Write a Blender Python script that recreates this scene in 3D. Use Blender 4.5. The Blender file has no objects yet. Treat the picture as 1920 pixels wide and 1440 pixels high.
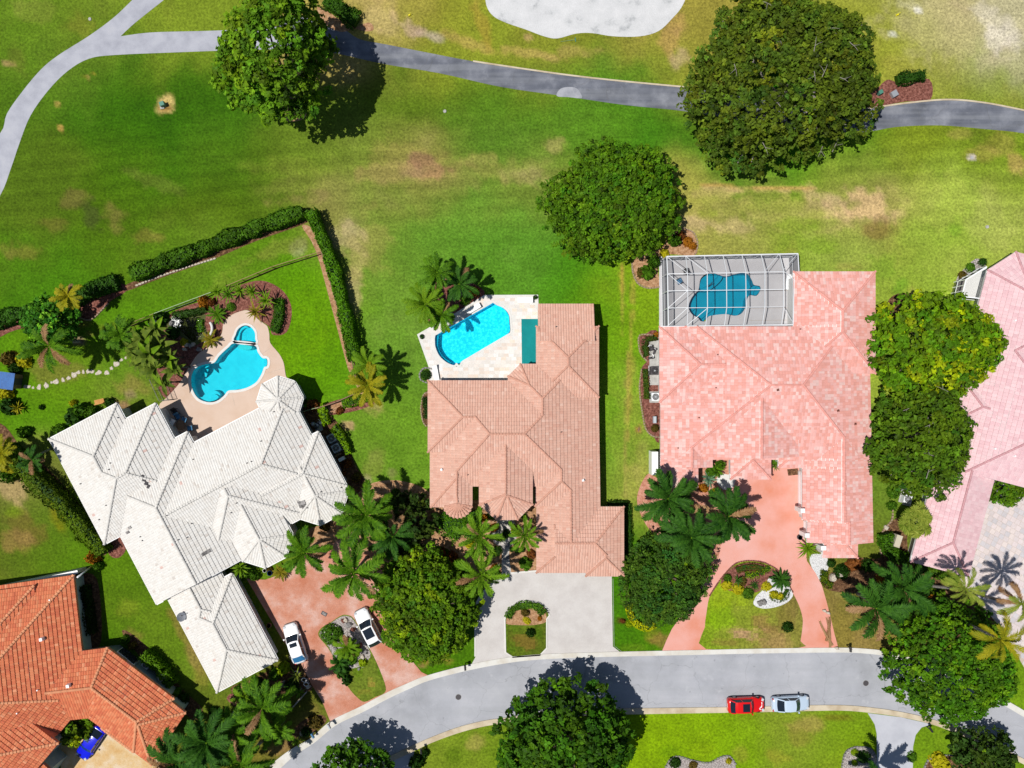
import bpy, bmesh, math, random
import numpy as np
from mathutils import Vector, Matrix, Euler
from mathutils.geometry import tessellate_polygon

SC = bpy.context.scene
COL = SC.collection
R = math.radians
PPM = 15.5          # picture pixels (of a 1920 wide picture) per metre on the ground
CAM_H = 95.0        # height of the drone
# ------------------------------------------------------------------ camera
cam_d = bpy.data.cameras.new("drone_camera")
cam = bpy.data.objects.new("drone_camera", cam_d)
COL.objects.link(cam)
cam.location = (0, 0, CAM_H)
cam.rotation_euler = (0, 0, 0)
cam_d.sensor_width = 36.0
cam_d.lens = 36.0 * CAM_H / (1920.0 / PPM)
cam_d.clip_start = 1.0
cam_d.clip_end = 6000.0
SC.camera = cam
# ------------------------------------------------------------------ sky + sun
SUN_DIR = Vector((0.41, 0.09, -1.0)).normalized()      # the way the light travels
to_sun = -SUN_DIR
world = bpy.data.worlds.new("World")
SC.world = world
world.use_nodes = True
wn = world.node_tree.nodes
bg = wn["Background"]
sky = wn.new("ShaderNodeTexSky")
sky.sky_type = 'NISHITA'
sky.sun_disc = False
sky.sun_elevation = math.asin(to_sun.z)
sky.sun_rotation = math.atan2(to_sun.x, to_sun.y)
sky.air_density = 1.0
sky.dust_density = 0.6
world.node_tree.links.new(sky.outputs[0], bg.inputs[0])
bg.inputs[1].default_value = 0.055
sun_d = bpy.data.lights.new("sun", 'SUN')
sun_d.energy = 4.3
sun_d.angle = R(0.5)
sun_d.color = (1.0, 0.965, 0.90)
sun = bpy.data.objects.new("sun", sun_d)
COL.objects.link(sun)
sun.rotation_euler = SUN_DIR.to_track_quat('-Z', 'Y').to_euler()
sun.location = (-40, -10, 120)
SC.view_settings.view_transform = 'Standard'
SC.view_settings.look = 'None'
SC.view_settings.exposure = 0.12
SC.view_settings.gamma = 1.0
SC.view_settings.use_curve_mapping = False

# ------------------------------------------------------------------ helpers
E_CAL = 1.45        # how bright a white horizontal surface is under this sun and sky

def W(px, py, z=0.0):
    k = (CAM_H - z) / CAM_H / PPM
    return ((px - 960.0) * k, (720.0 - py) * k, z)

def lin1(c):
    c = c / 255.0
    return c / 12.92 if c <= 0.04045 else ((c + 0.055) / 1.055) ** 2.4

def A(r, g, b, k=1.0):
    """albedo of a level surface that shows this colour in the sun"""
    return tuple(min(0.86, lin1(v) / E_CAL * k) for v in (r, g, b))

def linarr(a):
    a = np.asarray(a, dtype=np.float64) / 255.0
    return np.where(a <= 0.04045, a / 12.92, ((a + 0.055) / 1.055) ** 2.4)

def tag(o, label=None, cat=None, group=None, kind=None):
    if label: o["label"] = label
    if cat: o["category"] = cat
    if group: o["group"] = group
    if kind: o["kind"] = kind
    return o

def thing(name, label, cat, loc=(0, 0, 0), rotz=0.0, group=None):
    o = bpy.data.objects.new(name, None)
    o.empty_display_size = 0.3
    COL.objects.link(o)
    o.location = loc
    o.rotation_euler = (0, 0, rotz)
    return tag(o, label, cat, group)

def attach(o, parent, world=False):
    """world=True: the mesh was written in world coordinates under an unrotated root"""
    if parent is not None:
        o.parent = parent
        if world and parent.type == 'EMPTY':
            o.matrix_parent_inverse = Matrix.Translation(-Vector(parent.location))
    return o

def link_mesh(name, me, mat=None, parent=None, world=False, kind=None):
    o = bpy.data.objects.new(name, me)
    COL.objects.link(o)
    if mat is not None and len(me.materials) == 0:
        me.materials.append(mat)
    attach(o, parent, world)
    if kind: o["kind"] = kind
    return o

def copy_tree(o, parent=None):
    c = o.copy()
    COL.objects.link(c)
    if parent is not None:
        c.parent = parent
    for ch in list(o.children):
        copy_tree(ch, c)
    return c

class MB:
    """collects faces, becomes ONE mesh"""
    def __init__(self):
        self.v = []; self.f = []; self.c = []; self.cur = None
    def add(self, vs, fs, col=None):
        b = len(self.v)
        self.v += [tuple(p) for p in vs]
        self.c += [col if col is not None else (self.cur or (1, 1, 1))] * len(vs)
        self.f += [tuple(b + i for i in f) for f in fs]
    def quad(self, a, b, c, d, col=None):
        self.add([a, b, c, d], [(0, 1, 2, 3)], col)
    def box(self, c, s, rot=0.0, col=None, taper=1.0):
        cx, cy, cz = c; sx, sy, sz = s[0] / 2, s[1] / 2, s[2] / 2
        cr, sr = math.cos(rot), math.sin(rot)
        vs = []
        for z, t in ((-sz, 1.0), (sz, taper)):
            for x, y in ((-sx, -sy), (sx, -sy), (sx, sy), (-sx, sy)):
                x *= t; y *= t
                vs.append((cx + x * cr - y * sr, cy + x * sr + y * cr, cz + z))
        self.add(vs, [(3, 2, 1, 0), (4, 5, 6, 7), (0, 1, 5, 4), (1, 2, 6, 5), (2, 3, 7, 6), (3, 0, 4, 7)], col)
    def beam(self, p, q, w, h=None, col=None):
        p = Vector(p); q = Vector(q); h = h or w
        d = (q - p)
        if d.length < 1e-6: return
        d.normalize()
        s = d.cross(Vector((0, 0, 1)))
        if s.length < 1e-4: s = Vector((1, 0, 0))
        s.normalize(); u = s.cross(d)
        vs = []
        for e in (p, q):
            for a, b in ((-1, -1), (1, -1), (1, 1), (-1, 1)):
                vs.append(e + s * (a * w / 2) + u * (b * h / 2))
        self.add(vs, [(0, 1, 2, 3), (7, 6, 5, 4), (0, 4, 5, 1), (1, 5, 6, 2), (2, 6, 7, 3), (3, 7, 4, 0)], col)
    def tube(self, pts, radii, n=8, col=None, cap=True):
        pts = [Vector(p) for p in pts]
        rings = []
        for i, p in enumerate(pts):
            d = (pts[min(i + 1, len(pts) - 1)] - pts[max(i - 1, 0)])
            d.normalize()
            s = d.cross(Vector((0.13, 0.97, 0.2)))
            if s.length < 1e-3: s = d.cross(Vector((1, 0, 0)))
            s.normalize(); u = s.cross(d)
            r = radii[i] if hasattr(radii, '__len__') else radii
            rings.append([p + (s * math.cos(t) + u * math.sin(t)) * r for t in [2 * math.pi * k / n for k in range(n)]])
        vs = [v for rr in rings for v in rr]
        fs = []
        for i in range(len(pts) - 1):
            for k in range(n):
                a = i * n + k; b = i * n + (k + 1) % n
                fs.append((a, b, b + n, a + n))
        if cap:
            fs.append(tuple(range(n - 1, -1, -1)))
            fs.append(tuple((len(pts) - 1) * n + k for k in range(n)))
        self.add(vs, fs, col)
    def disc(self, c, r, z0, z1, n=20, r2=None, col=None):
        r2 = r if r2 is None else r2
        vs = [(c[0] + r * math.cos(2 * math.pi * k / n), c[1] + r * math.sin(2 * math.pi * k / n), z0) for k in range(n)]
        vs += [(c[0] + r2 * math.cos(2 * math.pi * k / n), c[1] + r2 * math.sin(2 * math.pi * k / n), z1) for k in range(n)]
        fs = [(k, (k + 1) % n, n + (k + 1) % n, n + k) for k in range(n)] + [tuple(n + k for k in range(n))]
        self.add(vs, fs, col)
    def mesh(self, name, smooth=False, colors=False):
        me = bpy.data.meshes.new(name)
        me.from_pydata(self.v, [], self.f)
        if colors:
            at = me.color_attributes.new("Col", 'FLOAT_COLOR', 'POINT')
            a = np.ones((len(self.v), 4), dtype=np.float32)
            a[:, :3] = np.array(self.c, dtype=np.float32)
            at.data.foreach_set("color", a.ravel())
        if smooth:
            me.polygons.foreach_set("use_smooth", [True] * len(me.polygons))
        me.update()
        return me
    def build(self, name, mat, parent=None, world=False, smooth=False, colors=False, kind=None):
        return link_mesh(name, self.mesh(name, smooth, colors), mat, parent, world, kind)

def np_mesh(name, verts, faces, cols=None, smooth=False):
    """verts (N,3), faces (M,k) arrays with constant k"""
    me = bpy.data.meshes.new(name)
    n, (m, k) = len(verts), faces.shape
    me.vertices.add(n)
    me.vertices.foreach_set("co", np.ascontiguousarray(verts, dtype=np.float32).ravel())
    me.loops.add(m * k)
    me.loops.foreach_set("vertex_index", np.ascontiguousarray(faces, dtype=np.int32).ravel())
    me.polygons.add(m)
    me.polygons.foreach_set("loop_start", np.arange(0, m * k, k, dtype=np.int32))
    try:
        me.polygons.foreach_set("loop_total", np.full(m, k, dtype=np.int32))
    except Exception:
        pass
    if cols is not None:
        at = me.color_attributes.new("Col", 'FLOAT_COLOR', 'POINT')
        a = np.ones((n, 4), dtype=np.float32)
        a[:, :3] = cols
        at.data.foreach_set("color", a.ravel())
    me.update(calc_edges=True)
    if smooth:
        me.polygons.foreach_set("use_smooth", np.ones(m, dtype=bool))
    return me

def cr(pts, n=5, closed=True):
    """smooth a polyline through its points"""
    P = [Vector((p[0], p[1])) for p in pts]
    out = []
    m = len(P)
    rng = range(m) if closed else range(m - 1)
    for i in rng:
        if closed:
            p0, p1, p2, p3 = P[(i - 1) % m], P[i], P[(i + 1) % m], P[(i + 2) % m]
        else:
            p0, p1, p2, p3 = P[max(i - 1, 0)], P[i], P[i + 1], P[min(i + 2, m - 1)]
        for k in range(n):
            t = k / n
            q = 0.5 * ((2 * p1) + (p2 - p0) * t + (2 * p0 - 5 * p1 + 4 * p2 - p3) * t * t + (3 * p1 - p0 - 3 * p2 + p3) * t ** 3)
            out.append((q.x, q.y))
    if not closed:
        out.append((P[-1].x, P[-1].y))
    return out

def area2(p):
    return sum(p[i][0] * p[(i + 1) % len(p)][1] - p[(i + 1) % len(p)][0] * p[i][1] for i in range(len(p)))

def slab_mb(mb, outer, z0, z1, holes=(), sides=True, col=None):
    """flat-topped sheet with real edges; outer / holes are world xy loops"""
    loops = [list(outer)] + [list(h) for h in holes]
    if area2(loops[0]) < 0: loops[0].reverse()
    for h in loops[1:]:
        if area2(h) > 0: h.reverse()
    vs = [(p[0], p[1], z1) for l in loops for p in l]
    tris = tessellate_polygon([[Vector((p[0], p[1], 0)) for p in l] for l in loops])
    fs = []
    for t in tris:
        a, b, c = [vs[i] for i in t]
        cr_ = (b[0] - a[0]) * (c[1] - a[1]) - (b[1] - a[1]) * (c[0] - a[0])
        fs.append(tuple(t) if cr_ > 0 else tuple(reversed(t)))
    mb.add(vs, fs, col)
    if sides:
        for l in loops:
            n = len(l)
            v2 = [(p[0], p[1], z1) for p in l] + [(p[0], p[1], z0) for p in l]
            mb.add(v2, [(i, n + i, n + (i + 1) % n, (i + 1) % n) for i in range(n)], col)

def loop_px(pts, z=0.0, smooth=0):
    p = cr(pts, smooth) if smooth else pts
    return [W(a, b, z)[:2] for a, b in p]

def slab(name, pts, z0, z1, mat, holes=(), smooth=0, parent=None, world=False, kind=None, hsmooth=None):
    mb = MB()
    hs = smooth if hsmooth is None else hsmooth
    slab_mb(mb, loop_px(pts, z1, smooth), z0, z1, [loop_px(h, z1, hs) for h in holes])
    return mb.build(name, mat, parent, world, kind=kind)

def inpoly(P, pts):
    """P (N,2) array; pts loop"""
    x, y = P[:, 0], P[:, 1]
    r = np.zeros(len(P), dtype=bool)
    n = len(pts)
    for i in range(n):
        x1, y1 = pts[i]; x2, y2 = pts[(i + 1) % n]
        if y1 == y2: continue
        c = ((y1 > y) != (y2 > y)) & (x < (x2 - x1) * (y - y1) / (y2 - y1) + x1)
        r ^= c
    return r

# ------------------------------------------------------------------ noise (for colours that belong to the ground)
def vnoise(x, y, seed=0):
    xi = np.floor(x).astype(np.int64); yi = np.floor(y).astype(np.int64)
    xf = x - xi; yf = y - yi
    u = xf * xf * (3 - 2 * xf); v = yf * yf * (3 - 2 * yf)
    def h(a, b):
        n = (a * 374761393 + b * 668265263 + seed * 1442695041) & 0x7fffffff
        n = ((n ^ (n >> 13)) * 1274126177) & 0x7fffffff
        return ((n ^ (n >> 16)) & 0xffff) / 65535.0
    return (h(xi, yi) * (1 - u) + h(xi + 1, yi) * u) * (1 - v) + (h(xi, yi + 1) * (1 - u) + h(xi + 1, yi + 1) * u) * v

def fbm(x, y, s, seed=0, oct=4):
    a = 0.5; t = 0; w = 0
    for o in range(oct):
        t = t + a * vnoise(x / s + 17.3 * o, y / s + 9.1 * o, seed + o)
        w += a; a *= 0.55; s *= 0.5
    return t / w

# ------------------------------------------------------------------ materials
def mat_base(name, rough=0.8, spec=0.3):
    m = bpy.data.materials.new(name)
    m.use_nodes = True
    nt = m.node_tree
    b = nt.nodes["Principled BSDF"]
    b.inputs["Roughness"].default_value = rough
    b.inputs["Specular IOR Level"].default_value = spec
    return m, nt, b

def plain(name, col, rough=0.7, spec=0.3, metal=0.0, coat=0.0):
    m, nt, b = mat_base(name, rough, spec)
    n = nt.nodes.new("ShaderNodeTexNoise"); n.inputs["Scale"].default_value = 6.0
    n.inputs["Detail"].default_value = 3
    tc = nt.nodes.new("ShaderNodeTexCoord")
    nt.links.new(tc.outputs["Object"], n.inputs["Vector"])
    mx = nt.nodes.new("ShaderNodeMix"); mx.data_type = 'RGBA'
    mx.inputs[6].default_value = (*[c * 0.92 for c in col], 1)
    mx.inputs[7].default_value = (*[min(1, c * 1.06) for c in col], 1)
    nt.links.new(n.outputs["Fac"], mx.inputs[0])
    nt.links.new(mx.outputs[2], b.inputs["Base Color"])
    b.inputs["Metallic"].default_value = metal
    if coat:
        b.inputs["Coat Weight"].default_value = coat
        b.inputs["Coat Roughness"].default_value = 0.05
    return m

def ramp_node(nt, stops):
    r = nt.nodes.new("ShaderNodeValToRGB")
    e = r.color_ramp.elements
    while len(e) < len(stops): e.new(0.5)
    for i, (p, c) in enumerate(stops):
        e[i].position = p; e[i].color = (*c, 1)
    return r

def noisy(name, stops, scale=2.0, detail=5, rough=0.85, bump=0.15, bscale=20.0, spec=0.2, fine=None):
    """colour by noise, fine relief by a second noise"""
    m, nt, b = mat_base(name, rough, spec)
    tc = nt.nodes.new("ShaderNodeTexCoord")
    n = nt.nodes.new("ShaderNodeTexNoise"); n.inputs["Scale"].default_value = scale
    n.inputs["Detail"].default_value = detail; n.inputs["Roughness"].default_value = 0.6
    nt.links.new(tc.outputs["Object"], n.inputs["Vector"])
    r = ramp_node(nt, stops)
    nt.links.new(n.outputs["Fac"], r.inputs["Fac"])
    n2 = nt.nodes.new("ShaderNodeTexNoise"); n2.inputs["Scale"].default_value = bscale
    n2.inputs["Detail"].default_value = 3
    nt.links.new(tc.outputs["Object"], n2.inputs["Vector"])
    out = r.outputs["Color"]
    if fine:
        mr = nt.nodes.new("ShaderNodeMapRange")
        mr.inputs[1].default_value = 0.3; mr.inputs[2].default_value = 0.7
        mr.inputs[3].default_value = 1 - fine; mr.inputs[4].default_value = 1 + fine
        nt.links.new(n2.outputs["Fac"], mr.inputs[0])
        vm = nt.nodes.new("ShaderNodeVectorMath"); vm.operation = 'SCALE'
        nt.links.new(out, vm.inputs[0]); nt.links.new(mr.outputs[0], vm.inputs["Scale"])
        out = vm.outputs[0]
    nt.links.new(out, b.inputs["Base Color"])
    bp = nt.nodes.new("ShaderNodeBump"); bp.inputs["Strength"].default_value = bump
    bp.inputs["Distance"].default_value = 0.05
    nt.links.new(n2.outputs["Fac"], bp.inputs["Height"])
    nt.links.new(bp.outputs[0], b.inputs["Normal"])
    return m

def attr_mat(name, rough=0.8, spec=0.25, nscale=9.0, namp=0.15, transl=0.0, bump=0.0, bscale=30):
    """colour comes from the mesh's own colour attribute, with a little grain"""
    m, nt, b = mat_base(name, rough, spec)
    at = nt.nodes.new("ShaderNodeAttribute"); at.attribute_name = "Col"
    tc = nt.nodes.new("ShaderNodeTexCoord")
    n = nt.nodes.new("ShaderNodeTexNoise"); n.inputs["Scale"].default_value = nscale
    n.inputs["Detail"].default_value = 4; n.inputs["Roughness"].default_value = 0.65
    nt.links.new(tc.outputs["Object"], n.inputs["Vector"])
    mr = nt.nodes.new("ShaderNodeMapRange")
    mr.inputs[1].default_value = 0.3; mr.inputs[2].default_value = 0.7
    mr.inputs[3].default_value = 1 - namp; mr.inputs[4].default_value = 1 + namp
    nt.links.new(n.outputs["Fac"], mr.inputs[0])
    vm = nt.nodes.new("ShaderNodeVectorMath"); vm.operation = 'SCALE'
    nt.links.new(at.outputs["Color"], vm.inputs[0]); nt.links.new(mr.outputs[0], vm.inputs["Scale"])
    nt.links.new(vm.outputs[0], b.inputs["Base Color"])
    if bump:
        n2 = nt.nodes.new("ShaderNodeTexNoise"); n2.inputs["Scale"].default_value = bscale
        nt.links.new(tc.outputs["Object"], n2.inputs["Vector"])
        bp = nt.nodes.new("ShaderNodeBump"); bp.inputs["Strength"].default_value = bump
        bp.inputs["Distance"].default_value = 0.04
        nt.links.new(n2.outputs["Fac"], bp.inputs["Height"]); nt.links.new(bp.outputs[0], b.inputs["Normal"])
    if transl:
        tr = nt.nodes.new("ShaderNodeBsdfTranslucent")
        nt.links.new(vm.outputs[0], tr.inputs["Color"])
        ms = nt.nodes.new("ShaderNodeMixShader"); ms.inputs[0].default_value = transl
        nt.links.new(b.outputs[0], ms.inputs[1]); nt.links.new(tr.outputs[0], ms.inputs[2])
        nt.links.new(ms.outputs[0], nt.nodes["Material Output"].inputs["Surface"])
    return m

def leaf_mat(name, c1, c2, rough=0.6, transl=0.25, spec=0.12):
    """plain leaf colour that varies from leaf to leaf and plant to plant"""
    m, nt, b = mat_base(name, rough, spec)
    oi = nt.nodes.new("ShaderNodeObjectInfo")
    geo = nt.nodes.new("ShaderNodeNewGeometry")
    ad = nt.nodes.new("ShaderNodeMath"); ad.operation = 'MULTIPLY_ADD'
    ad.inputs[1].default_value = 0.65; ad.inputs[2].default_value = 0.0
    nt.links.new(geo.outputs["Random Per Island"], ad.inputs[0])
    a2 = nt.nodes.new("ShaderNodeMath"); a2.operation = 'MULTIPLY_ADD'; a2.inputs[1].default_value = 0.35
    nt.links.new(oi.outputs["Random"], a2.inputs[0]); nt.links.new(ad.outputs[0], a2.inputs[2])
    mx = nt.nodes.new("ShaderNodeMix"); mx.data_type = 'RGBA'
    mx.inputs[6].default_value = (*c1, 1); mx.inputs[7].default_value = (*c2, 1)
    nt.links.new(a2.outputs[0], mx.inputs[0])
    nt.links.new(mx.outputs[2], b.inputs["Base Color"])
    tr = nt.nodes.new("ShaderNodeBsdfTranslucent")
    nt.links.new(mx.outputs[2], tr.inputs["Color"])
    ms = nt.nodes.new("ShaderNodeMixShader"); ms.inputs[0].default_value = transl
    nt.links.new(b.outputs[0], ms.inputs[1]); nt.links.new(tr.outputs[0], ms.inputs[2])
    nt.links.new(ms.outputs[0], nt.nodes["Material Output"].inputs["Surface"])
    return m

def glassy(name, col, rough=0.06):
    m, nt, b = mat_base(name, rough, 0.6)
    b.inputs["Base Color"].default_value = (*col, 1)
    return m

def water_mat(name, tint, ripple=0.25, scale=3.0):
    """clear tinted water: light passes, the surface mirrors"""
    m = bpy.data.materials.new(name); m.use_nodes = True
    nt = m.node_tree; nt.nodes.clear()
    out = nt.nodes.new("ShaderNodeOutputMaterial")
    tr = nt.nodes.new("ShaderNodeBsdfTransparent"); tr.inputs[0].default_value = (*tint, 1)
    gl = nt.nodes.new("ShaderNodeBsdfGlossy"); gl.inputs["Roughness"].default_value = 0.03
    fr = nt.nodes.new("ShaderNodeFresnel"); fr.inputs[0].default_value = 1.33
    tc = nt.nodes.new("ShaderNodeTexCoord")
    n = nt.nodes.new("ShaderNodeTexNoise"); n.inputs["Scale"].default_value = scale; n.inputs["Detail"].default_value = 4
    nt.links.new(tc.outputs["Object"], n.inputs["Vector"])
    bp = nt.nodes.new("ShaderNodeBump"); bp.inputs["Strength"].default_value = ripple; bp.inputs["Distance"].default_value = 0.2
    nt.links.new(n.outputs["Fac"], bp.inputs["Height"])
    nt.links.new(bp.outputs[0], gl.inputs["Normal"]); nt.links.new(bp.outputs[0], fr.inputs["Normal"])
    ms = nt.nodes.new("ShaderNodeMixShader")
    nt.links.new(fr.outputs[0], ms.inputs[0]); nt.links.new(tr.outputs[0], ms.inputs[1]); nt.links.new(gl.outputs[0], ms.inputs[2])
    nt.links.new(ms.outputs[0], out.inputs["Surface"])
    return m

def screen_mat(name, col, cover):
    m = bpy.data.materials.new(name); m.use_nodes = True
    nt = m.node_tree; nt.nodes.clear()
    out = nt.nodes.new("ShaderNodeOutputMaterial")
    tr = nt.nodes.new("ShaderNodeBsdfTransparent")
    di = nt.nodes.new("ShaderNodeBsdfDiffuse"); di.inputs[0].default_value = (*col, 1)
    ms = nt.nodes.new("ShaderNodeMixShader"); ms.inputs[0].default_value = cover
    nt.links.new(tr.outputs[0], ms.inputs[1]); nt.links.new(di.outputs[0], ms.inputs[2])
    nt.links.new(ms.outputs[0], out.inputs["Surface"])
    return m

def road_mat(name, stops, scale, crack=0.05, stain=(0.8, 0.8, 0.82)):
    """worn asphalt: tone drift, long wear streaks, hairline cracks, pale and oily blotches"""
    m = noisy(name, stops, scale, 6, 0.9, 0.1, 40, fine=0.09)
    nt = m.node_tree; b = nt.nodes["Principled BSDF"]
    src = b.inputs["Base Color"].links[0].from_socket
    tc = nt.nodes.new("ShaderNodeTexCoord")
    def fac(node_out, lo, hi, a, c):
        r = nt.nodes.new("ShaderNodeMapRange"); r.inputs[1].default_value = lo; r.inputs[2].default_value = hi
        r.inputs[3].default_value = a; r.inputs[4].default_value = c
        nt.links.new(node_out, r.inputs[0]); return r.outputs[0]
    def mix(f, a, col, mode='MIX'):
        x = nt.nodes.new("ShaderNodeMix"); x.data_type = 'RGBA'; x.blend_type = mode
        nt.links.new(f, x.inputs[0]); nt.links.new(a, x.inputs[6]); x.inputs[7].default_value = (*col, 1); return x.outputs[2]
    mp = nt.nodes.new("ShaderNodeMapping"); mp.inputs["Scale"].default_value = (0.05, 1.1, 1)
    nt.links.new(tc.outputs["Object"], mp.inputs["Vector"])
    st = nt.nodes.new("ShaderNodeTexNoise"); st.inputs["Scale"].default_value = 1.0; st.inputs["Detail"].default_value = 4
    nt.links.new(mp.outputs[0], st.inputs["Vector"])
    src = mix(fac(st.outputs["Fac"], .42, .62, 0, .30), src, (0.30, 0.31, 0.33))
    wn_ = nt.nodes.new("ShaderNodeTexNoise"); wn_.inputs["Scale"].default_value = .9; wn_.inputs["Detail"].default_value = 5
    nt.links.new(tc.outputs["Object"], wn_.inputs["Vector"])
    vm = nt.nodes.new("ShaderNodeVectorMath"); vm.operation = 'MULTIPLY_ADD'
    nt.links.new(wn_.outputs["Color"], vm.inputs[0]); vm.inputs[1].default_value = (1.6, 1.6, 0); nt.links.new(tc.outputs["Object"], vm.inputs[2])
    vo = nt.nodes.new("ShaderNodeTexVoronoi"); vo.feature = 'DISTANCE_TO_EDGE'; vo.inputs["Scale"].default_value = .16
    nt.links.new(vm.outputs[0], vo.inputs["Vector"])
    src = mix(fac(vo.outputs["Distance"], .0015, .006, .28, 0), src, (0.10, 0.10, 0.10))
    pn = nt.nodes.new("ShaderNodeTexNoise"); pn.inputs["Scale"].default_value = .55; pn.inputs["Detail"].default_value = 7; pn.inputs["Roughness"].default_value = .7
    mp2 = nt.nodes.new("ShaderNodeMapping"); mp2.inputs["Location"].default_value = (31, 7, 0); nt.links.new(tc.outputs["Object"], mp2.inputs["Vector"]); nt.links.new(mp2.outputs[0], pn.inputs["Vector"])
    src = mix(fac(pn.outputs["Fac"], .58, .72, 0, .5), src, stain)
    on = nt.nodes.new("ShaderNodeTexNoise"); on.inputs["Scale"].default_value = 1.3; on.inputs["Detail"].default_value = 3
    mp3 = nt.nodes.new("ShaderNodeMapping"); mp3.inputs["Location"].default_value = (5, 47, 0); nt.links.new(tc.outputs["Object"], mp3.inputs["Vector"]); nt.links.new(mp3.outputs[0], on.inputs["Vector"])
    src = mix(fac(on.outputs["Fac"], .68, .76, 0, .4), src, (0.09, 0.09, 0.10))
    nt.links.new(src, b.inputs["Base Color"])
    return m
# ------------------------------------------------------------------ material library
M = {}
M['asphalt'] = road_mat("road_asphalt", [(0.30, A(168, 170, 177)), (0.5, A(188, 190, 198)), (0.72, A(202, 203, 210))], 0.22, stain=A(220, 221, 226))
M['path_pale'] = noisy("path_concrete", [(0.3, A(172, 174, 186)), (0.55, A(194, 196, 207)), (0.75, A(205, 206, 214))], 0.5, 6, 0.9, 0.1, 40, fine=0.07)
M['path_dark'] = road_mat("path_asphalt", [(0.28, A(84, 88, 98)), (0.5, A(116, 120, 132)), (0.75, A(165, 168, 178))], 0.28, stain=A(170, 172, 180))
M['kerb'] = noisy("kerb_concrete", [(0.3, A(222, 214, 200)), (0.6, A(240, 238, 232))], 0.6, 5, 0.85, 0.08, 30, fine=0.06)
M['kerb_worn'] = noisy("kerb_worn", [(0.3, A(196, 176, 145)), (0.6, A(228, 214, 188))], 0.6, 5, 0.85, 0.08, 30, fine=0.06)
M['terracotta_drive'] = noisy("terracotta_pavers", [(0.34, A(206, 132, 103)), (0.48, A(217, 153, 129)), (0.64, A(230, 188, 174))], 0.35, 7, 0.85, 0.25, 14, fine=0.16)
M['pink_drive'] = noisy("pink_stamped_concrete", [(0.3, A(236, 152, 124)), (0.5, A(245, 176, 160)), (0.7, A(248, 190, 180))], 0.2, 5, 0.8, 0.08, 30, fine=0.05)
M['grey_drive'] = noisy("grey_pavers", [(0.3, A(212, 206, 203)), (0.55, A(224, 219, 216)), (0.75, A(230, 226, 224))], 0.5, 5, 0.85, 0.15, 12, fine=0.06)
M['travertine_drive'] = noisy("travertine_drive", [(0.32, A(222, 176, 112)), (0.5, A(232, 200, 150)), (0.66, A(238, 218, 190))], 0.55, 8, 0.8, 0.15, 9, fine=0.1)
M['concrete_drive'] = noisy("concrete_drive", [(0.3, A(196, 198, 208)), (0.6, A(210, 212, 221))], 0.5, 5, 0.85, 0.1, 25, fine=0.05)
M['pool_deck'] = noisy("beige_pool_deck", [(0.3, A(226, 196, 174)), (0.6, A(234, 208, 190))], 0.4, 5, 0.8, 0.06, 30, fine=0.04)
M['grey_deck'] = noisy("grey_pool_deck", [(0.3, A(212, 209, 212)), (0.6, A(222, 220, 223))], 0.4, 5, 0.8, 0.06, 30, fine=0.04)
M['joint'] = noisy("deck_joint", [(0.3, A(196, 178, 160)), (0.6, A(214, 198, 184))], 1.0, 5, 0.85, 0.06, 30)
M['white_stone'] = noisy("white_stone", [(0.3, A(236, 232, 226)), (0.6, A(246, 244, 240))], 1.5, 5, 0.7, 0.05, 30)
M['mulch_red'] = noisy("red_mulch", [(0.32, A(92, 52, 44)), (0.5, A(140, 88, 76)), (0.68, A(176, 122, 108))], 3.5, 8, 0.95, 0.9, 9, fine=0.35)
M['mulch_brown'] = noisy("brown_mulch", [(0.32, A(72, 48, 32)), (0.5, A(112, 80, 56)), (0.68, A(158, 122, 88))], 3.0, 8, 0.95, 0.9, 9, fine=0.35)
M['mulch_tan'] = noisy("tan_mulch", [(0.32, A(150, 110, 78)), (0.5, A(190, 146, 108)), (0.68, A(214, 176, 140))], 2.5, 8, 0.95, 0.7, 9, fine=0.25)
M['mulch_peach'] = noisy("peach_mulch", [(0.32, A(188, 120, 96)), (0.5, A(214, 152, 128)), (0.68, A(228, 176, 154))], 2.5, 8, 0.95, 0.6, 9, fine=0.2)
M['gravel_white'] = noisy("white_gravel", [(0.36, A(190, 188, 188)), (0.5, A(238, 238, 240)), (0.62, A(250, 250, 251))], 9.0, 3, 0.9, 0.8, 14, fine=0.15)
M['gravel_grey'] = noisy("grey_gravel", [(0.36, A(120, 112, 110)), (0.5, A(178, 168, 164)), (0.62, A(214, 206, 202))], 8.0, 3, 0.9, 0.8, 14, fine=0.2)
M['slate'] = noisy("slate_walk", [(0.36, A(120, 120, 128)), (0.5, A(200, 192, 184)), (0.62, A(232, 224, 214))], 1.4, 5, 0.8, 0.3, 12, fine=0.1)
M['sand'] = noisy("bunker_sand", [(0.30, A(178, 181, 184)), (0.42, A(222, 223, 225)), (0.7, A(238, 238, 240))], 0.45, 9, 0.95, 0.5, 12, fine=0.10)
M['plaster_pale'] = noisy("pool_plaster", [(0.3, (0.26, 0.58, 0.66)), (0.6, (0.36, 0.66, 0.72))], 1.2, 4, 0.7, 0.05, 20)
M['plaster_caustic'] = noisy("caustic_pool_plaster", [(0.40, (0.16, 0.66, 0.84)), (0.52, (0.26, 0.78, 0.92)), (0.62, (0.72, 0.95, 0.98))], 3.2, 3, 0.7, 0.05, 20, fine=0.1)  # pale caustic ripples of sunlight painted into the plaster colour
M['plaster_blue'] = noisy("blue_pool_plaster", [(0.3, (0.05, 0.36, 0.47)), (0.6, (0.08, 0.42, 0.53))], 1.2, 4, 0.7, 0.05, 20)
M['water'] = water_mat("pool_water", (0.20, 0.86, 0.92), 0.03, 1.6)
M['water_deep'] = water_mat("screened_pool_water", (0.14, 0.80, 0.88), 0.03, 1.6)
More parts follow.
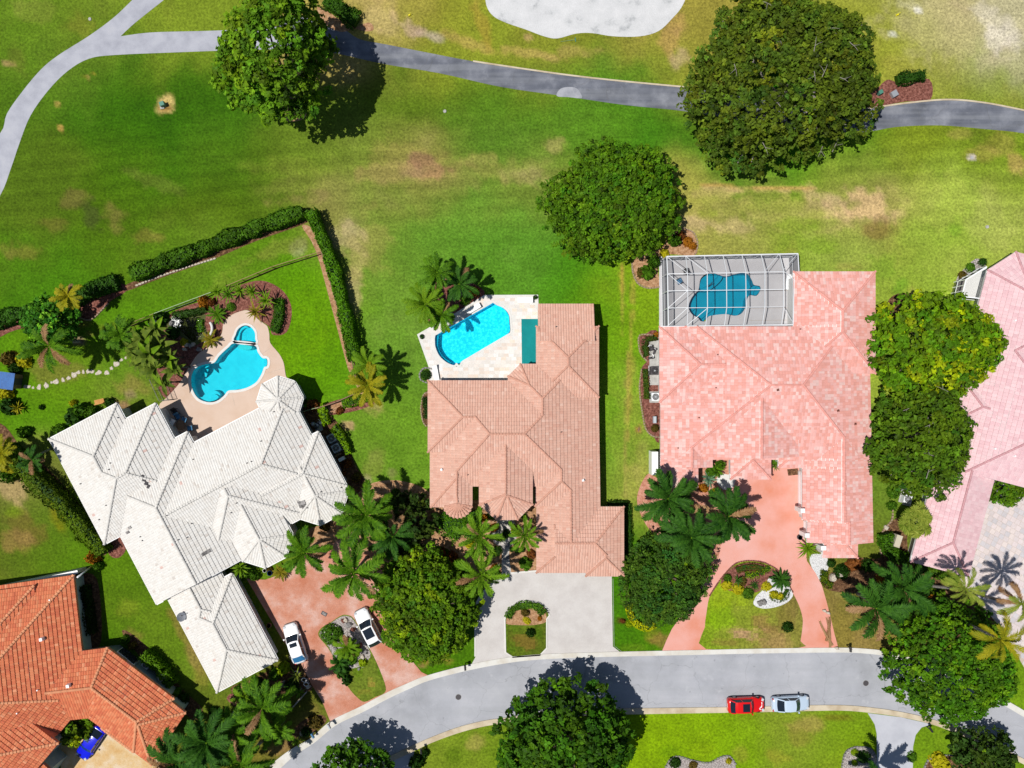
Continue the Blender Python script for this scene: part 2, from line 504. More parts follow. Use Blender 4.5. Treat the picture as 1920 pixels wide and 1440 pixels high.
M['pond_bed'] = noisy("pond_silt", [(0.3, A(84, 92, 46)), (0.7, A(112, 116, 70))], 1.0, 4, 0.9, 0.2, 10)
M['pond_water'] = water_mat("pond_water", (0.62, 0.66, 0.5), 0.25, 2.5)
M['teal'] = noisy("teal_mesh_cover", [(0.3, A(0, 140, 142)), (0.6, A(4, 150, 152))], 1.0, 3, 0.75, 0.1, 40, fine=0.06)
M['white_paint'] = plain("white_paint", (0.80, 0.80, 0.79), 0.45, 0.4)
M['white_metal'] = plain("white_aluminium", (0.82, 0.83, 0.85), 0.35, 0.5)
M['black_metal'] = plain("black_metal", (0.012, 0.012, 0.014), 0.4, 0.5)
M['dark_iron'] = plain("dark_iron", (0.055, 0.05, 0.055), 0.7, 0.4)
M['grey_metal'] = plain("grey_metal", (0.35, 0.37, 0.40), 0.4, 0.5, 0.3)
M['rock'] = noisy("grey_rock", [(0.3, A(112, 108, 108)), (0.6, A(176, 172, 170))], 2.0, 6, 0.9, 0.6, 8, fine=0.15)
M['rock_pale'] = noisy("pale_rock", [(0.3, A(186, 168, 146)), (0.6, A(232, 222, 208))], 2.5, 6, 0.9, 0.5, 8, fine=0.12)
M['wood'] = noisy("fence_wood", [(0.3, A(118, 92, 72)), (0.6, A(164, 136, 112))], 3.0, 6, 0.8, 0.3, 20, fine=0.15)
M['attr'] = attr_mat("paver_stone", 0.8, 0.25, 6.0, 0.08, bump=0.1)

# ------------------------------------------------------------------ the ground: one lawn sheet to the horizon
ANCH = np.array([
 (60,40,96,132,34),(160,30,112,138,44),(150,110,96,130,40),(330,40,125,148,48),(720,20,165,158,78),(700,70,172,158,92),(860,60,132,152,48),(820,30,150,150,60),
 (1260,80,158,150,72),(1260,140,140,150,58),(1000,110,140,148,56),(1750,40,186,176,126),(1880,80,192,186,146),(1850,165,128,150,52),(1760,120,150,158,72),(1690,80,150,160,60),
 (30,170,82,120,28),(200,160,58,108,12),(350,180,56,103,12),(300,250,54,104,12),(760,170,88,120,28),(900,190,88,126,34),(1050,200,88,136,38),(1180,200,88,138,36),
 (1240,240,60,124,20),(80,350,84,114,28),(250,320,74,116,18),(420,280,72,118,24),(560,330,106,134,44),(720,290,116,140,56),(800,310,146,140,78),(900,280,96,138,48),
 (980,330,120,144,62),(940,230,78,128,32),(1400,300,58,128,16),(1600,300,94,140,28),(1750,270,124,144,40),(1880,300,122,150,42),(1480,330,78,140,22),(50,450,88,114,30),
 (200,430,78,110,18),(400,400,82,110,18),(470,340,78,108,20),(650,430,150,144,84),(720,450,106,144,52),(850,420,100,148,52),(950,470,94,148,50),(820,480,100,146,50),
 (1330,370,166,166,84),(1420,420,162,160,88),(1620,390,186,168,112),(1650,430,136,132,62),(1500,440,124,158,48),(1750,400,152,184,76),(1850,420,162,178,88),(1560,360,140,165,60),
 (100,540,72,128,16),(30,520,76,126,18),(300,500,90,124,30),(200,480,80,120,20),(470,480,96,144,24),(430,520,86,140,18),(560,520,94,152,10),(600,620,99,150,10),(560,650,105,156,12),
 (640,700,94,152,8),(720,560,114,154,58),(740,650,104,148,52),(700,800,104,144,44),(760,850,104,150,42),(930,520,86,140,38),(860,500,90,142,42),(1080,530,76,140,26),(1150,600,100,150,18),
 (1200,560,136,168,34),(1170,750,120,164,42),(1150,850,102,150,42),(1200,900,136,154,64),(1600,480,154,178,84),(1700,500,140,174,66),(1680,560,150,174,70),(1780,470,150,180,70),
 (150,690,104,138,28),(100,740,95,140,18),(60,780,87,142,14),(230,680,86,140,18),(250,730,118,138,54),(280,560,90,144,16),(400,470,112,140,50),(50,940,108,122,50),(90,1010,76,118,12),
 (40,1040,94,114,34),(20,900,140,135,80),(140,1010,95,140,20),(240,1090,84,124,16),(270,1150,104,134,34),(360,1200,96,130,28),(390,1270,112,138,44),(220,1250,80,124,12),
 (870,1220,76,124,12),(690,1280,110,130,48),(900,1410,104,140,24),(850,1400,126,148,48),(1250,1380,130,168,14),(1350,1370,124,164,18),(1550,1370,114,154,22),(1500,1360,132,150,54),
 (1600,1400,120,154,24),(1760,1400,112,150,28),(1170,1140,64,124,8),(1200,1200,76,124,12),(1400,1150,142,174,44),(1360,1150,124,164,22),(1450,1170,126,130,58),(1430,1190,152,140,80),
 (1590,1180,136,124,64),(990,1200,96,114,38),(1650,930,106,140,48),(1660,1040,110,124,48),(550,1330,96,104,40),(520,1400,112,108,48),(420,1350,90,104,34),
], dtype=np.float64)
# dry, worn or mossy patches: px, py, rx, ry, angle, r, g, b, strength
PATCH = [
 (770,305,100,36,0,158,146,84,.45),(850,330,90,26,0,150,146,84,.4),(960,320,70,24,0,150,150,80,.4),(1500,395,150,40,0,186,176,104,.4),(1600,392,90,44,0,200,178,122,.45),(1350,400,60,40,0,180,172,100,.4),(1760,60,120,60,10,196,186,136,.45),(690,455,44,70,0,160,152,88,.4),(560,350,80,24,-8,132,138,70,.35),(1170,820,26,120,0,140,158,66,.35),(1890,210,40,40,0,150,150,70,.3),
 (800,318,46,14,0,172,138,96,.9),(740,318,70,20,-10,160,146,90,.5),(790,300,28,12,0,150,120,84,.9),(650,440,34,40,20,186,172,120,.7),(668,480,22,60,5,170,160,100,.5),
 (665,540,14,60,8,176,164,108,.6),(900,300,40,14,0,165,155,92,.5),(975,330,40,18,0,160,150,95,.5),(1040,270,20,14,0,168,158,100,.6),
 (1620,385,60,36,20,212,182,132,.9),(1640,430,40,24,0,132,112,62,.7),(1560,372,70,20,10,205,180,130,.6),(1380,420,50,24,0,206,184,130,.6),(1300,425,40,20,0,196,176,122,.5),
 (1330,360,60,12,0,190,172,112,.5),(1450,355,150,5,0,200,178,118,.75),(1440,352,160,3,2,196,160,96,.7),(1750,380,60,50,0,178,190,96,.4),(1860,430,40,40,0,176,184,104,.4),
 (1880,50,46,30,30,214,206,184,.6),(1850,20,30,14,0,214,206,180,.7),(1700,10,30,18,0,196,192,150,.6),(1880,75,40,30,10,222,214,196,.7),(1720,20,10,8,0,226,224,214,.8),
 (1676,64,10,6,0,220,220,214,.8),(780,55,40,16,20,182,160,128,.8),(810,68,26,10,15,190,176,150,.8),(720,40,46,24,20,196,176,120,.6),(700,5,40,18,0,190,170,110,.5),
 (880,80,60,12,20,186,162,96,.6),(1000,100,70,10,10,190,166,100,.6),(1080,95,50,14,0,182,160,98,.5),(1260,70,22,40,10,186,150,96,.6),(1275,110,18,26,0,196,172,130,.6),(905,50,14,50,-20,176,150,72,.5),
 (990,70,10,8,0,190,160,110,.7),(165,145,6,6,0,190,168,96,.8),(108,195,8,7,0,184,160,90,.8),(115,240,5,6,0,196,158,92,.8),(175,138,30,3,-20,160,146,60,.6),
 (15,120,14,6,0,190,160,110,.7),(60,20,40,20,0,138,150,70,.4),(150,50,30,24,0,142,142,60,.4),(30,110,20,26,0,104,104,50,.4),
 (135,375,26,20,0,124,112,66,.6),(170,405,30,22,40,74,84,44,.7),(215,410,30,26,40,132,122,70,.6),(280,445,40,14,0,130,118,62,.5),(100,420,30,16,0,126,120,60,.5),(40,470,40,20,0,134,124,64,.5),
 (300,345,60,16,20,118,134,60,.4),(560,372,60,14,-8,150,128,88,.4),(540,310,80,20,0,122,140,56,.4),(200,555,30,10,0,60,110,14,.5),
 (560,460,14,16,20,176,166,132,.5),(530,462,60,14,-20,140,150,70,.5),(420,530,60,8,-28,126,140,60,.4),(445,500,60,10,-28,130,146,60,.4),
 (150,605,20,10,0,140,130,66,.6),(205,620,40,18,-10,116,118,46,.5),(148,638,16,9,0,150,128,104,.9),(170,625,14,8,0,150,140,80,.7),(100,700,50,18,0,130,124,66,.6),(220,640,20,20,0,104,126,40,.5),
 (255,720,36,20,-10,148,138,76,.7),(225,760,20,14,40,170,130,100,.8),(245,740,14,10,0,156,136,100,.7),(20,905,24,60,-20,182,158,110,.8),(40,985,40,30,20,116,102,52,.7),(20,1010,34,30,20,150,124,74,.7),(25,960,20,14,0,120,150,30,.6),(110,960,20,40,-30,150,140,24,.5),
 (240,1135,20,18,0,128,148,44,.6),(255,1190,20,10,20,138,132,66,.6),(340,1180,16,40,-30,142,118,70,.6),(365,1230,14,40,-30,148,124,76,.7),(380,1270,16,20,-20,136,128,60,.6),(210,1220,20,20,0,72,116,10,.5),
 (700,760,24,16,30,172,156,100,.7),(655,800,12,8,0,196,160,120,.7),(690,900,10,8,0,170,156,120,.6),(705,870,20,30,20,140,136,80,.4),(735,885,10,10,0,150,144,100,.5),
 (1175,780,4,150,1,168,158,86,.6),(1183,660,5,170,2,176,160,80,.55),(1168,560,4,60,0,180,164,84,.5),(1165,530,4,30,0,190,160,80,.5),(1195,800,10,100,0,150,164,70,.4),(1197,806,4,8,0,160,120,70,.9),(1190,905,24,30,0,164,164,84,.5),(1205,870,14,60,0,160,160,86,.4),
 (1450,1200,60,24,10,172,142,92,.8),(1440,1180,40,16,30,150,124,74,.7),(1480,1160,20,40,10,128,112,60,.6),(1400,1190,40,14,0,199,152,124,.7),(1370,1205,30,10,0,140,124,66,.6),(1360,1150,34,34,0,128,172,14,.6),(1370,1120,40,20,10,150,176,30,.5),
 (1590,1180,40,34,0,142,128,64,.7),(1560,1130,16,20,0,140,124,70,.6),(1620,1160,20,20,0,120,110,50,.6),(1575,1110,14,12,0,150,140,80,.6),
 (985,1205,26,18,0,140,108,58,.6),(1010,1190,12,16,0,70,110,14,.6),(960,1195,10,20,0,110,110,46,.4),(965,1215,10,12,0,70,118,20,.5),(1195,1215,30,10,0,104,136,34,.5),(1220,1190,16,20,0,130,130,46,.6),(1240,1205,20,14,0,140,110,66,.6),(1165,1165,8,5,0,80,60,30,.8),
 (700,1285,14,12,0,160,140,70,.7),(690,1300,20,10,0,140,134,60,.6),(720,1262,10,14,0,84,128,20,.6),(675,1265,10,18,0,100,136,26,.6),(730,1265,8,20,0,84,130,14,.5),
 (1515,1358,30,14,0,170,148,90,.6),(1500,1380,20,20,0,150,140,70,.5),(1450,1420,20,14,0,160,160,60,.6),(1390,1410,14,14,0,150,150,60,.5),(890,1395,16,14,0,170,162,90,.6),(850,1420,14,14,0,80,110,16,.6),(1260,1410,30,10,0,96,140,10,.4),(1570,1345,30,6,0,120,100,40,.5),
 (800,1240,20,6,0,170,134,80,.6),(835,1240,20,5,0,150,124,66,.6),(790,1250,10,6,0,186,140,100,.6),(308,195,19,19,0,196,176,110,1.3),(308,200,12,10,0,150,112,60,.8),(580,1350,24,30,20,136,120,66,.6),(520,1405,30,12,-20,150,120,76,.7),(570,1300,20,30,0,80,80,30,.5),(470,1420,30,12,0,140,130,60,.5),
 (1880,265,30,20,0,164,150,84,.5),(1840,290,26,14,0,158,142,80,.5),(1905,310,14,18,0,182,150,96,.6),(1800,250,20,10,0,170,160,90,.5),(1823,296,8,5,0,226,214,204,.9),(1860,255,20,16,0,92,104,30,.5),(1830,255,14,12,0,90,110,34,.5),(1790,430,12,12,0,110,160,40,.5),
 (1700,575,24,40,10,176,160,92,.5),(1720,560,20,14,0,180,164,120,.6),(1660,620,10,60,10,130,150,50,.4),(1590,500,40,10,0,180,168,96,.4),(1660,500,40,30,0,120,170,46,.4),(1690,540,16,24,0,100,160,40,.5),(1480,480,16,30,0,156,150,80,.4),
 (1510,420,60,14,0,116,160,34,.5),(1540,460,30,20,0,120,160,40,.5),(1330,400,20,14,0,140,170,50,.5),(1430,390,60,8,0,150,164,74,.4),
]
POOL1 = [(358,718),(360,700),(370,688),(386.7,682.5),(401.7,680),(411.7,666.7),(428,651.7),(440,643.5),(477,647.5),(483,660),(491.7,671),(500,672.5),(501.7,680),(500,686.7),(495,689),(490,701.7),(480,716.7),(463,726.7),(445,731),(428,732.5),(420,741.7),(406.7,751.7),(390,754),(373,748),(363,735)]
SPA1 = [(440.4,639.5),(441.7,628),(446.7,616.7),(458,610),(470,613),(477.5,623),(478.4,635),(477.2,643)]
POOL2 = [(816,630),(820.5,626.7),(838,616.5),(872,597.3),(905,578.7),(921,569.6),(924.4,567.7),(931,572),(941.9,576.4),(950.6,584),(955,592.8),(956,603.8),(956.8,621),(952.8,625.6),(949,628),(928,640.3),(900,656.8),(872,673.4),(867.5,676),(864,679),(861,684.7),(855.5,680.3),(851,684.7),(836.9,679),(823.8,667),(816.8,651.9),(815.4,641)]
POOL3 = [(1309.8,542.8),(1313.7,522.5),(1326,513),(1338.7,512.3),(1352.8,517),(1363.7,517.8),(1377.8,514),(1391.9,511.6),(1402.8,514.7),(1409.8,525.6),(1413.7,534),(1424.7,536.6),(1425.5,544),(1418.4,554.5),(1406,553.7),(1400.5,561.6),(1398,575.6),(1390,588),(1377.8,592),(1360.6,589),(1338.7,591),(1327.8,594),(1323,602),(1313.7,602),(1309,596),(1298,589.7),(1291,577),(1295,561.6),(1302.8,550.6)]
POND = [(318,601),(330,597),(343,596),(360,596),(377,595),(375,607),(380,623),(372,634),(362,640),(350,631),(337,620),(322,613)]
POND_RIM = [(312,600),(330,592),(350,590),(384,589),(383,606),(388,624),(376,642),(362,648),(345,637),(330,624),(314,614)]

def axis(lo, hi, step):
    a = np.arange(lo, hi + step, step)
    far_lo = [-60000, -22000, -9000, -4000, -2000, -1000, -500, -250, -120]
    far_hi = [120, 250, 500, 1000, 2000, 4000, 9000, 22000, 60000]
    return np.concatenate([np.array([lo + f for f in far_lo]), a, np.array([a[-1] + f for f in far_hi])])

gx = axis(-60, 1980, 5.5); gy = axis(-60, 1500, 5.5)
GX, GY = np.meshgrid(gx, gy)
X = GX.ravel(); Y = GY.ravel()
num = np.zeros((len(X), 3)); den = np.zeros(len(X))
al = linarr(ANCH[:, 2:5])
wx = X + 60 * (fbm(X, Y, 90, 5) - 0.5) * 2; wy = Y + 60 * (fbm(X, Y, 90, 9) - 0.5) * 2
for i, a in enumerate(ANCH):
    d2 = (wx - a[0]) ** 2 + (wy - a[1]) ** 2
    w = np.exp(-d2 / (2 * 48.0 ** 2)) + 1e-9
    num += w[:, None] * al[i]; den += w
far = np.clip((np.maximum(np.maximum(-60 - X, X - 1980), np.maximum(-60 - Y, Y - 1500))) / 400.0, 0, 1)
GC = num / den[:, None]
GC = GC * (1 - far[:, None]) + linarr([[96, 136, 34]])[0] * far[:, None]
n1 = fbm(X, Y, 46, 21, 5); n2 = fbm(X, Y, 16, 33, 3)
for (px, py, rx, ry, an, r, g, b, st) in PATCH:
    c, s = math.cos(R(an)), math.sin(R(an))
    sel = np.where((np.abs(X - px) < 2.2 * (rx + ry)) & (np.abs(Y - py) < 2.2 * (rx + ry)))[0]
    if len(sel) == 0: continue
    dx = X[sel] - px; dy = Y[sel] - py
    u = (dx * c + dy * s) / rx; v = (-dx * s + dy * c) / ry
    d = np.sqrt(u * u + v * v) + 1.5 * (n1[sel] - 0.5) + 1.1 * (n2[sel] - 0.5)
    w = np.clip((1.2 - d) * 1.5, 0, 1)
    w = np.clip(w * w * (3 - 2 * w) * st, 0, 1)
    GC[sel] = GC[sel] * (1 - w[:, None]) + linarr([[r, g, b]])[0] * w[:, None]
# dull straw mixed through, and mowing lines
straw = np.clip((fbm(X, Y, 60, 71, 5) - 0.56) * 5, 0, 1) * 0.22
GC = GC * (1 - straw[:, None]) + (GC * np.array([1.55, 1.12, 2.2]))* straw[:, None]
stripe = np.sin((Y + 0.10 * X + 14 * (fbm(X, Y, 160, 3, 2) - 0.5) * 2) / 4.6) * np.clip(1 - np.abs(Y - 330) / 190.0, 0, 1)
GC *= (1 + 0.11 * stripe)[:, None]
GC *= (1 + 0.16 * (fbm(X * 0.22 + Y * .02, Y * 1.5, 14, 91, 3) - .5))[:, None]
GC *= (0.80 + 0.40 * fbm(X, Y, 24, 55, 4))[:, None]
GC *= (0.90 + 0.20 * fbm(X, Y, 5.0, 61, 2))[:, None]
dry = np.clip((GC[:, 2] / (GC[:, 1] + 1e-6) - 0.16) * 4, 0, 1)[:, None]
GC = GC * (np.array([[1.0, 0.96, 0.70]]) * (1 - dry) + np.array([[1.0, .98, .95]]) * dry)
GC = np.clip(GC / E_CAL, 0.002, 0.8)
GV = np.stack([(X - 960) / PPM, (720 - Y) / PPM, np.zeros_like(X)], axis=1)
ny, nx = GX.shape
idx = np.arange(nx * ny).reshape(ny, nx)
GF = np.stack([idx[:-1, :-1], idx[1:, :-1], idx[1:, 1:], idx[:-1, 1:]], axis=-1).reshape(-1, 4)
cen = np.stack([X[GF].mean(1), Y[GF].mean(1)], axis=1)
keep = np.ones(len(GF), dtype=bool)
def grown(p, d):
    c = np.mean(np.array(p), axis=0)
    return [(x + d * (x - c[0]) / max(1e-6, math.hypot(x - c[0], y - c[1])), y + d * (y - c[1]) / max(1e-6, math.hypot(x - c[0], y - c[1]))) for x, y in p]
for p in (POOL1, SPA1, POOL2, POOL3, POND):
    keep &= ~inpoly(cen, grown(cr(p, 3), 7.0 if p is not POND else 5.0))
GF = GF[keep]
gm = attr_mat("lawn_grass", 0.95, 0.08, 1.1, 0.10, bump=0.0)
nt = gm.node_tree
b_ = nt.nodes["Principled BSDF"]
tc_ = nt.nodes.new("ShaderNodeTexCoord")
na_ = nt.nodes.new("ShaderNodeTexNoise"); na_.inputs["Scale"].default_value = 3.4; na_.inputs["Detail"].default_value = 6; na_.inputs["Roughness"].default_value = 0.75
nt.links.new(tc_.outputs["Object"], na_.inputs["Vector"])
mr_ = nt.nodes.new("ShaderNodeMapRange"); mr_.inputs[1].default_value = 0.3; mr_.inputs[2].default_value = 0.7; mr_.inputs[3].default_value = 0.45; mr_.inputs[4].default_value = 1.60
nt.links.new(na_.outputs["Fac"], mr_.inputs[0])
old = b_.inputs["Base Color"].links[0].from_socket
vm_ = nt.nodes.new("ShaderNodeVectorMath"); vm_.operation = 'SCALE'
nt.links.new(old, vm_.inputs[0]); nt.links.new(mr_.outputs[0], vm_.inputs["Scale"])
nt.links.new(vm_.outputs[0], b_.inputs["Base Color"])
bp_ = nt.nodes.new("ShaderNodeBump"); bp_.inputs["Strength"].default_value = 0.5; bp_.inputs["Distance"].default_value = 0.06
nt.links.new(na_.outputs["Fac"], bp_.inputs["Height"]); nt.links.new(bp_.outputs[0], b_.inputs["Normal"])
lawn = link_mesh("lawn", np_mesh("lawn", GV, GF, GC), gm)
tag(lawn, kind="structure")

def struct(o, label=None):
    tag(o, kind="structure")
    return o

# ------------------------------------------------------------------ golf course paths and bunker
struct(slab("golf_path", cr([(-60,300),(0,250),(13,213),(43,170),(77,130),(110,103),(167,67),(213,33),(248,0),(290,-40)],4,False)
      + [(345,-40)] + cr([(307,0),(253,43),(226,68)],4,False) + cr([(260,63),(300,60),(413,57),(520,50)],4,False) + [(520,92)]
      + cr([(412,95),(333,98),(217,103),(167,110),(127,133),(90,170),(57,217),(37,267),(20,317),(0,367),(-50,440)],4,False), -0.05, 0.012, M['path_pale']))
struct(slab("cart_path", cr([(520,30),(580,32),(640,52),(673,73),(723,83),(773,93),(887,115),(973,128),(1073,142),(1173,153),(1280,163),(1450,190),(1560,205),(1653,200),(1713,192),(1780,187),(1847,193),(1920,207),(2000,225)],4,False)
      + cr([(2000,270),(1920,250),(1847,242),(1763,235),(1680,238),(1617,248),(1500,250),(1400,228),(1280,208),(1173,197),(1057,180),(940,163),(823,137),(720,120),(640,102),(580,92),(520,94)],4,False), -0.05, 0.008, M['path_dark']))
pe = MB()
def ribbon(mb, A_, B_, z0, z1, col=None):
    n = len(A_)
    for i in range(n - 1):
        a = W(*A_[i], z1)[:2]; b = W(*A_[i + 1], z1)[:2]; c = W(*B_[i + 1], z1)[:2]; d = W(*B_[i], z1)[:2]
        vs = [(*p, z1) for p in (a, b, c, d)] + [(*p, z0) for p in (a, b, c, d)]
        mb.add(vs, [(0, 1, 2, 3), (4, 5, 1, 0), (6, 7, 3, 2)], col)
eA = cr([(887,113),(973,126),(1073,140),(1173,151),(1290,162)],6,False); eB = cr([(887,116),(973,129),(1073,143),(1173,154),(1290,165)],6,False)
ribbon(pe, eA, eB, -0.02, 0.05)
eA = cr([(1600,206),(1653,198),(1713,190),(1780,185),(1847,191),(1920,205)],6,False); eB = cr([(1600,209),(1653,201),(1713,193),(1780,188),(1847,194),(1920,208)],6,False)
ribbon(pe, eA, eB, -0.02, 0.05)
struct(pe.build("path_edging", M['kerb_worn']))
mbx = MB(); slab_mb(mbx, loop_px([(1044,180),(1050,167),(1065,163),(1080,165),(1088,174),(1090,184),(1066,182)],0.02,4), 0.0, 0.013)
struct(mbx.build("path_patch", noisy("path_patch", [(.3, A(150,153,163)), (.6, A(186,188,196))], .8, 5, .9, .1, 40, fine=.08)))
BUNK = [(880,-60),(905,-30),(912,10),(925,30),(950,43),(985,55),(1020,68),(1045,72),(1080,63),(1110,62),(1150,68),(1200,68),(1235,58),(1260,35),(1280,10),(1295,-30),(1300,-60)]
struct(slab("bunker_sand", BUNK, -0.05, 0.02, M['sand'], smooth=4))

# ------------------------------------------------------------------ road, kerbs
N_OUT = [(440,1490),(500,1440),(542.5,1407),(582.5,1384),(620,1352),(675,1325),(720,1301),(762,1282),(802.5,1266),(880,1246),(955,1232.5),(1012,1227),(1090,1224),(1162,1222),(1300,1219),(1440,1216),(1570,1214.5),(1625,1216.5),(1665,1222),(1730,1240),(1800,1268),(1860,1298),(1920,1332),(2000,1380)]
N_IN  = [(462,1496),(517,1449),(552,1417),(589,1393),(630,1360),(683,1334),(727,1310.5),(768,1291.5),(806.5,1275.5),(883,1256),(957,1242.5),(1014,1236.5),(1092,1233),(1163,1231),(1300,1228),(1440,1225),(1570,1223.5),(1623,1225.5),(1662,1231),(1726,1249),(1795,1277),(1855,1307),(1914,1341),(1994,1389)]
S_IN  = [(600,1490),(700,1434),(772,1399),(805,1384),(855,1365),(905,1352),(955,1345),(1030,1336),(1110,1331),(1210,1328),(1360,1326),(1440,1324.5),(1520,1322.5),(1580,1322.5),(1627,1326),(1690,1335),(1752,1350),(1812,1373),(1865,1396),(1920,1423),(2000,1465)]
S_OUT = [(615,1496),(707,1442),(777,1408),(809,1393),(858,1375),(908,1362),(957,1355),(1031,1346.5),(1111,1341.5),(1210,1339),(1360,1336.5),(1440,1335),(1520,1333),(1580,1332.5),(1626,1336),(1688,1344.5),(1748,1358.5),(1808,1381),(1860,1404),(1915,1431),(1994,1474)]
c4 = lambda p: cr(p, 5, False)
struct(slab("road", c4(N_IN) + list(reversed(c4(S_IN))), -0.05, 0.006, M['asphalt']))
k = MB(); ribbon(k, c4(N_OUT), c4(N_IN), -0.05, 0.10); struct(k.build("north_kerb", M['kerb']))
k = MB(); ribbon(k, c4(S_IN), c4(S_OUT), -0.05, 0.10); struct(k.build("south_kerb", M['kerb_worn']))

# ------------------------------------------------------------------ driveways
struct(slab("terracotta_driveway", [(462,1085),(497,1087),(523,1078),(590,1030),(640,1012),(720,1045),(722,1130),(740,1200),(767,1227),(775,1242),(790,1260),(804,1267),(764,1283),(722,1302),(677,1326),(620,1354),(616,1345),(605,1317),(585,1285),(562,1240),(530,1200)], -0.05, 0.03, M['terracotta_drive']))
ISL1 = [(722,1298),(721,1280),(705,1240),(687,1205),(665,1162),(650,1153),(638,1155),(620,1167),(602,1178),(597,1192),(615,1215),(635,1250),(652,1287),(670,1308),(684,1316),(704,1307)]
struct(slab("grey_driveway", [(1147,1060),(1147,1090),(1149,1212),(1163,1223),(1012,1228),(955,1233),(884,1246),(892,1231),(892,1155),(895,1130),(905,1112),(920,1100),(927.5,1089),(940,1084),(959,1076),(1007,1072),(1010,1060)], -0.05, 0.03, M['grey_drive']))
ISL2 = [(947.7,1162),(950.5,1151),(961.4,1138.7),(975,1130.5),(991,1128.4),(1012,1132),(1024,1141),(1029,1153.7),(1024,1160.5),(1024,1215),(1012,1227.4),(961.4,1231),(949,1223)]
struct(slab("pink_driveway", [(1503,870),(1503,975),(1512,980),(1512,1040),(1513,1052),(1529,1074),(1540.5,1096),(1549,1125),(1556.5,1154),(1565,1190),(1572,1215),(1498,1216),(1322,1219),(1241,1221.5),(1250,1200),(1260,1179),(1295,1130),(1320,1090),(1345,1060),(1352,1020),(1360,960),(1372,905),(1372,870)], -0.05, 0.03, M['pink_drive']))
ISL3 = [(1323.9,1217),(1321.7,1176),(1324.6,1150),(1330,1120),(1342,1100),(1355,1082.5),(1362.5,1072),(1377,1059),(1397.5,1052.6),(1419,1053),(1435.4,1057),(1456,1069),(1472,1088),(1486.5,1111.7),(1498,1135),(1504.7,1158),(1504.7,1176),(1501,1202),(1498,1214.5)]
struct(slab("travertine_driveway", [(100,1385),(215,1340),(230,1370),(300,1430),(310,1500),(130,1500)], -0.05, 0.03, M['travertine_drive']))
struct(slab("concrete_driveway", [(1627,1337),(1640,1358),(1644,1376),(1645,1500),(1711,1500),(1712,1400),(1717,1378),(1728,1364),(1747,1358),(1690,1345)], -0.05, 0.03, M['concrete_drive']))
struct(slab("concrete_driveway", [(777,1407),(770,1440),(765,1500),(640,1500),(700,1446),(707,1442)], -0.05, 0.03, M['concrete_drive']))
# islands: lawn pieces inside the drives are sheets of the same lawn
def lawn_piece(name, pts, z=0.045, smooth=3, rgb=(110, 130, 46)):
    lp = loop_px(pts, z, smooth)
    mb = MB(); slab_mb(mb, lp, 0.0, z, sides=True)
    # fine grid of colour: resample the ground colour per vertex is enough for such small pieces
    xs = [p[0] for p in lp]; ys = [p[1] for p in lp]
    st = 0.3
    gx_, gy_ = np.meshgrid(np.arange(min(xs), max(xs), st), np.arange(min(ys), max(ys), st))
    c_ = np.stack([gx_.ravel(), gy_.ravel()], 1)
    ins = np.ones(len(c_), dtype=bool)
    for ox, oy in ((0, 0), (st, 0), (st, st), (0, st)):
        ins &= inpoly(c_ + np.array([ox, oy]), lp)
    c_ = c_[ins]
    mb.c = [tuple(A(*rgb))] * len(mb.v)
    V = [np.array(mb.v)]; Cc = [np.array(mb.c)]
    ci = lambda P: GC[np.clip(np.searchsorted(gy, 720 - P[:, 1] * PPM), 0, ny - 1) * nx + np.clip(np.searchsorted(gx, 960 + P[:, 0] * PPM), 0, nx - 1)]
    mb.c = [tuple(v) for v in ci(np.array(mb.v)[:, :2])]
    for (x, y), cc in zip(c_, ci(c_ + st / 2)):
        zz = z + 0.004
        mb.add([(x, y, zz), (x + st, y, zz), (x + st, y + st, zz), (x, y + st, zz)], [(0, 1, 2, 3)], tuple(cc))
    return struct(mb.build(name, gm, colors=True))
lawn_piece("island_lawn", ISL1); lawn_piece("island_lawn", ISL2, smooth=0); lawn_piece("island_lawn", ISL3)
def offs(lp, d):
    n = len(lp); s = 1 if area2(lp) > 0 else -1
    out = []
    for i in range(n):
        a = Vector(lp[i - 1]); b = Vector(lp[i]); c = Vector(lp[(i + 1) % n])
        t = (c - a)
        if t.length < 1e-9: out.append(tuple(b)); continue
        t.normalize()
        nrm = Vector((t.y, -t.x)) * s
        out.append((b.x + nrm.x * d, b.y + nrm.y * d))
    return out
def ring(name, pts, w, z0, z1, mat, smooth=4, outward=True):
    lp = loop_px(pts, z1, smooth)
    o = offs(lp, w if outward else -w)
    mb = MB(); slab_mb(mb, o if outward else lp, z0, z1, [lp if outward else o])
    return mb.build(name, mat)
struct(ring("island_kerb", ISL2, 0.16, 0.0, 0.10, M['white_stone'], 0))
struct(ring("driveway_edging", [(1147,1085),(1149,1212),(1163,1223),(1165,1221.5),(1151.2,1211),(1149.2,1085)], 0.02, 0.0, 0.07, M['white_stone'], 0))
struct(slab("driveway_edging", [(892,1155),(895,1130),(905,1112),(920,1100),(927.5,1089),(940,1084),(959,1076),(1007,1072),(1007,1069),(958,1073),(938.5,1081),(925.5,1086.5),(917.5,1098),(902.5,1110.5),(892.3,1129),(889.5,1155),(889.5,1231),(892,1231)], 0.0, 0.07, M['white_stone']))

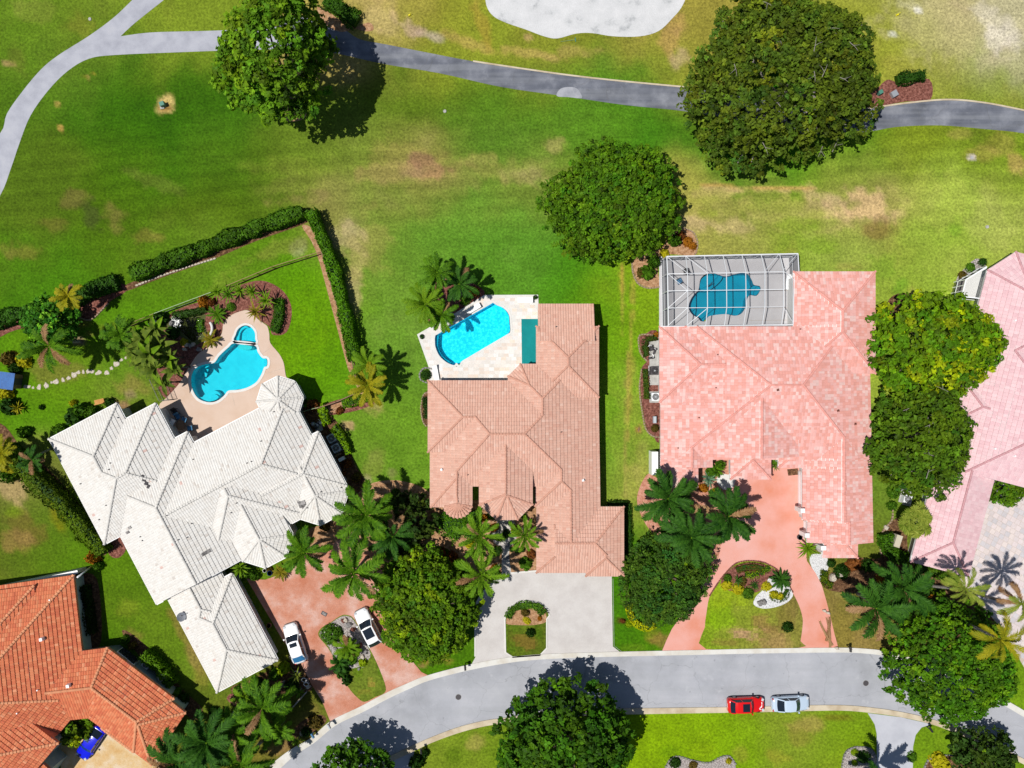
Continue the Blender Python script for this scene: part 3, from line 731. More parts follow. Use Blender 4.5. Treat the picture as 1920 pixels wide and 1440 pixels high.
# paved court of the pale pink house: single pavers on a bed
def paver_field(name, pts, z, w, h, rot, cols, rng, mat, parent=None, hole=None, bed=None, smooth=0, gap=0.03):
    lp = loop_px(pts, z, smooth)
    hl = loop_px(hole, z, 3) if hole else None
    c = np.mean(np.array(lp), axis=0)
    cr_, sr_ = math.cos(R(rot)), math.sin(R(rot))
    rad = max(math.hypot(p[0] - c[0], p[1] - c[1]) for p in lp) + 1
    V = []; Fc = []; Cc = []
    ni, nj = int(rad / w) + 1, int(rad / h) + 1
    for j in range(-nj, nj + 1):
        off = rng.random() * w
        for i in range(-ni, ni + 1):
            u0, v0 = i * w + off, j * h
            q = []
            for du, dv in ((gap / 2, gap / 2), (w - gap / 2, gap / 2), (w - gap / 2, h - gap / 2), (gap / 2, h - gap / 2)):
                u, v = u0 + du, v0 + dv
                q.append((c[0] + u * cr_ - v * sr_, c[1] + u * sr_ + v * cr_))
            V.append(q)
    V = np.array(V)
    ok = np.ones(len(V), dtype=bool)
    for k_ in range(4):
        ok &= inpoly(V[:, k_], lp)
        if hl: ok &= ~inpoly(V[:, k_], hl)
    V = V[ok]
    mb = MB()
    for q in V:
        col = cols[rng.randrange(len(cols))]; f = 0.94 + 0.12 * rng.random(); zz = z + rng.uniform(0.0, 0.006)
        col = tuple(min(0.85, a * f) for a in col)
        mb.add([(p[0], p[1], zz) for p in q] + [(p[0], p[1], z - 0.02) for p in q], [(0, 1, 2, 3), (4, 5, 1, 0), (5, 6, 2, 1), (6, 7, 3, 2), (7, 4, 0, 3)], col)
    return mb.build(name, mat, parent, colors=True, kind="stuff")
rg = random.Random(4)
pc = struct(slab("paver_court", [(1861,880),(1925,870),(2040,900),(2040,1300),(1925,1260),(1880,1180),(1800,1092),(1790,1075),(1815,1050)], -0.05, 0.02, M['joint']))
paver_field("court_paver", [(1861,880),(1925,870),(2040,900),(2040,1300),(1925,1260),(1880,1180),(1800,1092),(1790,1075),(1815,1050)], 0.03, 0.62, 0.62, -30, [A(228,216,216), A(236,222,222), A(220,214,218), A(240,226,222)], rg, M['attr'], pc)

# ------------------------------------------------------------------ planting beds
BEDS = [
 ("mulch_bed", [(312,610),(318,590),(345,575),(392,560),(440,538),(490,526),(530,545),(547,580),(538,622),(512,628),(504,612),(480,596),(466,582),(453,583),(431,592),(419,607),(416,623),(409,636),(387,653),(371,665),(337,719),(316,745),(302,738),(288,700),(285,650)], 'mulch_red', [POND_RIM]),
 ("hedge_bed_or_shade", [(-20,640),(20,622),(60,610),(100,592),(130,580),(150,594),(170,600),(186,588),(205,566),(236,546),(224,532),(140,556),(60,588),(-20,612)], 'mulch_red', None),
 ("hedge_bed_or_shade", [(236,546),(300,522),(400,486),(480,452),(570,420),(572,410),(480,440),(400,474),(300,510),(236,534)], 'mulch_brown', None),
 ("fence_bed", [(566,424),(588,430),(604,468),(636,580),(662,690),(684,748),(640,770),(604,778),(596,770),(668,738),(652,690),(624,585),(592,470)], 'mulch_tan', None),
 ("mulch_bed", [(604,760),(680,738),(708,744),(700,758),(660,772),(610,778)], 'mulch_red', None),
 ("equipment_bed", [(560,770),(604,770),(640,800),(654,830),(662,862),(690,908),(716,912),(724,926),(690,940),(640,930),(600,850)], 'mulch_brown', None),
 ("front_bed", [(560,1000),(610,980),(660,935),(700,905),(760,903),(812,935),(812,1040),(770,1065),(715,1050),(640,1016),(600,1030),(575,1045)], 'mulch_tan', None),
 ("front_bed", [(800,952),(1006,945),(1007,1072),(958,1074),(938,1081),(920,1098),(890,1080),(840,1030),(800,1015)], 'mulch_tan', None),
 ("side_bed", [(804,737),(795,740),(790,765),(794,790),(804,795)], 'mulch_brown', None),
 ("palm_bed", [(795,590),(816,606),(850,590),(898,562),(908,546),(880,528),(840,515),(805,545)], 'mulch_red', None),
 ("corner_bed", [(1187,491),(1189,512),(1198,530),(1214,538),(1236,536),(1236,480),(1301,479),(1306,458),(1299,438),(1280,429),(1255,440),(1240,465),(1200,478)], 'mulch_tan', None),
 ("side_bed", [(1237,633),(1205,629),(1199,636),(1203,662),(1213,676),(1203,691),(1201,729),(1207,778),(1213,804),(1223,815),(1238,818)], 'mulch_red', None),
 ("front_bed", [(1240,893),(1216,888),(1199,915),(1195,945),(1212,985),(1240,1012),(1300,1052),(1345,1068),(1352,1030),(1358,960),(1372,905),(1376,850),(1330,850)], 'mulch_peach', None),
 ("gravel_bed", [(1518,1042),(1545,1040),(1554,1058),(1546,1082),(1537,1088),(1524,1068)], 'gravel_white', None),
 ("palm_bed", [(1541,1092),(1556,1076),(1600,1046),(1650,1046),(1656,1000),(1680,972),(1700,975),(1712,1058),(1812,1086),(1850,1110),(1890,1180),(1800,1200),(1720,1150),(1640,1118),(1560,1108)], 'mulch_brown', None),
 ("oak_bed", [(1630,176),(1662,150),(1685,154),(1742,148),(1744,188),(1700,190),(1650,199),(1590,208),(1560,190)], 'mulch_red', None),
 ("tree_bed", [(520,190),(545,188),(572,200),(572,220),(550,228),(528,222)], 'mulch_tan', None),
 ("corner_bed", [(200,1012),(230,1004),(236,1030),(222,1046),(205,1040)], 'mulch_red', None),
 ("kerb_bed", [(1575,1500),(1580,1440),(1586,1412),(1602,1402),(1630,1404),(1643,1420),(1645,1500)], 'gravel_grey', None),
 ("kerb_bed", [(1732,1500),(1734,1440),(1744,1424),(1770,1418),(1800,1420),(1860,1440),(1870,1500)], 'mulch_brown', None),
 ("kerb_bed", [(1248,1500),(1250,1440),(1258,1426),(1272,1420),(1300,1428),(1330,1432),(1350,1422),(1368,1420),(1378,1434),(1380,1500)], 'gravel_grey', None),
 ("hedge_bed_or_shade", [(40,840),(60,850),(110,900),(160,960),(200,1020),(192,1042),(160,1010),(110,950),(60,890),(0,830),(-20,790),(10,800)], 'mulch_brown', None),  # brown strip standing in for the dark shade along the hedge
 ("side_bed", [(146,1090),(182,1086),(190,1200),(164,1206)], 'mulch_brown', None),
 ("side_bed", [(232,1192),(246,1188),(300,1236),(340,1290),(380,1330),(360,1350),(310,1290)], 'mulch_brown', None),
 ("garden_bed", [(432,1292),(470,1275),(540,1240),(566,1240),(586,1290),(560,1300),(520,1320),(470,1330)], 'mulch_brown', None),
 ("corner_bed", [(425,1310),(437,1300),(452,1315),(443,1326)], 'mulch_red', None),
 ("kerb_bed", [(540,1398),(560,1380),(590,1372),(612,1352),(600,1340),(570,1350),(545,1375)], 'mulch_brown', None),
 ("hedge_bed_or_shade", [(1795,520),(1830,485),(1848,500),(1815,525),(1802,552),(1795,545)], 'gravel_grey', None),
 ("side_bed", [(1668,560),(1700,550),(1720,560),(1690,590),(1660,640),(1646,660),(1644,620)], 'mulch_brown', None),
 ("sand_edge", [(596,8),(612,20),(650,45),(680,58),(700,56),(690,42),(640,60),(600,36)], 'mulch_tan', None),
]
for nm, pts, mt, holes in BEDS:
    z = 0.018 + 0.002 * (len(pts) % 5)
    mb = MB(); slab_mb(mb, loop_px(pts, z, 4), -0.03, z, [loop_px(h, z, 4) for h in (holes or [])])
    struct(mb.build(nm, M[mt]))
def bed2(nm, pts, mt, z):
    mb = MB(); slab_mb(mb, loop_px(pts, z, 4), 0.0, z); struct(mb.build(nm, M[mt]))
bed2("island_bed", [(650,1155),(664,1164),(686,1206),(694,1232),(668,1252),(636,1248),(617,1214),(600,1192),(604,1180),(621,1168),(638,1157)], 'gravel_grey', 0.062)
bed2("island_bed", [(1354,1084),(1362.5,1074),(1378,1061),(1398,1055),(1419,1055),(1435,1059),(1456,1071),(1470,1089),(1440,1094),(1425,1108),(1400,1112),(1370,1108),(1352,1100)], 'mulch_red', 0.062)
bed2("island_gravel", [(1440,1086),(1454,1082),(1474,1094),(1487,1113),(1478,1128),(1456,1138),(1430,1141),(1413,1133),(1418,1118),(1430,1106)], 'gravel_white', 0.068)
bed2("island_bed", [(949.5,1162),(952,1151),(962,1140),(976,1132),(991,1130),(1011,1134),(1022,1142),(1024,1152),(1024,1166),(1000,1172),(970,1172),(950,1170)], 'mulch_tan', 0.062)
struct(slab("slate_walk", [(936,972),(958,972),(970,990),(966,1016),(956,1027),(955,1050),(958,1076),(942,1082),(941,1060),(940,1030),(927,1018),(922,1000),(930,984)], 0.0, 0.05, M['slate'], smooth=3))
struct(slab("gravel_strip", [(1476,880),(1496,878),(1497,890),(1478,892)], 0.0, 0.045, M['mulch_brown']))
struct(slab("slate_walk", [(1343,900),(1352,888),(1366,890),(1372,880),(1380,884),(1376,912),(1356,918)], 0.0, 0.045, M['white_stone'], smooth=2))

# ------------------------------------------------------------------ pools and decks
DECK1 = [(467,583),(453,583),(431.7,592),(419,606.7),(416.5,623),(409,636),(386.7,653),(370,665),(352,692),(337,718),(313,745),(297,764),(310,800),(340,850),(380,860),(500,790),(560,778),(552,722),(538,708),(535,700),(531.7,680),(523,663),(506.7,643),(505,626.7),(501.7,613),(496.7,608),(481.7,597)]
def pool(deckname, deck, pools, deckz, deckmat, dsmooth, pl):
    hl = [loop_px(p, deckz, 4) for p in pools]
    mb = MB(); slab_mb(mb, loop_px(deck, deckz, dsmooth), -0.1, deckz, hl)
    d = struct(mb.build(deckname, deckmat))
    for p, (nm, plm, wm, depth, wl) in zip(pools, pl):
        lp = loop_px(p, deckz, 4)
        if area2(lp) < 0: lp.reverse()
        n = len(lp)
        mb = MB()
        tr = tessellate_polygon([[Vector((a, b, 0)) for a, b in lp]])
        vs = [(a, b, -depth) for a, b in lp]
        fs = []
        for t in tr:
            a, b, c = [vs[i] for i in t]
            fs.append(tuple(t) if (b[0]-a[0])*(c[1]-a[1])-(b[1]-a[1])*(c[0]-a[0]) > 0 else tuple(reversed(t)))
        mb.add(vs, fs)
        v2 = [(a, b, deckz - 0.002) for a, b in lp] + vs
        mb.add(v2, [(i, (i + 1) % n, n + (i + 1) % n, n + i) for i in range(n)])
        basin = struct(mb.build(nm + "_basin", plm))
        mb = MB(); slab_mb(mb, lp, wl, wl, sides=False)
        struct(mb.build(nm + "_water", wm))
    return d
d1 = pool("beige_pool_deck", DECK1, [POOL1, SPA1], 0.05, M['pool_deck'], 3, [("pool", M['plaster_pale'], M['water'], 1.35, -0.06), ("spa", M['plaster_pale'], M['water'], 0.75, -0.04)])
for P_, w_ in ((POOL1, 0.30), (SPA1, 0.26)):
    o = struct(ring("pool_coping", P_, w_, 0.02, 0.085, M['white_stone'], 4))
# steps in the pools
def step(pts, z, mat, nm="pool_step"):
    return struct(slab(nm, pts, -1.3, z, mat, smooth=3))
step([(373,746),(390,742),(402,739),(410,744),(404,750),(390,753),(378,750)], -0.32, M['plaster_pale'])
step([(380,744),(392,734),(406,733),(413,741),(404,747),(390,750)], -0.62, M['plaster_pale'])
step([(448,640),(450,625),(458,616),(466,614),(459,611),(448,617),(442.5,628),(441.5,639)], -0.35, M['plaster_pale'], "spa_bench")
step([(446,651),(450,646.5),(470,648.5),(472,653),(466,656),(450,655)], -0.10, M['white_stone'], "spa_spillway")
step([(495,673),(499.5,673.5),(501,680),(499.5,686),(495.5,688)], -0.25, M['plaster_pale'])
for a, b in (((430,800),(505,762)), ((490,664),(508,652)), ((352,730),(340,722)), ((440,760),(436,742)), ((500,700),(533,690))):
    mb = MB(); mb.beam(W(*a, 0.052), W(*b, 0.052), 0.04, 0.012); struct(mb.build("deck_joint", M['joint']))

DECK2 = [(782,627),(815,608),(850,589),(908,553),(1009,552.5),(1010,575),(1012,690),(985,720),(955,735),(803,735),(803,712),(808,700)]
d2 = pool("travertine_deck", DECK2, [POOL2], 0.05, M['white_stone'], 0, [("pool", M['plaster_caustic'], M['water'], 1.45, -0.05)])
paver_field("travertine_paver", DECK2, 0.056, 0.62, 0.42, 0, [A(250,240,233), A(252,245,240), A(248,232,220), A(250,242,236), A(244,237,230), A(251,234,218), A(253,250,248)], rg, M['attr'], d2, hole=grown(cr(POOL2, 3), 3.0), gap=0.035)
struct(ring("pool_coping", POOL2, 0.25, 0.02, 0.075, M['white_stone'], 4))
step([(931,573),(941.9,577.5),(950,585),(954.2,593.5),(955,604),(955.8,620),(951,625),(940,618),(934,600),(932,585)], -0.55, M['plaster_caustic'])
step([(941.9,577.5),(950,585),(954.2,593.5),(955,604),(955.8,620),(951,624),(946,612),(943,598),(940,585)], -0.25, M['plaster_caustic'])
step([(818,632),(822,628),(821,650),(830,668),(845,680),(838,679),(825,667.5),(818,652),(816.5,641)], -0.45, M['plaster_blue'])

DECK3 = [(1236,481),(1496,476),(1497,520),(1500,650),(1236,650)]
d3 = pool("screened_deck", DECK3, [POOL3], 0.05, M['grey_deck'], 0, [("pool", M['plaster_blue'], M['water_deep'], 1.4, -0.05)])
step([(1312,541),(1315,524),(1327,515),(1339,514),(1354,519),(1348,530),(1336,540),(1324,547)], -0.5, M['plaster_blue'])
step([(1312,541),(1315,524),(1327,515),(1339,514),(1346,517),(1338,526),(1325,536)], -0.25, M['plaster_blue'])
step([(1413,536),(1424,538),(1424.5,544),(1418,553.5),(1408,552),(1405,545)], -0.5, M['plaster_blue'])
step([(1418,538),(1424,539),(1424.5,544),(1418,553.5),(1413,552)], -0.22, M['plaster_blue'])
for y in (545, 578, 601):
    mb = MB(); mb.beam(W(1425 if y == 545 else 1405, y, 0.052), W(1486, y - 1, 0.052), 0.04, 0.012); struct(mb.build("deck_joint", M['joint']))

# pond
lp = loop_px(POND, 0.0, 4)
mb = MB(); slab_mb(mb, lp, -0.7, -0.55, sides=False); n_ = len(lp)
rimo = offs(lp, 0.45)
if area2(lp) < 0: lp.reverse(); rimo.reverse()
mb.add([(a, b, 0.035) for a, b in lp] + [(a, b, -0.56) for a, b in lp], [(i, (i + 1) % n_, n_ + (i + 1) % n_, n_ + i) for i in range(n_)])
slab_mb(mb, loop_px(POND_RIM, 0.035, 4), 0.0, 0.035, [lp])
struct(mb.build("pond_basin", M['pond_bed']))
mb = MB(); slab_mb(mb, lp, -0.08, -0.08, sides=False); struct(mb.build("pond_water", M['pond_water']))
# ------------------------------------------------------------------ houses: every roof is the upper envelope of hipped masses
def clip2(poly, a, b, c):
    """keep a*x+b*y+c >= 0; points may carry z"""
    out = []
    n = len(poly)
    for i in range(n):
        p = poly[i]; q = poly[(i + 1) % n]
        dp = a * p[0] + b * p[1] + c; dq = a * q[0] + b * q[1] + c
        if dp >= 0: out.append(p)
        if (dp >= 0) != (dq >= 0):
            t = dp / (dp - dq)
            out.append(tuple(p[k] + (q[k] - p[k]) * t for k in range(len(p))))
    return out

def parea(p):
    return abs(area2(p)) / 2

class Mass:
    def __init__(self, edges, inside, wall=0.5, zin=3.0):
        """edges: (x1,y1,x2,y2,z,pitch) in picture pixels, z the eave height, pitch None = open / gable end"""
        ins = W(*inside, zin)
        self.h = []      # inward half planes
        self.pl = []     # planes (gx,gy,c) or None
        self.nrm = []
        for (x1, y1, x2, y2, z, p) in edges:
            a = W(x1, y1, z); b = W(x2, y2, z)
            dx, dy = b[0] - a[0], b[1] - a[1]
            L = math.hypot(dx, dy); nx_, ny_ = -dy / L, dx / L
            if nx_ * (ins[0] - a[0]) + ny_ * (ins[1] - a[1]) < 0: nx_, ny_ = -nx_, -ny_
            self.h.append((nx_, ny_, -(nx_ * a[0] + ny_ * a[1])))
            self.nrm.append((nx_, ny_, a))
            if p is None: self.pl.append(None)
            else: self.pl.append((p * nx_, p * ny_, z - p * (nx_ * a[0] + ny_ * a[1])))
        big = [(-400, -400), (400, -400), (400, 400), (-400, 400)]
        for h in self.h: big = clip2(big, *h)
        self.foot = big
        ins_poly = [(-400, -400), (400, -400), (400, 400), (-400, 400)]
        for h, pl in zip(self.h, self.pl):
            ins_poly = clip2(ins_poly, h[0], h[1], h[2] - (wall if pl is not None else 0.05))
        self.inset = ins_poly
        self.faces = []
        for i, p in enumerate(self.pl):
            if p is None: continue
            f = self.foot
            for j, q in enumerate(self.pl):
                if q is None or j == i: continue
                f = clip2(f, q[0] - p[0], q[1] - p[1], q[2] - p[2])
                if len(f) < 3: break
            if len(f) >= 3 and parea(f) > 0.02: self.faces.append((i, f))
    def z(self, x, y, eps=1e-6):
        for h in self.h:
            if h[0] * x + h[1] * y + h[2] < -eps: return None
        best = None
        for i, p in enumerate(self.pl):
            if p is None: continue
            v = p[0] * x + p[1] * y + p[2]
            if best is None or v < best[0]: best = (v, i)
        return best

def env(masses, x, y):
    b = None
    for m in masses:
        r = m.z(x, y)
        if r is not None and (b is None or r[0] > b[0]): b = (r[0], m.pl[r[1]])
    return b

def subtract(pieces, hs):
    out = []
    for p in pieces:
        rest = p
        for h in hs:
            o = clip2(rest, -h[0], -h[1], -h[2])
            if len(o) >= 3 and parea(o) > 0.003: out.append(o)
            rest = clip2(rest, *h)
            if len(rest) < 3: break
    return out

def tiles(mb, piece, plane, nrm, st, rng):
    nx_, ny_, a0 = nrm
    tx, ty = -ny_, nx_
    P = np.array([p[:2] for p in piece])
    U = (P[:, 0] - a0[0]) * tx + (P[:, 1] - a0[1]) * ty
    S = (P[:, 0] - a0[0]) * nx_ + (P[:, 1] - a0[1]) * ny_
    w, e = st['w'], st['e']
    i0, i1 = int(math.floor(U.min() / w)), int(math.ceil(U.max() / w))
    j0, j1 = int(math.floor(S.min() / e)), int(math.ceil(S.max() / e))
    pc = piece if area2(piece) > 0 else list(reversed(piece))
    hp = []
    for k in range(len(pc)):
        x1, y1 = pc[k][:2]; x2, y2 = pc[(k + 1) % len(pc)][:2]
        L = math.hypot(x2 - x1, y2 - y1)
        if L < 1e-5: continue
        hp.append((-(y2 - y1) / L, (x2 - x1) / L, ((y2 - y1) * x1 - (x2 - x1) * y1) / L))
    H = np.array(hp)
    I, J = np.meshgrid(np.arange(i0, i1), np.arange(j0, j1))
    I = I.ravel(); J = J.ravel()
    if len(I) == 0: return
    def xy(u, s): return np.stack([a0[0] + u * tx + s * nx_, a0[1] + u * ty + s * ny_], -1)
    u0, u1, s0, s1 = I * w, (I + 1) * w, J * e, (J + 1) * e
    C = np.stack([xy(u0, s0), xy(u1, s0), xy(u1, s1), xy(u0, s1)], 1)
    D = C @ H[:, :2].T + H[:, 2]
    full = (D >= -0.004).all((1, 2))
    none = (D < 0).all(1).any(1)
    lift, bar = st['lift'], st['bar']
    N = len(I)
    cols = st['col'](rng, N, I, J)
    jit = rng.uniform(0, st.get('jit', 0.012), N)
    # profile across the tile
    prof = st['prof']
    for t in np.where(~none)[0]:
        base = []
        for row, (s, lf) in enumerate(((s0[t], lift + jit[t]), (s1[t], 0.012))):
            for fu, hu in prof:
                u = u0[t] + fu * w
                x = a0[0] + u * tx + s * nx_; y = a0[1] + u * ty + s * ny_
                base.append((x, y, plane[0] * x + plane[1] * y + plane[2] + lf + hu * bar))
        k = len(prof)
        col = tuple(cols[t])
        if full[t]:
            low = [(b[0], b[1], plane[0] * b[0] + plane[1] * b[1] + plane[2] - 0.02) for b in base[:k]]
            fs = [(i, i + 1, k + i + 1, k + i) for i in range(k - 1)] + [(2 * k + i, 2 * k + i + 1, i + 1, i) for i in range(k - 1)]
            mb.add(base + low, fs, col)
        else:
            for i in range(k - 1):
                q = [base[i], base[i + 1], base[k + i + 1], base[k + i]]
                for h in hp:
                    q = clip2(q, *h)
                    if len(q) < 3: break
                if len(q) >= 3: mb.add(q, [tuple(range(len(q)))], col)

PROF_BARREL = ((0.0, 0.0), (0.3, 0.85), (0.6, 1.0), (0.88, 0.25), (1.0, 0.0))
PROF_FLAT = ((0.0, 0.0), (0.12, 0.6), (0.88, 0.8), (1.0, 0.0))

def caps(mb, p, q, rng, colf, r=0.15):
    p = Vector(p); q = Vector(q); d = q - p; L = d.length
    if L < 0.15: return
    if d.z > 0: p, q = q, p; d = -d
    d.normalize()
    s = d.cross(Vector((0, 0, 1)))
    if s.length < 1e-4: return
    s.normalize(); u = s.cross(d)
    n = max(1, int(round(L / 0.36)))
    st = L / n
    for i in range(n):
        a = p + d * (i * st); b = p + d * ((i + 1) * st + 0.02)
        vs = []
        for c, rr, up in ((a, r * 0.86, 0.015), (b, r * 1.06, 0.055)):
            for ang in (200, 150, 110, 70, 30, -20):
                vs.append(c + s * (rr * math.cos(R(ang))) + u * (rr * 0.85 * math.sin(R(ang)) + up))
        mb.add(vs, [(j, j + 1, 7 + j, 6 + j) for j in range(5)] + [(11, 10, 9, 8, 7, 6)], colf(rng))

def house(name, label, masses, style, wall_mat, trim_mat, seed, group=None):
    rng = np.random.default_rng(seed)
    allp = [p for m in masses for p in m.foot]
    cx = sum(p[0] for p in allp) / len(allp); cy = sum(p[1] for p in allp) / len(allp)
    root = thing(name, label, "house", (cx, cy, 0), 0, group)
    roof_deck = MB(); walls = MB()
    segs = {}; trims = {}
    slopes = []
    mt = style['mat']
    for mi, m in enumerate(masses):
        for fi, face in m.faces:
            pl = m.pl[fi]
            pieces = [face]
            for mj, o in enumerate(masses):
                if mj == mi: continue
                eps = 1e-4 if mj > mi else -1e-4
                hs = list(o.h) + [(q[0] - pl[0], q[1] - pl[1], q[2] - pl[2] - eps) for q in o.pl if q is not None]
                hs = [h for h in hs]
                np_ = []
                for pc in pieces:
                    # quick reject
                    r = pc
                    for h in hs:
                        r = clip2(r, *h)
                        if len(r) < 3: break
                    if len(r) < 3 or parea(r) < 0.003: np_.append(pc)
                    else: np_ += subtract([pc], hs)
                pieces = np_
                if not pieces: break
            if not pieces: continue
            tm = MB(); trim = trims.setdefault(mi, MB())
            for pc in pieces:
                roof_deck.add([(p[0], p[1], pl[0] * p[0] + pl[1] * p[1] + pl[2] - 0.03) for p in pc], [tuple(range(len(pc)))])
                tiles(tm, pc, pl, m.nrm[fi], style, rng)
                ccw = pc if area2(pc) > 0 else list(reversed(pc))
                for k in range(len(ccw)):
                    a = ccw[k]; b = ccw[(k + 1) % len(ccw)]
                    L = math.hypot(b[0] - a[0], b[1] - a[1])
                    if L < 0.05: continue
                    ox, oy = (b[1] - a[1]) / L, -(b[0] - a[0]) / L
                    ns = max(1, int(L / 0.5))
                    for q in range(ns):
                        p1 = (a[0] + (b[0] - a[0]) * q / ns, a[1] + (b[1] - a[1]) * q / ns)
                        p2 = (a[0] + (b[0] - a[0]) * (q + 1) / ns, a[1] + (b[1] - a[1]) * (q + 1) / ns)
                        mx, my = (p1[0] + p2[0]) / 2, (p1[1] + p2[1]) / 2
                        zz = lambda P, l: l[0] * P[0] + l[1] * P[1] + l[2]
                        e = env(masses, mx + ox * 0.03, my + oy * 0.03)
                        zi = zz((mx, my), pl)
                        if e is None or e[0] < zi - 0.12:
                            drop = 0.26 if e is None else zi - e[0] + 0.05
                            z1, z2 = zz(p1, pl), zz(p2, pl)
                            o_ = 0.0
                            trim.add([(p1[0], p1[1], z1 - drop), (p2[0], p2[1], z2 - drop), (p2[0], p2[1], z2 + 0.005), (p1[0], p1[1], z1 + 0.005)], [(0, 1, 2, 3)])
                            if e is None:
                                trim.add([(p1[0], p1[1], z1 - drop), (p1[0] - ox * .6, p1[1] - oy * .6, z1 - drop), (p2[0] - ox * .6, p2[1] - oy * .6, z2 - drop), (p2[0], p2[1], z2 - drop)], [(0, 1, 2, 3)])
                                # gutter lip, a hand's breadth outside the tiles
                                if style.get('gutter', 0.0):
                                    g = style['gutter']
                                    trim.add([(p1[0], p1[1], z1 - .03), (p2[0], p2[1], z2 - .03), (p2[0] + ox * g, p2[1] + oy * g, z2 - .03), (p1[0] + ox * g, p1[1] + oy * g, z1 - .03),
                                              (p1[0] + ox * g, p1[1] + oy * g, z1 - .16), (p2[0] + ox * g, p2[1] + oy * g, z2 - .16)], [(0, 3, 2, 1), (3, 4, 5, 2)])
                        elif abs(e[0] - zi) < 0.1 and e[1] != pl:
                            t = 0.3
                            far = (mx + ox * t, my + oy * t)
                            if zz(far, pl) > zz(far, e[1]) + 0.02:     # convex: a ridge or hip
                                ids = tuple(sorted((tuple(round(v, 3) for v in pl), tuple(round(v, 3) for v in e[1]))))
                                segs.setdefault(ids, []).append((p1, p2, pl))
            if tm.v:
                slopes.append((parea(face), tm))
    root_roof = roof_deck.build("roof", mt, root, True, colors=True)
    for ar, tm in slopes:
        tm.build("roof_tiles", mt, root_roof, False, colors=True, kind="stuff")
    for ids, ss in segs.items():
        a, b = ss[0][0], ss[0][1]
        L = math.hypot(b[0] - a[0], b[1] - a[1]); dx, dy = (b[0] - a[0]) / L, (b[1] - a[1]) / L
        iv = []
        for p1, p2, pl in ss:
            t1 = (p1[0] - a[0]) * dx + (p1[1] - a[1]) * dy; t2 = (p2[0] - a[0]) * dx + (p2[1] - a[1]) * dy
            iv.append((min(t1, t2), max(t1, t2)))
        iv.sort()
        mg = []
        for t1, t2 in iv:
            if mg and t1 < mg[-1][1] + 0.3: mg[-1][1] = max(mg[-1][1], t2)
            else: mg.append([t1, t2])
        pl = ss[0][2]
        for t1, t2 in mg:
            if t2 - t1 < 0.35: continue
            P1 = (a[0] + dx * t1, a[1] + dy * t1); P2 = (a[0] + dx * t2, a[1] + dy * t2)
            rm = MB()
            caps(rm, (*P1, pl[0] * P1[0] + pl[1] * P1[1] + pl[2] + 0.04), (*P2, pl[0] * P2[0] + pl[1] * P2[1] + pl[2] + 0.04), rng, style['cap'], style.get('capr', 0.15))
            if rm.v: rm.build("ridge_tiles", mt, root_roof, False, colors=True)
    for trim in trims.values():
        if trim.v: trim.build("fascia", trim_mat, root, True, kind="stuff")
    for m in masses:
        p = m.inset
        if len(p) < 3 or parea(p) < 1: continue
        if area2(p) < 0: p = list(reversed(p))
        n = len(p)
        top = [(q[0], q[1], m.z(*q, eps=1)[0] - 0.14) for q in p]
        bot = [(q[0], q[1], -0.05) for q in p]
        walls.add(bot + top, [(i, (i + 1) % n, n + (i + 1) % n, n + i) for i in range(n)])
    walls.build("wall", wall_mat, root, True)
    root["_"] = 1
    del root["_"]
    return root, root_roof, masses

def rect(x0, y0, x1, y1, Wd=None, N=None, E=None, S=None, wall=0.5, EL=None):
    z = 3.0
    def ed(a, b, c, d, s): return (a, b, c, d, s[0] if s else z, s[1] if s else None)
    return Mass([ed(x0, y0, x0, y1, Wd), ed(x0, y0, x1, y0, N), ed(*(EL or (x1, y0, x1, y1)), E), ed(x0, y1, x1, y1, S)], ((x0 + x1) / 2, (y0 + y1) / 2), wall)

def frame(ox, oy, deg):
    """picture frame turned by deg: a to the right-ish, b down-ish"""
    c, s = math.cos(R(deg)), math.sin(R(deg))
    return lambda a, b: (ox + a * c + b * s, oy - a * s + b * c)

def frect(F, a0, b0, a1, b1, Wd=None, N=None, E=None, S=None, wall=0.5):
    z = 3.0
    def ed(p, q, s):
        return (*F(*p), *F(*q), s[0] if s else z, s[1] if s else None)
    return Mass([ed((a0, b0), (a0, b1), Wd), ed((a0, b0), (a1, b0), N), ed((a1, b0), (a1, b1), E), ed((a0, b1), (a1, b1), S)], F((a0 + a1) / 2, (b0 + b1) / 2), wall)

def foct(F, a, b, ap, z, p, openN=None, k=0.4142, wall=0.5):
    """octagon with apothem ap; openN = how far the north side is stretched"""
    t = ap * k
    pts = [(a + t, b - ap), (a + ap, b - t), (a + ap, b + t), (a + t, b + ap), (a - t, b + ap), (a - ap, b + t), (a - ap, b - t), (a - t, b - ap)]
    ed = []
    n = 8
    for i in range(n):
        q1, q2 = pts[i], pts[(i + 1) % n]
        if openN is not None and i in (0, 6, 7): continue
        ed.append((*F(*q1), *F(*q2), z, p))
    if openN is not None:
        ed.append((*F(a - ap, b - openN), *F(a + ap, b - openN), z, None))
    return Mass(ed, F(a, b), wall)

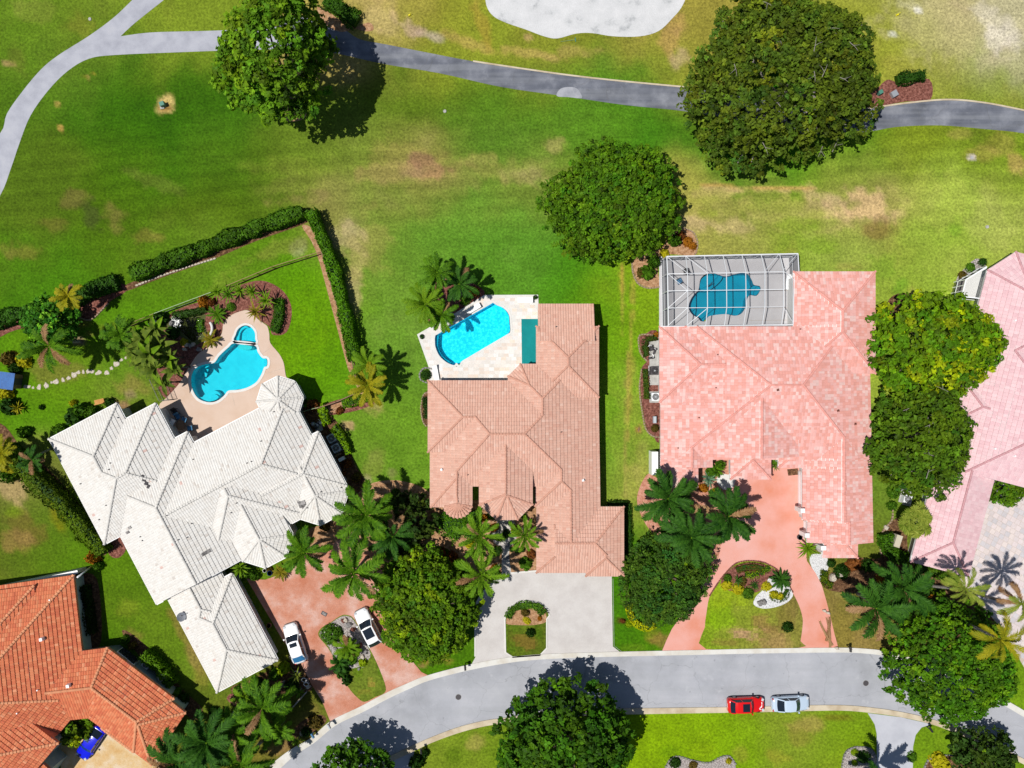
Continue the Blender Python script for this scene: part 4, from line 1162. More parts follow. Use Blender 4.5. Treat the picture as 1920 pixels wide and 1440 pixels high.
# tile palettes -------------------------------------------------------
def pal(cols, ws, amp=0.06, blotch=None):
    C = np.array([A(*c) for c in cols]); ws = np.array(ws, float); ws /= ws.sum()
    def f(rng, N, I=None, J=None):
        k = rng.choice(len(C), size=N, p=ws)
        return np.clip(C[k] * (1 + amp * rng.standard_normal((N, 1))), 0, 0.86)
    return f
def cap1(c, amp=0.05):
    a = np.array(A(*c))
    return lambda rng: tuple(np.clip(a * (1 + amp * rng.standard_normal()), 0, 0.86))
def blotchy(rng, N, I, J):
    """two fired colours that came in batches along the courses"""
    a = np.array(A(252, 192, 184)); b = np.array(A(246, 176, 164)); c = np.array(A(252, 210, 203))
    ph = rng.uniform(0, 50)
    v = vnoise(I / 2.2 + ph, J / 1.02 + ph, 7) + 0.34 * rng.standard_normal(N)
    out = np.where((v > 0.62)[:, None], b, a)
    out = np.where((v < 0.12)[:, None], c, out)
    return np.clip(out * (1 + 0.035 * rng.standard_normal((N, 1))), 0, 0.86)

M['tile'] = attr_mat("roof_tile_clay", 0.78, 0.25, 5.0, 0.07, bump=0.15, bscale=25)
M['tile_glazed'] = attr_mat("roof_tile_painted", 0.6, 0.35, 3.0, 0.05, bump=0.1, bscale=25)
M['wall_cream'] = noisy("cream_stucco", [(0.3, A(206, 196, 172)), (0.7, A(224, 216, 196))], 1.0, 4, 0.9, 0.2, 30, fine=0.05)
M['wall_white'] = noisy("white_stucco", [(0.3, A(226, 226, 224)), (0.7, A(240, 240, 238))], 1.0, 4, 0.9, 0.2, 30, fine=0.04)
M['wall_pink'] = noisy("pale_stucco", [(0.3, A(220, 200, 190)), (0.7, A(232, 216, 208))], 1.0, 4, 0.9, 0.2, 30, fine=0.04)
M['wall_green'] = noisy("pale_green_stucco", [(0.3, A(186, 206, 200)), (0.7, A(206, 222, 216))], 1.0, 4, 0.9, 0.2, 30, fine=0.04)
M['trim_white'] = plain("white_trim", (0.78, 0.78, 0.78), 0.5, 0.4)
M['trim_cream'] = plain("cream_trim", (0.62, 0.56, 0.50), 0.5, 0.4)
M['trim_clay'] = plain("clay_trim", (0.5, 0.2, 0.13), 0.6, 0.3)

# ---- house 1: white barrel tiles, turned 28 degrees
F1 = frame(92, 823, 27.8)
z1, q = 3.4, 0.37
e1 = (z1, q); lo = (2.45, q)
m1 = [
 frect(F1, 0, 0, 144, 223, e1, e1, e1, e1),
 frect(F1, 0, 34, 208, 223, e1, e1, e1, e1),
 frect(F1, 33.5, 109, 236, 368, e1, e1, e1, None),
 frect(F1, 33.5, 109, 163, 368, e1, e1, e1, e1),
 frect(F1, 33.5, 133, 438, 327, e1, e1, e1, e1),
 frect(F1, 162, 238, 361, 352, e1, None, e1, e1),
 frect(F1, 300, 223, 453, 338, None, e1, e1, e1),
 foct(F1, 397, 326, 54, z1 - 0.05, q, 60),
 foct(F1, 268, 350, 53, z1 + 0.5, q, 95),
 foct(F1, 417.5, 136.5, 40.5, z1, q),
 frect(F1, 57, 345, 168, 470, lo, None, lo, lo),
 frect(F1, 57, 383, 186, 567, lo, lo, lo, lo),
]
S1 = dict(w=0.29, e=0.42, lift=0.062, bar=0.045, jit=0.022, prof=PROF_BARREL, mat=M['tile_glazed'],
          col=pal([(243, 239, 233), (246, 243, 238), (239, 234, 227), (226, 218, 210), (232, 198, 188)], [5, 5, 2, .2, .04], 0.010), cap=cap1((236, 232, 226)), gutter=0.1)
h1, r1, _ = house("white_tiled_house", "large angled house with white barrel tile roof and two octagonal bays beside kidney pool", m1, S1, M['wall_white'], M['trim_white'], 11)

# ---- house 2: salmon tiles
z0, zl, p_ = 3.4, 2.45, 0.35
EL2 = (1122.5, 745, 1125.5, 945)
m2 = [
 rect(806, 713, 1123.5, 912, (2.7, .40), (z0, p_), (zl, p_), (z0 - 0.05, p_), EL=EL2),
 rect(802, 713, 902, 848, (z0, p_), (z0, p_), None, (z0, p_)),
 Mass([(952, 705, 952, 760, z0, p_), (952.5, 705, 975.5, 682, z0, p_), (975, 682, 1005, 682, z0, p_), (*EL2, zl, p_), (952, 800, 1123, 800, 3, None)], (1040, 740)),
 rect(1005, 611.5, 1123, 745, (z0, p_), (z0, p_), (z0, p_), (z0, p_)),
 rect(1009, 569.5, 1114, 640, None, (2.5, p_), None, None),
 rect(806, 848, 858, 951, (2.7, .40), None, None, (2.75, p_)),
 Mass([(830, 870, 830, 943, 3.30, .40), (886, 870, 886, 943, z0 - .05, p_), (830, 868, 886, 868, 3, None)] +
      [(858 + 28 * math.cos(R(a)), 943 + 28 * math.sin(R(a)), 858 + 28 * math.cos(R(a + 15)), 943 + 28 * math.sin(R(a + 15)), 3.33, .36) for a in range(0, 180, 15)], (858, 930)),
 Mass([(898, 830, 898, 947, 4.0, p_), (898, 947.5, 931, 975, 4.0, p_), (931, 975, 971.5, 974.5, 4.0, p_), (971.5, 974, 999, 946, 4.0, p_), (999, 830, 999, 946, 4.0, p_), (898, 826, 999, 826, 4, None)], (948, 900)),
 rect(1003, 862, 1124.5, 949, (3.0, p_), None, (zl, p_), (3.0, p_), EL=EL2),
 rect(1005.5, 900, 1125, 1074, (2.45, .31), None, (zl, p_), (2.45, .33), EL=EL2),
 rect(1040, 949.5, 1170, 1074, None, (2.45, .30), (2.45, .35), (2.45, .33)),
 rect(1098, 1000, 1170, 1080.5, (2.42, .35), None, (2.45, .35), (2.42, .35)),
]
S2 = dict(w=0.30, e=0.43, lift=0.075, bar=0.05, jit=0.02, prof=PROF_BARREL, mat=M['tile'],
          col=pal([(234, 186, 166), (231, 181, 161), (237, 191, 172), (227, 174, 154), (242, 202, 184)], [6, 4, 2, .8, .25], 0.018), cap=cap1((224, 168, 146)), capr=0.13)
h2, r2, _ = house("salmon_tiled_house", "house with salmon barrel tile roof, semicircular bay and tall entry tower, in the middle", m2, S2, M['wall_cream'], M['trim_cream'], 12)

# ---- house 3: mottled pink tiles
pp = 0.36
EL3 = (1631, 700, 1637, 1019)
m3 = [
 rect(1238, 612, 1633, 862, (2.45, .313), (3.7, pp), (2.45, .40), (3.0, pp), EL=EL3),
 rect(1236, 612, 1352, 755, (3.2, pp), (3.2, pp), None, (3.2, pp)),
 rect(1487, 509, 1641, 700.5, (3.4, .36), (3.4, .38), (3.4, .40), (3.4, .38)),
 rect(1238, 760, 1336, 877, (2.45, .313), None, (2.6, pp), None),
 rect(1238, 800, 1309, 914, (2.45, .313), None, (2.95, pp), (2.6, None)),
 rect(1316, 708, 1496, 856, (3.35, pp), None, (3.6, .42), None),
 rect(1459, 760, 1636, 877, (2.45, .33), None, (2.45, .40), (2.45, pp), EL=EL3),
 rect(1504, 800, 1637, 977, (2.45, .36), None, (2.45, .40), None, EL=EL3),
 rect(1513, 900, 1637, 1019, (2.45, .30), None, (2.45, .40), None, EL=EL3),
 rect(1543, 1013, 1608, 1046, (2.6, None), None, (2.35, .30), (2.35, .28)),
 rect(1369, 820, 1445.5, 899, (2.55, pp), None, (2.55, pp), (2.55, pp)),
]
S3 = dict(w=0.33, e=0.40, lift=0.07, bar=0.03, jit=0.02, prof=PROF_FLAT, mat=M['tile'], col=blotchy, cap=cap1((246, 172, 160)), capr=0.13)
h3, r3, _ = house("pink_tiled_house", "house with mottled pink tile roof and white framed pool cage at one corner", m3, S3, M['wall_white'], M['trim_white'], 13)

# ---- house 4: pale pink tiles, right edge
F4 = frame(1851, 506, -14.8)
zl4 = 2.6
m4 = [
 Mass([(*F4(0, 0), *F4(0, 211), zl4, pp), (1851, 506, 1904, 472, zl4, pp), (1904, 472, 2010, 500, zl4, pp), (*F4(240, 0), *F4(240, 211), zl4, pp), (*F4(0, 211), *F4(240, 211), zl4, pp)], F4(110, 100), .9),
 frect(F4, 0, 90, 330, 377, (zl4, pp), (zl4 + 0.6, pp), (zl4, pp), (zl4 + 1.05, pp), .9),
 frect(F4, 0, 205, 90, 300, (zl4 + .25, pp), (zl4 + .25, pp), (zl4, None), (zl4 + .25, pp), .9),
 frect(F4, 0, 330, 113, 566, (zl4 - .1, pp), None, (zl4 - .1, pp), (zl4 - .1, pp), .8),
]
S4 = dict(w=0.40, e=0.50, lift=0.07, bar=0.03, jit=0.012, prof=PROF_FLAT, mat=M['tile'],
          col=pal([(248, 208, 213), (250, 214, 218), (243, 200, 206)], [4, 3, 2], 0.02), cap=cap1((222, 168, 174)), capr=0.13)
h4, r4, _ = house("pale_pink_house", "house with pale pink flat tile roof at the right edge, partly under trees", m4, S4, M['wall_white'], M['trim_white'], 14)

# ---- house 5: terracotta tiles, bottom left
F5 = frame(138.5, 1077.7, 7.5)
zz5, q5 = 3.3, 0.38
FD = frame(203.4, 1214.7, -37.5)
def line(p, q_, z, p__): return (*p, *q_, z, p__)
NE5 = line((203.4, 1214.7), (327, 1309), zz5, q5); NB5 = line((156.6, 1219.5), (203.4, 1213.5), zz5, q5)
m5 = [
 Mass([line((138.5, 1077.7), (154.7, 1219), zz5, q5), line((138.5, 1077.7), (80, 1086), zz5, q5), line((133, 1349), (108, 1379), zz5, .45), line((-500, 1100), (-500, 1500), 3, None), line((-200, 1560), (60, 1560), 3, None)], (20, 1200), .75),
 frect(F5, -420, 10, -76, 230, (zz5, q5), (zz5 + .55, q5), (zz5 + .55, q5), None, .75),
 Mass([NB5, NE5, line((133, 1349.5), (167, 1346), zz5, q5), line((70, 1200), (70, 1360), 3.5, None), line((240, 1200), (240, 1360), 3.5, None)], (120, 1280), .75),
 Mass([NE5, NB5, line((166, 1346), (283, 1433), zz5, q5), line((327, 1309), (256, 1402), zz5, 0.9)], (230, 1330), .75),
 Mass([line((230, 1242), (349, 1336), zz5 - .1, q5), line((166, 1346), (283, 1433), zz5 - .1, q5), line((349, 1336), (285, 1433), zz5 - .1, q5), line((230, 1242), (190, 1360), 3.5, None)], (270, 1370), .75),
 Mass([line((65, 1358), (110.6, 1393), zz5 + 1.3, q5), line((110.6, 1393), (82, 1427), zz5 + 1.3, q5), line((-80, 1300), (-80, 1500), 3, None), line((0, 1520), (82, 1520), 3.5, None)], (40, 1400), .4),
 Mass([line((74, 1424), (98, 1446), zz5 + .7, q5), line((98, 1446), (60, 1500), zz5 + .7, q5), line((-60, 1400), (-60, 1500), 3, None)], (40, 1460), .4),
]
S5 = dict(w=0.30, e=0.43, lift=0.085, bar=0.055, jit=0.02, prof=PROF_BARREL, mat=M['tile'],
          col=pal([(230, 134, 93), (224, 125, 87), (234, 146, 104), (216, 116, 82), (240, 162, 122)], [5, 4, 3, 2, .5], 0.045), cap=cap1((238, 164, 122)), capr=0.17)
h5, r5, _ = house("terracotta_house", "house with orange terracotta barrel tile roof in the bottom left corner", m5, S5, M['wall_green'], M['trim_clay'], 15)

def roof_z(masses, px, py, z=4.0):
    for _ in range(4):
        x, y, _z = W(px, py, z)
        e = env(masses, x, y)
        if e is None: break
        z = e[0]
    return W(px, py, z)
# ------------------------------------------------------------------ vegetation
M['leaf'] = attr_mat("tree_leaves", 0.62, 0.12, 2.5, 0.10, transl=0.25)
M['bark'] = noisy("bark", [(0.3, A(78, 66, 56)), (0.7, A(128, 114, 100))], 4.0, 6, 0.95, 0.6, 12, fine=0.2)
M['bark_pale'] = noisy("pale_bark", [(0.3, A(138, 130, 122)), (0.7, A(186, 180, 172))], 4.0, 6, 0.9, 0.4, 12, fine=0.15)
M['palm_trunk'] = noisy("palm_trunk", [(0.3, A(140, 134, 126)), (0.7, A(190, 186, 180))], 5.0, 5, 0.9, 0.4, 10, fine=0.15)
LM = {
 'rib': leaf_mat("frond_rib", A(150, 172, 70), A(196, 206, 110), .45, .1),
 'royal': leaf_mat("frond_royal", A(42, 92, 12), A(128, 180, 34)),
 'bright': leaf_mat("frond_bright", A(86, 134, 14), A(146, 184, 36)),
 'dark': leaf_mat("frond_dark", A(24, 72, 18), A(88, 142, 42)),
 'yellow': leaf_mat("frond_yellow", A(128, 140, 20), A(206, 192, 40)),
 'feather': leaf_mat("frond_feather", A(76, 130, 14), A(150, 192, 44)),
 'dry': leaf_mat("frond_dry", A(150, 104, 66), A(214, 176, 128)),
 'fan': leaf_mat("fan_leaf", A(104, 138, 30), A(184, 192, 80)),
 'blue': leaf_mat("agave_leaf", A(70, 124, 96), A(150, 190, 150)),
 'cycad': leaf_mat("cycad_leaf", A(92, 112, 20), A(190, 170, 48)),
 'banana': leaf_mat("broad_leaf", A(44, 84, 22), A(140, 160, 56)),
 'g1': leaf_mat("shrub_green", A(56, 100, 16), A(110, 160, 34)),
 'g2': leaf_mat("shrub_dark", A(30, 66, 18), A(66, 108, 26)),
 'g3': leaf_mat("shrub_lime", A(124, 166, 10), A(178, 204, 26)),
 'y1': leaf_mat("shrub_yellow", A(176, 178, 10), A(228, 214, 40)),
 'o1': leaf_mat("shrub_orange", A(168, 96, 20), A(216, 150, 40)),
 'r1': leaf_mat("shrub_red", A(96, 48, 26), A(168, 104, 48)),
 'b1': leaf_mat("shrub_bronze", A(84, 76, 28), A(140, 118, 48)),
 'clip': leaf_mat("clipped_leaf", A(58, 92, 14), A(88, 124, 26), 0.7, 0.15),
}

def leaf_quads(P, Nn, size, rng, aspect=1.7, tilt=0.55):
    """rhombic leaves at points P facing roughly along Nn"""
    n = len(P)
    Nn = Nn + tilt * rng.standard_normal((n, 3))
    Nn /= np.linalg.norm(Nn, axis=1, keepdims=True) + 1e-9
    T = rng.standard_normal((n, 3))
    T -= (T * Nn).sum(1, keepdims=True) * Nn
    T /= np.linalg.norm(T, axis=1, keepdims=True) + 1e-9
    B = np.cross(Nn, T)
    s = size * rng.uniform(0.7, 1.3, (n, 1))
    a = P + T * s * aspect / 2; c = P - T * s * aspect / 2
    b = P + B * s / 2 + Nn * s * 0.08; d = P - B * s / 2 + Nn * s * 0.08
    V = np.stack([a, b, c, d], 1).reshape(-1, 3)
    F = np.arange(4 * n).reshape(-1, 4)
    return V, F

def sphere_dirs(n, rng, low=-0.3):
    z = rng.uniform(low, 1.0, n); a = rng.uniform(0, 2 * np.pi, n)
    r = np.sqrt(np.clip(1 - z * z, 0, 1))
    return np.stack([r * np.cos(a), r * np.sin(a), z], 1)

def crown_mesh(name, lobes, rng, col, leaf, nsub, nleaf, sub=0.42, lobevar=0.16, subvar=0.2, alt=None, squash=0.8):
    Ps, Ns, Cs = [], [], []
    col = np.array(col) * np.array([1.75, 1.48, 0.95])
    if alt is not None: alt = (np.array(alt[0]) * np.array([1.5, 1.4, .8]), alt[1])
    for (x, y, z, r, f) in lobes:
        hv = rng.standard_normal()
        base = col * (1 + lobevar * rng.standard_normal()) * f * np.array([1 + .16 * hv, 1 + .03 * hv, 1 - .12 * hv])
        if alt is not None and rng.random() < alt[1]: base = np.array(alt[0]) * (1 + 0.1 * rng.standard_normal())
        k = max(3, int(nsub * r * r))
        D = sphere_dirs(k, rng, -0.15)
        C = np.array([x, y, z]) + D * r * np.array([1, 1, squash]) * rng.uniform(0.72, 1.0, (k, 1))
        rs = sub * rng.uniform(0.7, 1.25, k)
        cs = base * (1 + subvar * rng.standard_normal((k, 1)))
        m = nleaf
        d = sphere_dirs(k * m, rng, -0.35)
        CC = np.repeat(C, m, 0); RR = np.repeat(rs, m)[:, None]
        P = CC + d * RR * rng.uniform(0.55, 1.05, (k * m, 1)) * np.array([1, 1, 0.75])
        N = d * 0.6 + np.repeat(D, m, 0) * 0.3 + np.array([0, 0, 0.55])
        c = np.repeat(cs, m, 0) * (1 + 0.16 * rng.standard_normal((k * m, 1)))
        Ps.append(P); Ns.append(N); Cs.append(c)
    P = np.concatenate(Ps); N = np.concatenate(Ns); Cc = np.clip(np.concatenate(Cs), 0.004, 0.8)
    V, F = leaf_quads(P, N, leaf, rng)
    return np_mesh(name, V, F, np.repeat(Cc, 4, 0))

def tree(name, label, px, py, rx, ry, ztop, zlow, col, seed, base=None, lobe=1.15, leaf=0.30, nsub=7.0, nleaf=11, sub=0.42, alt=None, trunk_r=0.32,
         bark='bark', dens=1.0, irr=0.16, lobevar=0.16, cat="tree", group=None, flat=0.55, gaps=0.0, twigs=0):
    """crown ellipse (rx, ry) in picture pixels as seen, dome between zlow and ztop metres"""
    rng = np.random.default_rng(seed)
    zm = zlow + 0.55 * (ztop - zlow)
    cx, cy, _ = W(px, py, zm)
    k = (CAM_H - zm) / CAM_H / PPM
    ax, ay = rx * k, ry * k
    bx, by = (cx, cy) if base is None else W(*base, 0)[:2]
    root = thing(name, label, cat, (bx, by, 0), 0, group)
    ph = rng.uniform(0, 6.28, 4); am = rng.uniform(0.3, 1, 4)
    def edge(t):
        v = sum(am[i] * np.sin((i + 2 + (i > 1)) * t + ph[i]) / (1 + .35 * i) for i in range(4)) / 2.0
        return 1 + irr * v
    lobes = []
    tries = 0
    pts = []
    target = int(dens * 1.15 * ax * ay * 3.14 / (lobe * lobe * 1.15))
    while len(pts) < target and tries < target * 60:
        tries += 1
        t = rng.uniform(0, 6.28); rho = math.sqrt(rng.uniform(0, 1))
        if rho > 0.985: continue
        e = edge(t)
        x = math.cos(t) * rho * e * max(0.1, ax - lobe * 0.75); y = math.sin(t) * rho * e * max(0.1, ay - lobe * 0.75)
        dmin = lobe * (1.0 if tries < target * 25 else 0.8)
        if any((x - a) ** 2 + (y - b) ** 2 < dmin * dmin for a, b, _ in pts): continue
        if gaps and rng.random() < gaps * (0.3 + rho): continue
        pts.append((x, y, rho))
    for x, y, rho in pts:
        z = zlow + (ztop - zlow) * (1 - rho ** 2.2) ** flat + rng.uniform(-0.35, 0.35) * lobe
        lobes.append((cx - bx + x, cy - by + y, z - lobe * 0.6, lobe * rng.uniform(0.78, 1.3), 1.0))
        if rho > 0.72:
            lobes.append((cx - bx + x * 0.93, cy - by + y * 0.93, z - lobe * 1.7, lobe * rng.uniform(0.8, 1.1), 0.9))
    for k_ in range(int(6.28 * math.sqrt(ax * ay) / 0.8)):      # loose sprays that break the outline
        t = rng.uniform(0, 6.28); e = edge(t) * rng.uniform(.93, 1.05)
        lobes.append((cx - bx + math.cos(t) * e * ax, cy - by + math.sin(t) * e * ay, zlow + rng.uniform(-.1, .35) * (ztop - zlow) * .5, lobe * rng.uniform(.3, .55), 1.0))
    cm = crown_mesh("crown", lobes, rng, col, leaf, nsub, nleaf, sub, lobevar, 0.22, alt)
    link_mesh("crown", cm, M['leaf'], root, kind="stuff")
    # trunk and limbs
    mb = MB()
    zt = zlow * 0.75
    mx, my = (cx - bx) * 0.55, (cy - by) * 0.55
    mb.tube([(0, 0, -0.1), (mx * .08, my * .08, 0.35), (mx * .4, my * .4, zt * .6), (mx, my, zt)], [trunk_r * 1.5, trunk_r * 1.05, trunk_r * .9, trunk_r * .75], 9)
    mb.build("trunk", M[bark], root, smooth=True)
    nl = 7
    for i in range(nl):
        x, y, z, r, _ = lobes[rng.integers(0, len(lobes))]
        mb = MB()
        mb.tube([(mx, my, zt * .92), (mx + (x - mx) * .45, my + (y - my) * .45, zt + (z - zt) * .6), (x, y, z)], [trunk_r * .5, trunk_r * .3, trunk_r * .1], 6)
        mb.build("limb", M[bark], root, smooth=True)
    if twigs:
        mb = MB()
        for i in range(twigs):
            x, y, z, r, _ = lobes[rng.integers(0, len(lobes))]
            if gaps and x < 0: pass
            if x < -3 and rng.random() < .8: continue
            p = Vector((x + rng.uniform(-.5, .5), y + rng.uniform(-.5, .5), z + r * 0.85))
            d = Vector((rng.standard_normal(), rng.standard_normal(), 0.25)); d.normalize()
            L = rng.uniform(0.8, 2.0)
            mb.tube([p - d * L * .4, p + d * L * .2 + Vector((0, 0, .12)), p + d * L * .6], [0.045, 0.03, 0.012], 4)
            s_ = d.cross(Vector((0, 0, 1)))
            mb.tube([p, p + d * .3 + s_ * .4 * (1 if i % 2 else -1), p + d * .5 + s_ * .8 * (1 if i % 2 else -1)], [0.03, 0.02, 0.01], 4)
        mb.build("bare_twigs", M['bark_pale'], root, kind="stuff")
    return root

TREES = [
 # name, label, px,py,rx,ry, ztop,zlow, colour, kwargs
 ("broadleaf_tree", "tall bright green tree over the golf path, deep shadow on its right", 505, 84, 116, 112, 16.0, 7.5, A(86,130,28), dict(base=(556,196), lobe=1.0, leaf=.30, nsub=8, sub=.40, gaps=.2, trunk_r=.4, irr=.26, lobevar=.16)),
 ("oak_tree", "huge dark green oak with bare grey twigs spreading over the cart path, largest tree", 1481, 130, 188, 168, 11.0, 3.6, A(74,100,30), dict(base=(1440,200), lobe=1.15, leaf=.24, nsub=8.5, nleaf=12, sub=.36, irr=.2, trunk_r=.55, twigs=46, lobevar=.2, gaps=.08, bark='bark_pale')),
 ("broadleaf_tree", "rounded dense mid green tree on the lawn above the planted corner bed", 1153, 373, 126, 121, 8.0, 3.0, A(72,116,20), dict(base=(1138,398), lobe=.85, leaf=.20, nsub=12, nleaf=12, sub=.30, irr=.15, lobevar=.12, gaps=.05)),
 ("broadleaf_tree", "round tree with yellow green young leaves between the two pink roofs", 1773, 646, 120, 104, 10.5, 4.0, A(84,128,18), dict(base=(1702,640), lobe=1.15, leaf=.26, nsub=8.5, nleaf=12, sub=.38, alt=(A(140,160,14), .2), irr=.12)),
 ("broadleaf_tree", "olive green tree with bare twigs just below the yellow green one", 1742, 822, 98, 110, 8.5, 3.6, A(72,108,24), dict(base=(1680,810), lobe=1.1, leaf=.25, nsub=8, nleaf=11, sub=.38, irr=.16, twigs=14, gaps=.05, bark='bark_pale')),
 ("broadleaf_tree", "dense bright green round tree between the terracotta drive and the grey drive", 795, 1144, 102, 106, 7.5, 2.6, A(76,118,20), dict(base=(808,1122), lobe=.78, leaf=.22, nsub=12, nleaf=12, sub=.30, alt=(A(126,156,24), .08), irr=.16, gaps=.06)),
 ("broadleaf_tree", "dark green small leaved tree over the left arm of the pink drive", 1256, 1086, 88, 92, 6.5, 2.2, A(58,96,34), dict(base=(1248,1070), lobe=.85, leaf=.16, nsub=15, nleaf=13, sub=.27, irr=.2, lobevar=.12, gaps=.05)),
 ("broadleaf_tree", "broad dense green tree overhanging the road at the right edge", 1800, 1252, 128, 112, 8.5, 3.0, A(64,112,16), dict(base=(1742,1228), lobe=.85, leaf=.22, nsub=11, nleaf=12, sub=.30, irr=.18, alt=(A(98,140,24), .1), gaps=.05)),
 ("broadleaf_tree", "large dark leaved tree at the bottom edge casting its shadow across the road", 1064, 1410, 130, 108, 10.5, 4.2, A(54,98,16), dict(base=(1052,1352), lobe=1.1, leaf=.33, nsub=6.5, nleaf=11, sub=.42, irr=.16, gaps=.04)),
 ("broadleaf_tree", "green tree cut by the bottom edge near the road bend", 660, 1468, 72, 58, 8.5, 4.2, A(56,104,18), dict(base=(672,1420), lobe=.95, leaf=.30, nsub=7, nleaf=11, sub=.40, irr=.16)),
 ("clipped_tree", "small clipped green tree beside the paver court of the pale pink house", 1893, 918, 36, 30, 3.2, 1.4, A(78,118,18), dict(lobe=.55, leaf=.22, nsub=14, nleaf=10, sub=.28, trunk_r=.12)),
 ("broadleaf_tree", "small green tree in the court of the terracotta house beside the blue car", 131, 1372, 28, 32, 3.0, 1.2, A(84,120,22), dict(lobe=.6, leaf=.26, nsub=12, nleaf=10, sub=.30, trunk_r=.12, alt=(A(150,170,20), .12))),
 ("broadleaf_tree", "leafy tree beside the hedge in the left garden above the blue shed", 84, 598, 50, 44, 4.5, 1.6, A(60,120,34), dict(lobe=.8, leaf=.26, nsub=9, nleaf=10, sub=.34, trunk_r=.14, alt=(A(110,166,50), .15))),
 ("broadleaf_tree", "shaded dark tree behind the feathery palms, in the gap beside the salmon roof", 757, 985, 52, 60, 4.5, 1.6, A(44,70,26), dict(lobe=.8, leaf=.28, nsub=8, nleaf=10, sub=.36, trunk_r=.16, gaps=.1)),
 ("broadleaf_tree", "dark tree behind the grey kerb at the bottom right corner", 1858, 1424, 60, 44, 5.5, 2.0, A(52,80,28), dict(lobe=.8, leaf=.26, nsub=8, nleaf=10, sub=.36, trunk_r=.16, gaps=.1)),
]
for i, (nm, lb, px, py, rx, ry, zt, zl_, c, kw) in enumerate(TREES):
    tree(nm, lb, px, py, rx, ry, zt, zl_, c, 100 + i, **kw)

# ---- palms: every frond is a part
def frond_mesh(name, L, elev, droop, nl, llen, lw, rng, vee=0.35, fwd=0.9, taper=True):
    """feather leaf along +X: arched rib with leaflets"""
    mb = MB()
    pts = []
    n = 12
    a = R(elev); x = z = 0.0
    for i in range(n + 1):
        pts.append(Vector((x, 0, z)))
        t = i / n
        ang = a - R(droop) * t ** 1.4
        x += math.cos(ang) * L / n; z += math.sin(ang) * L / n
    w0 = 0.075
    for i in range(n):
        p, q_ = pts[i], pts[i + 1]
        w1 = w0 * (1 - i / n) + 0.012; w2 = w0 * (1 - (i + 1) / n) + 0.012
        mb.add([p + Vector((0, w1, 0)), p - Vector((0, w1, 0)), q_ - Vector((0, w2, 0)), q_ + Vector((0, w2, 0)), p + Vector((0, 0, w1)), q_ + Vector((0, 0, w2))],
               [(4, 1, 2, 5), (0, 4, 5, 3)])
    for i in range(nl):
        t = 0.14 + 0.86 * (i + 0.5) / nl
        f = t * n; k = min(int(f), n - 1); p = pts[k].lerp(pts[k + 1], f - k)
        d = (pts[k + 1] - pts[k]).normalized()
        up = Vector((-d.z, 0, d.x))
        ll = llen * math.sin(min(1, 0.22 + 1.0 * t if t < 0.55 else 1.0) * 1.57) * (1.0 if t < 0.7 else (1 - (t - 0.7) / 0.3 * 0.62))
        for s in (-1, 1):
            l2 = ll * rng.uniform(0.85, 1.12)
            dirv = (d * (fwd * rng.uniform(.8, 1.2)) + Vector((0, s, 0)) + up * vee * rng.uniform(-.4, 1.5)).normalized()
            tip = p + dirv * l2 - Vector((0, 0, l2 * rng.uniform(0.15, 0.4)))
            mid = p + dirv * l2 * 0.5
            side = dirv.cross(up).normalized() * lw * 0.5
            mb.add([p - side * .6, mid - side, tip, mid + side, p + side * .6], [(0, 1, 3, 4), (1, 2, 3)])
    me = mb.mesh(name)
    me.materials.append(None); me.materials.append(None)
    mi_ = np.zeros(len(me.polygons), dtype=np.int32); mi_[:2 * n] = 1
    me.polygons.foreach_set('material_index', mi_)
    return me

def sword_mesh(name, L, w, elev, droop, fold=0.12):
    mb = MB(); n = 6
    a = R(elev); x = z = 0
    pts = []
    for i in range(n + 1):
        pts.append((x, z)); t = i / n
        ang = a - R(droop) * t ** 1.3
        x += math.cos(ang) * L / n; z += math.sin(ang) * L / n
    for i in range(n):
        def hw(t): return w * (0.45 + 1.5 * t) if t < 0.35 else w * 0.98 * (1 - ((t - 0.35) / 0.65) ** 1.8)
        w1, w2 = hw(i / n), max(0.004, hw((i + 1) / n))
        (x1, z1_), (x2, z2_) = pts[i], pts[i + 1]
        f = fold
        mb.add([(x1, w1 / 2, z1_ + f * w1), (x1, 0, z1_), (x1, -w1 / 2, z1_ + f * w1), (x2, w2 / 2, z2_ + f * w2), (x2, 0, z2_), (x2, -w2 / 2, z2_ + f * w2)], [(0, 1, 4, 3), (1, 2, 5, 4)])
    return mb.mesh(name)

def fan_mesh(name, L, rad, rng):
    """stalk with a round pleated fan"""
    mb = MB()
    mb.beam((0, 0, 0), (L, 0, L * .35), 0.05)
    c = Vector((L, 0, L * .35))
    n = 15
    for i in range(n):
        a = R(-125 + 250 * (i + .5) / n)
        d = Vector((math.cos(a) * 1.0, math.sin(a), 0.25 - 0.5 * (1 if abs(a) > 1.2 else 0.3) * rng.random()))
        d.normalize()
        s = Vector((-math.sin(a), math.cos(a), 0)) * rad * 0.12
        tip = c + d * rad * rng.uniform(.85, 1.05) - Vector((0, 0, rad * .18))
        mid = c + d * rad * .6
        mb.add([c, mid - s, tip, mid + s], [(0, 1, 2, 3)])
    return mb.mesh(name)

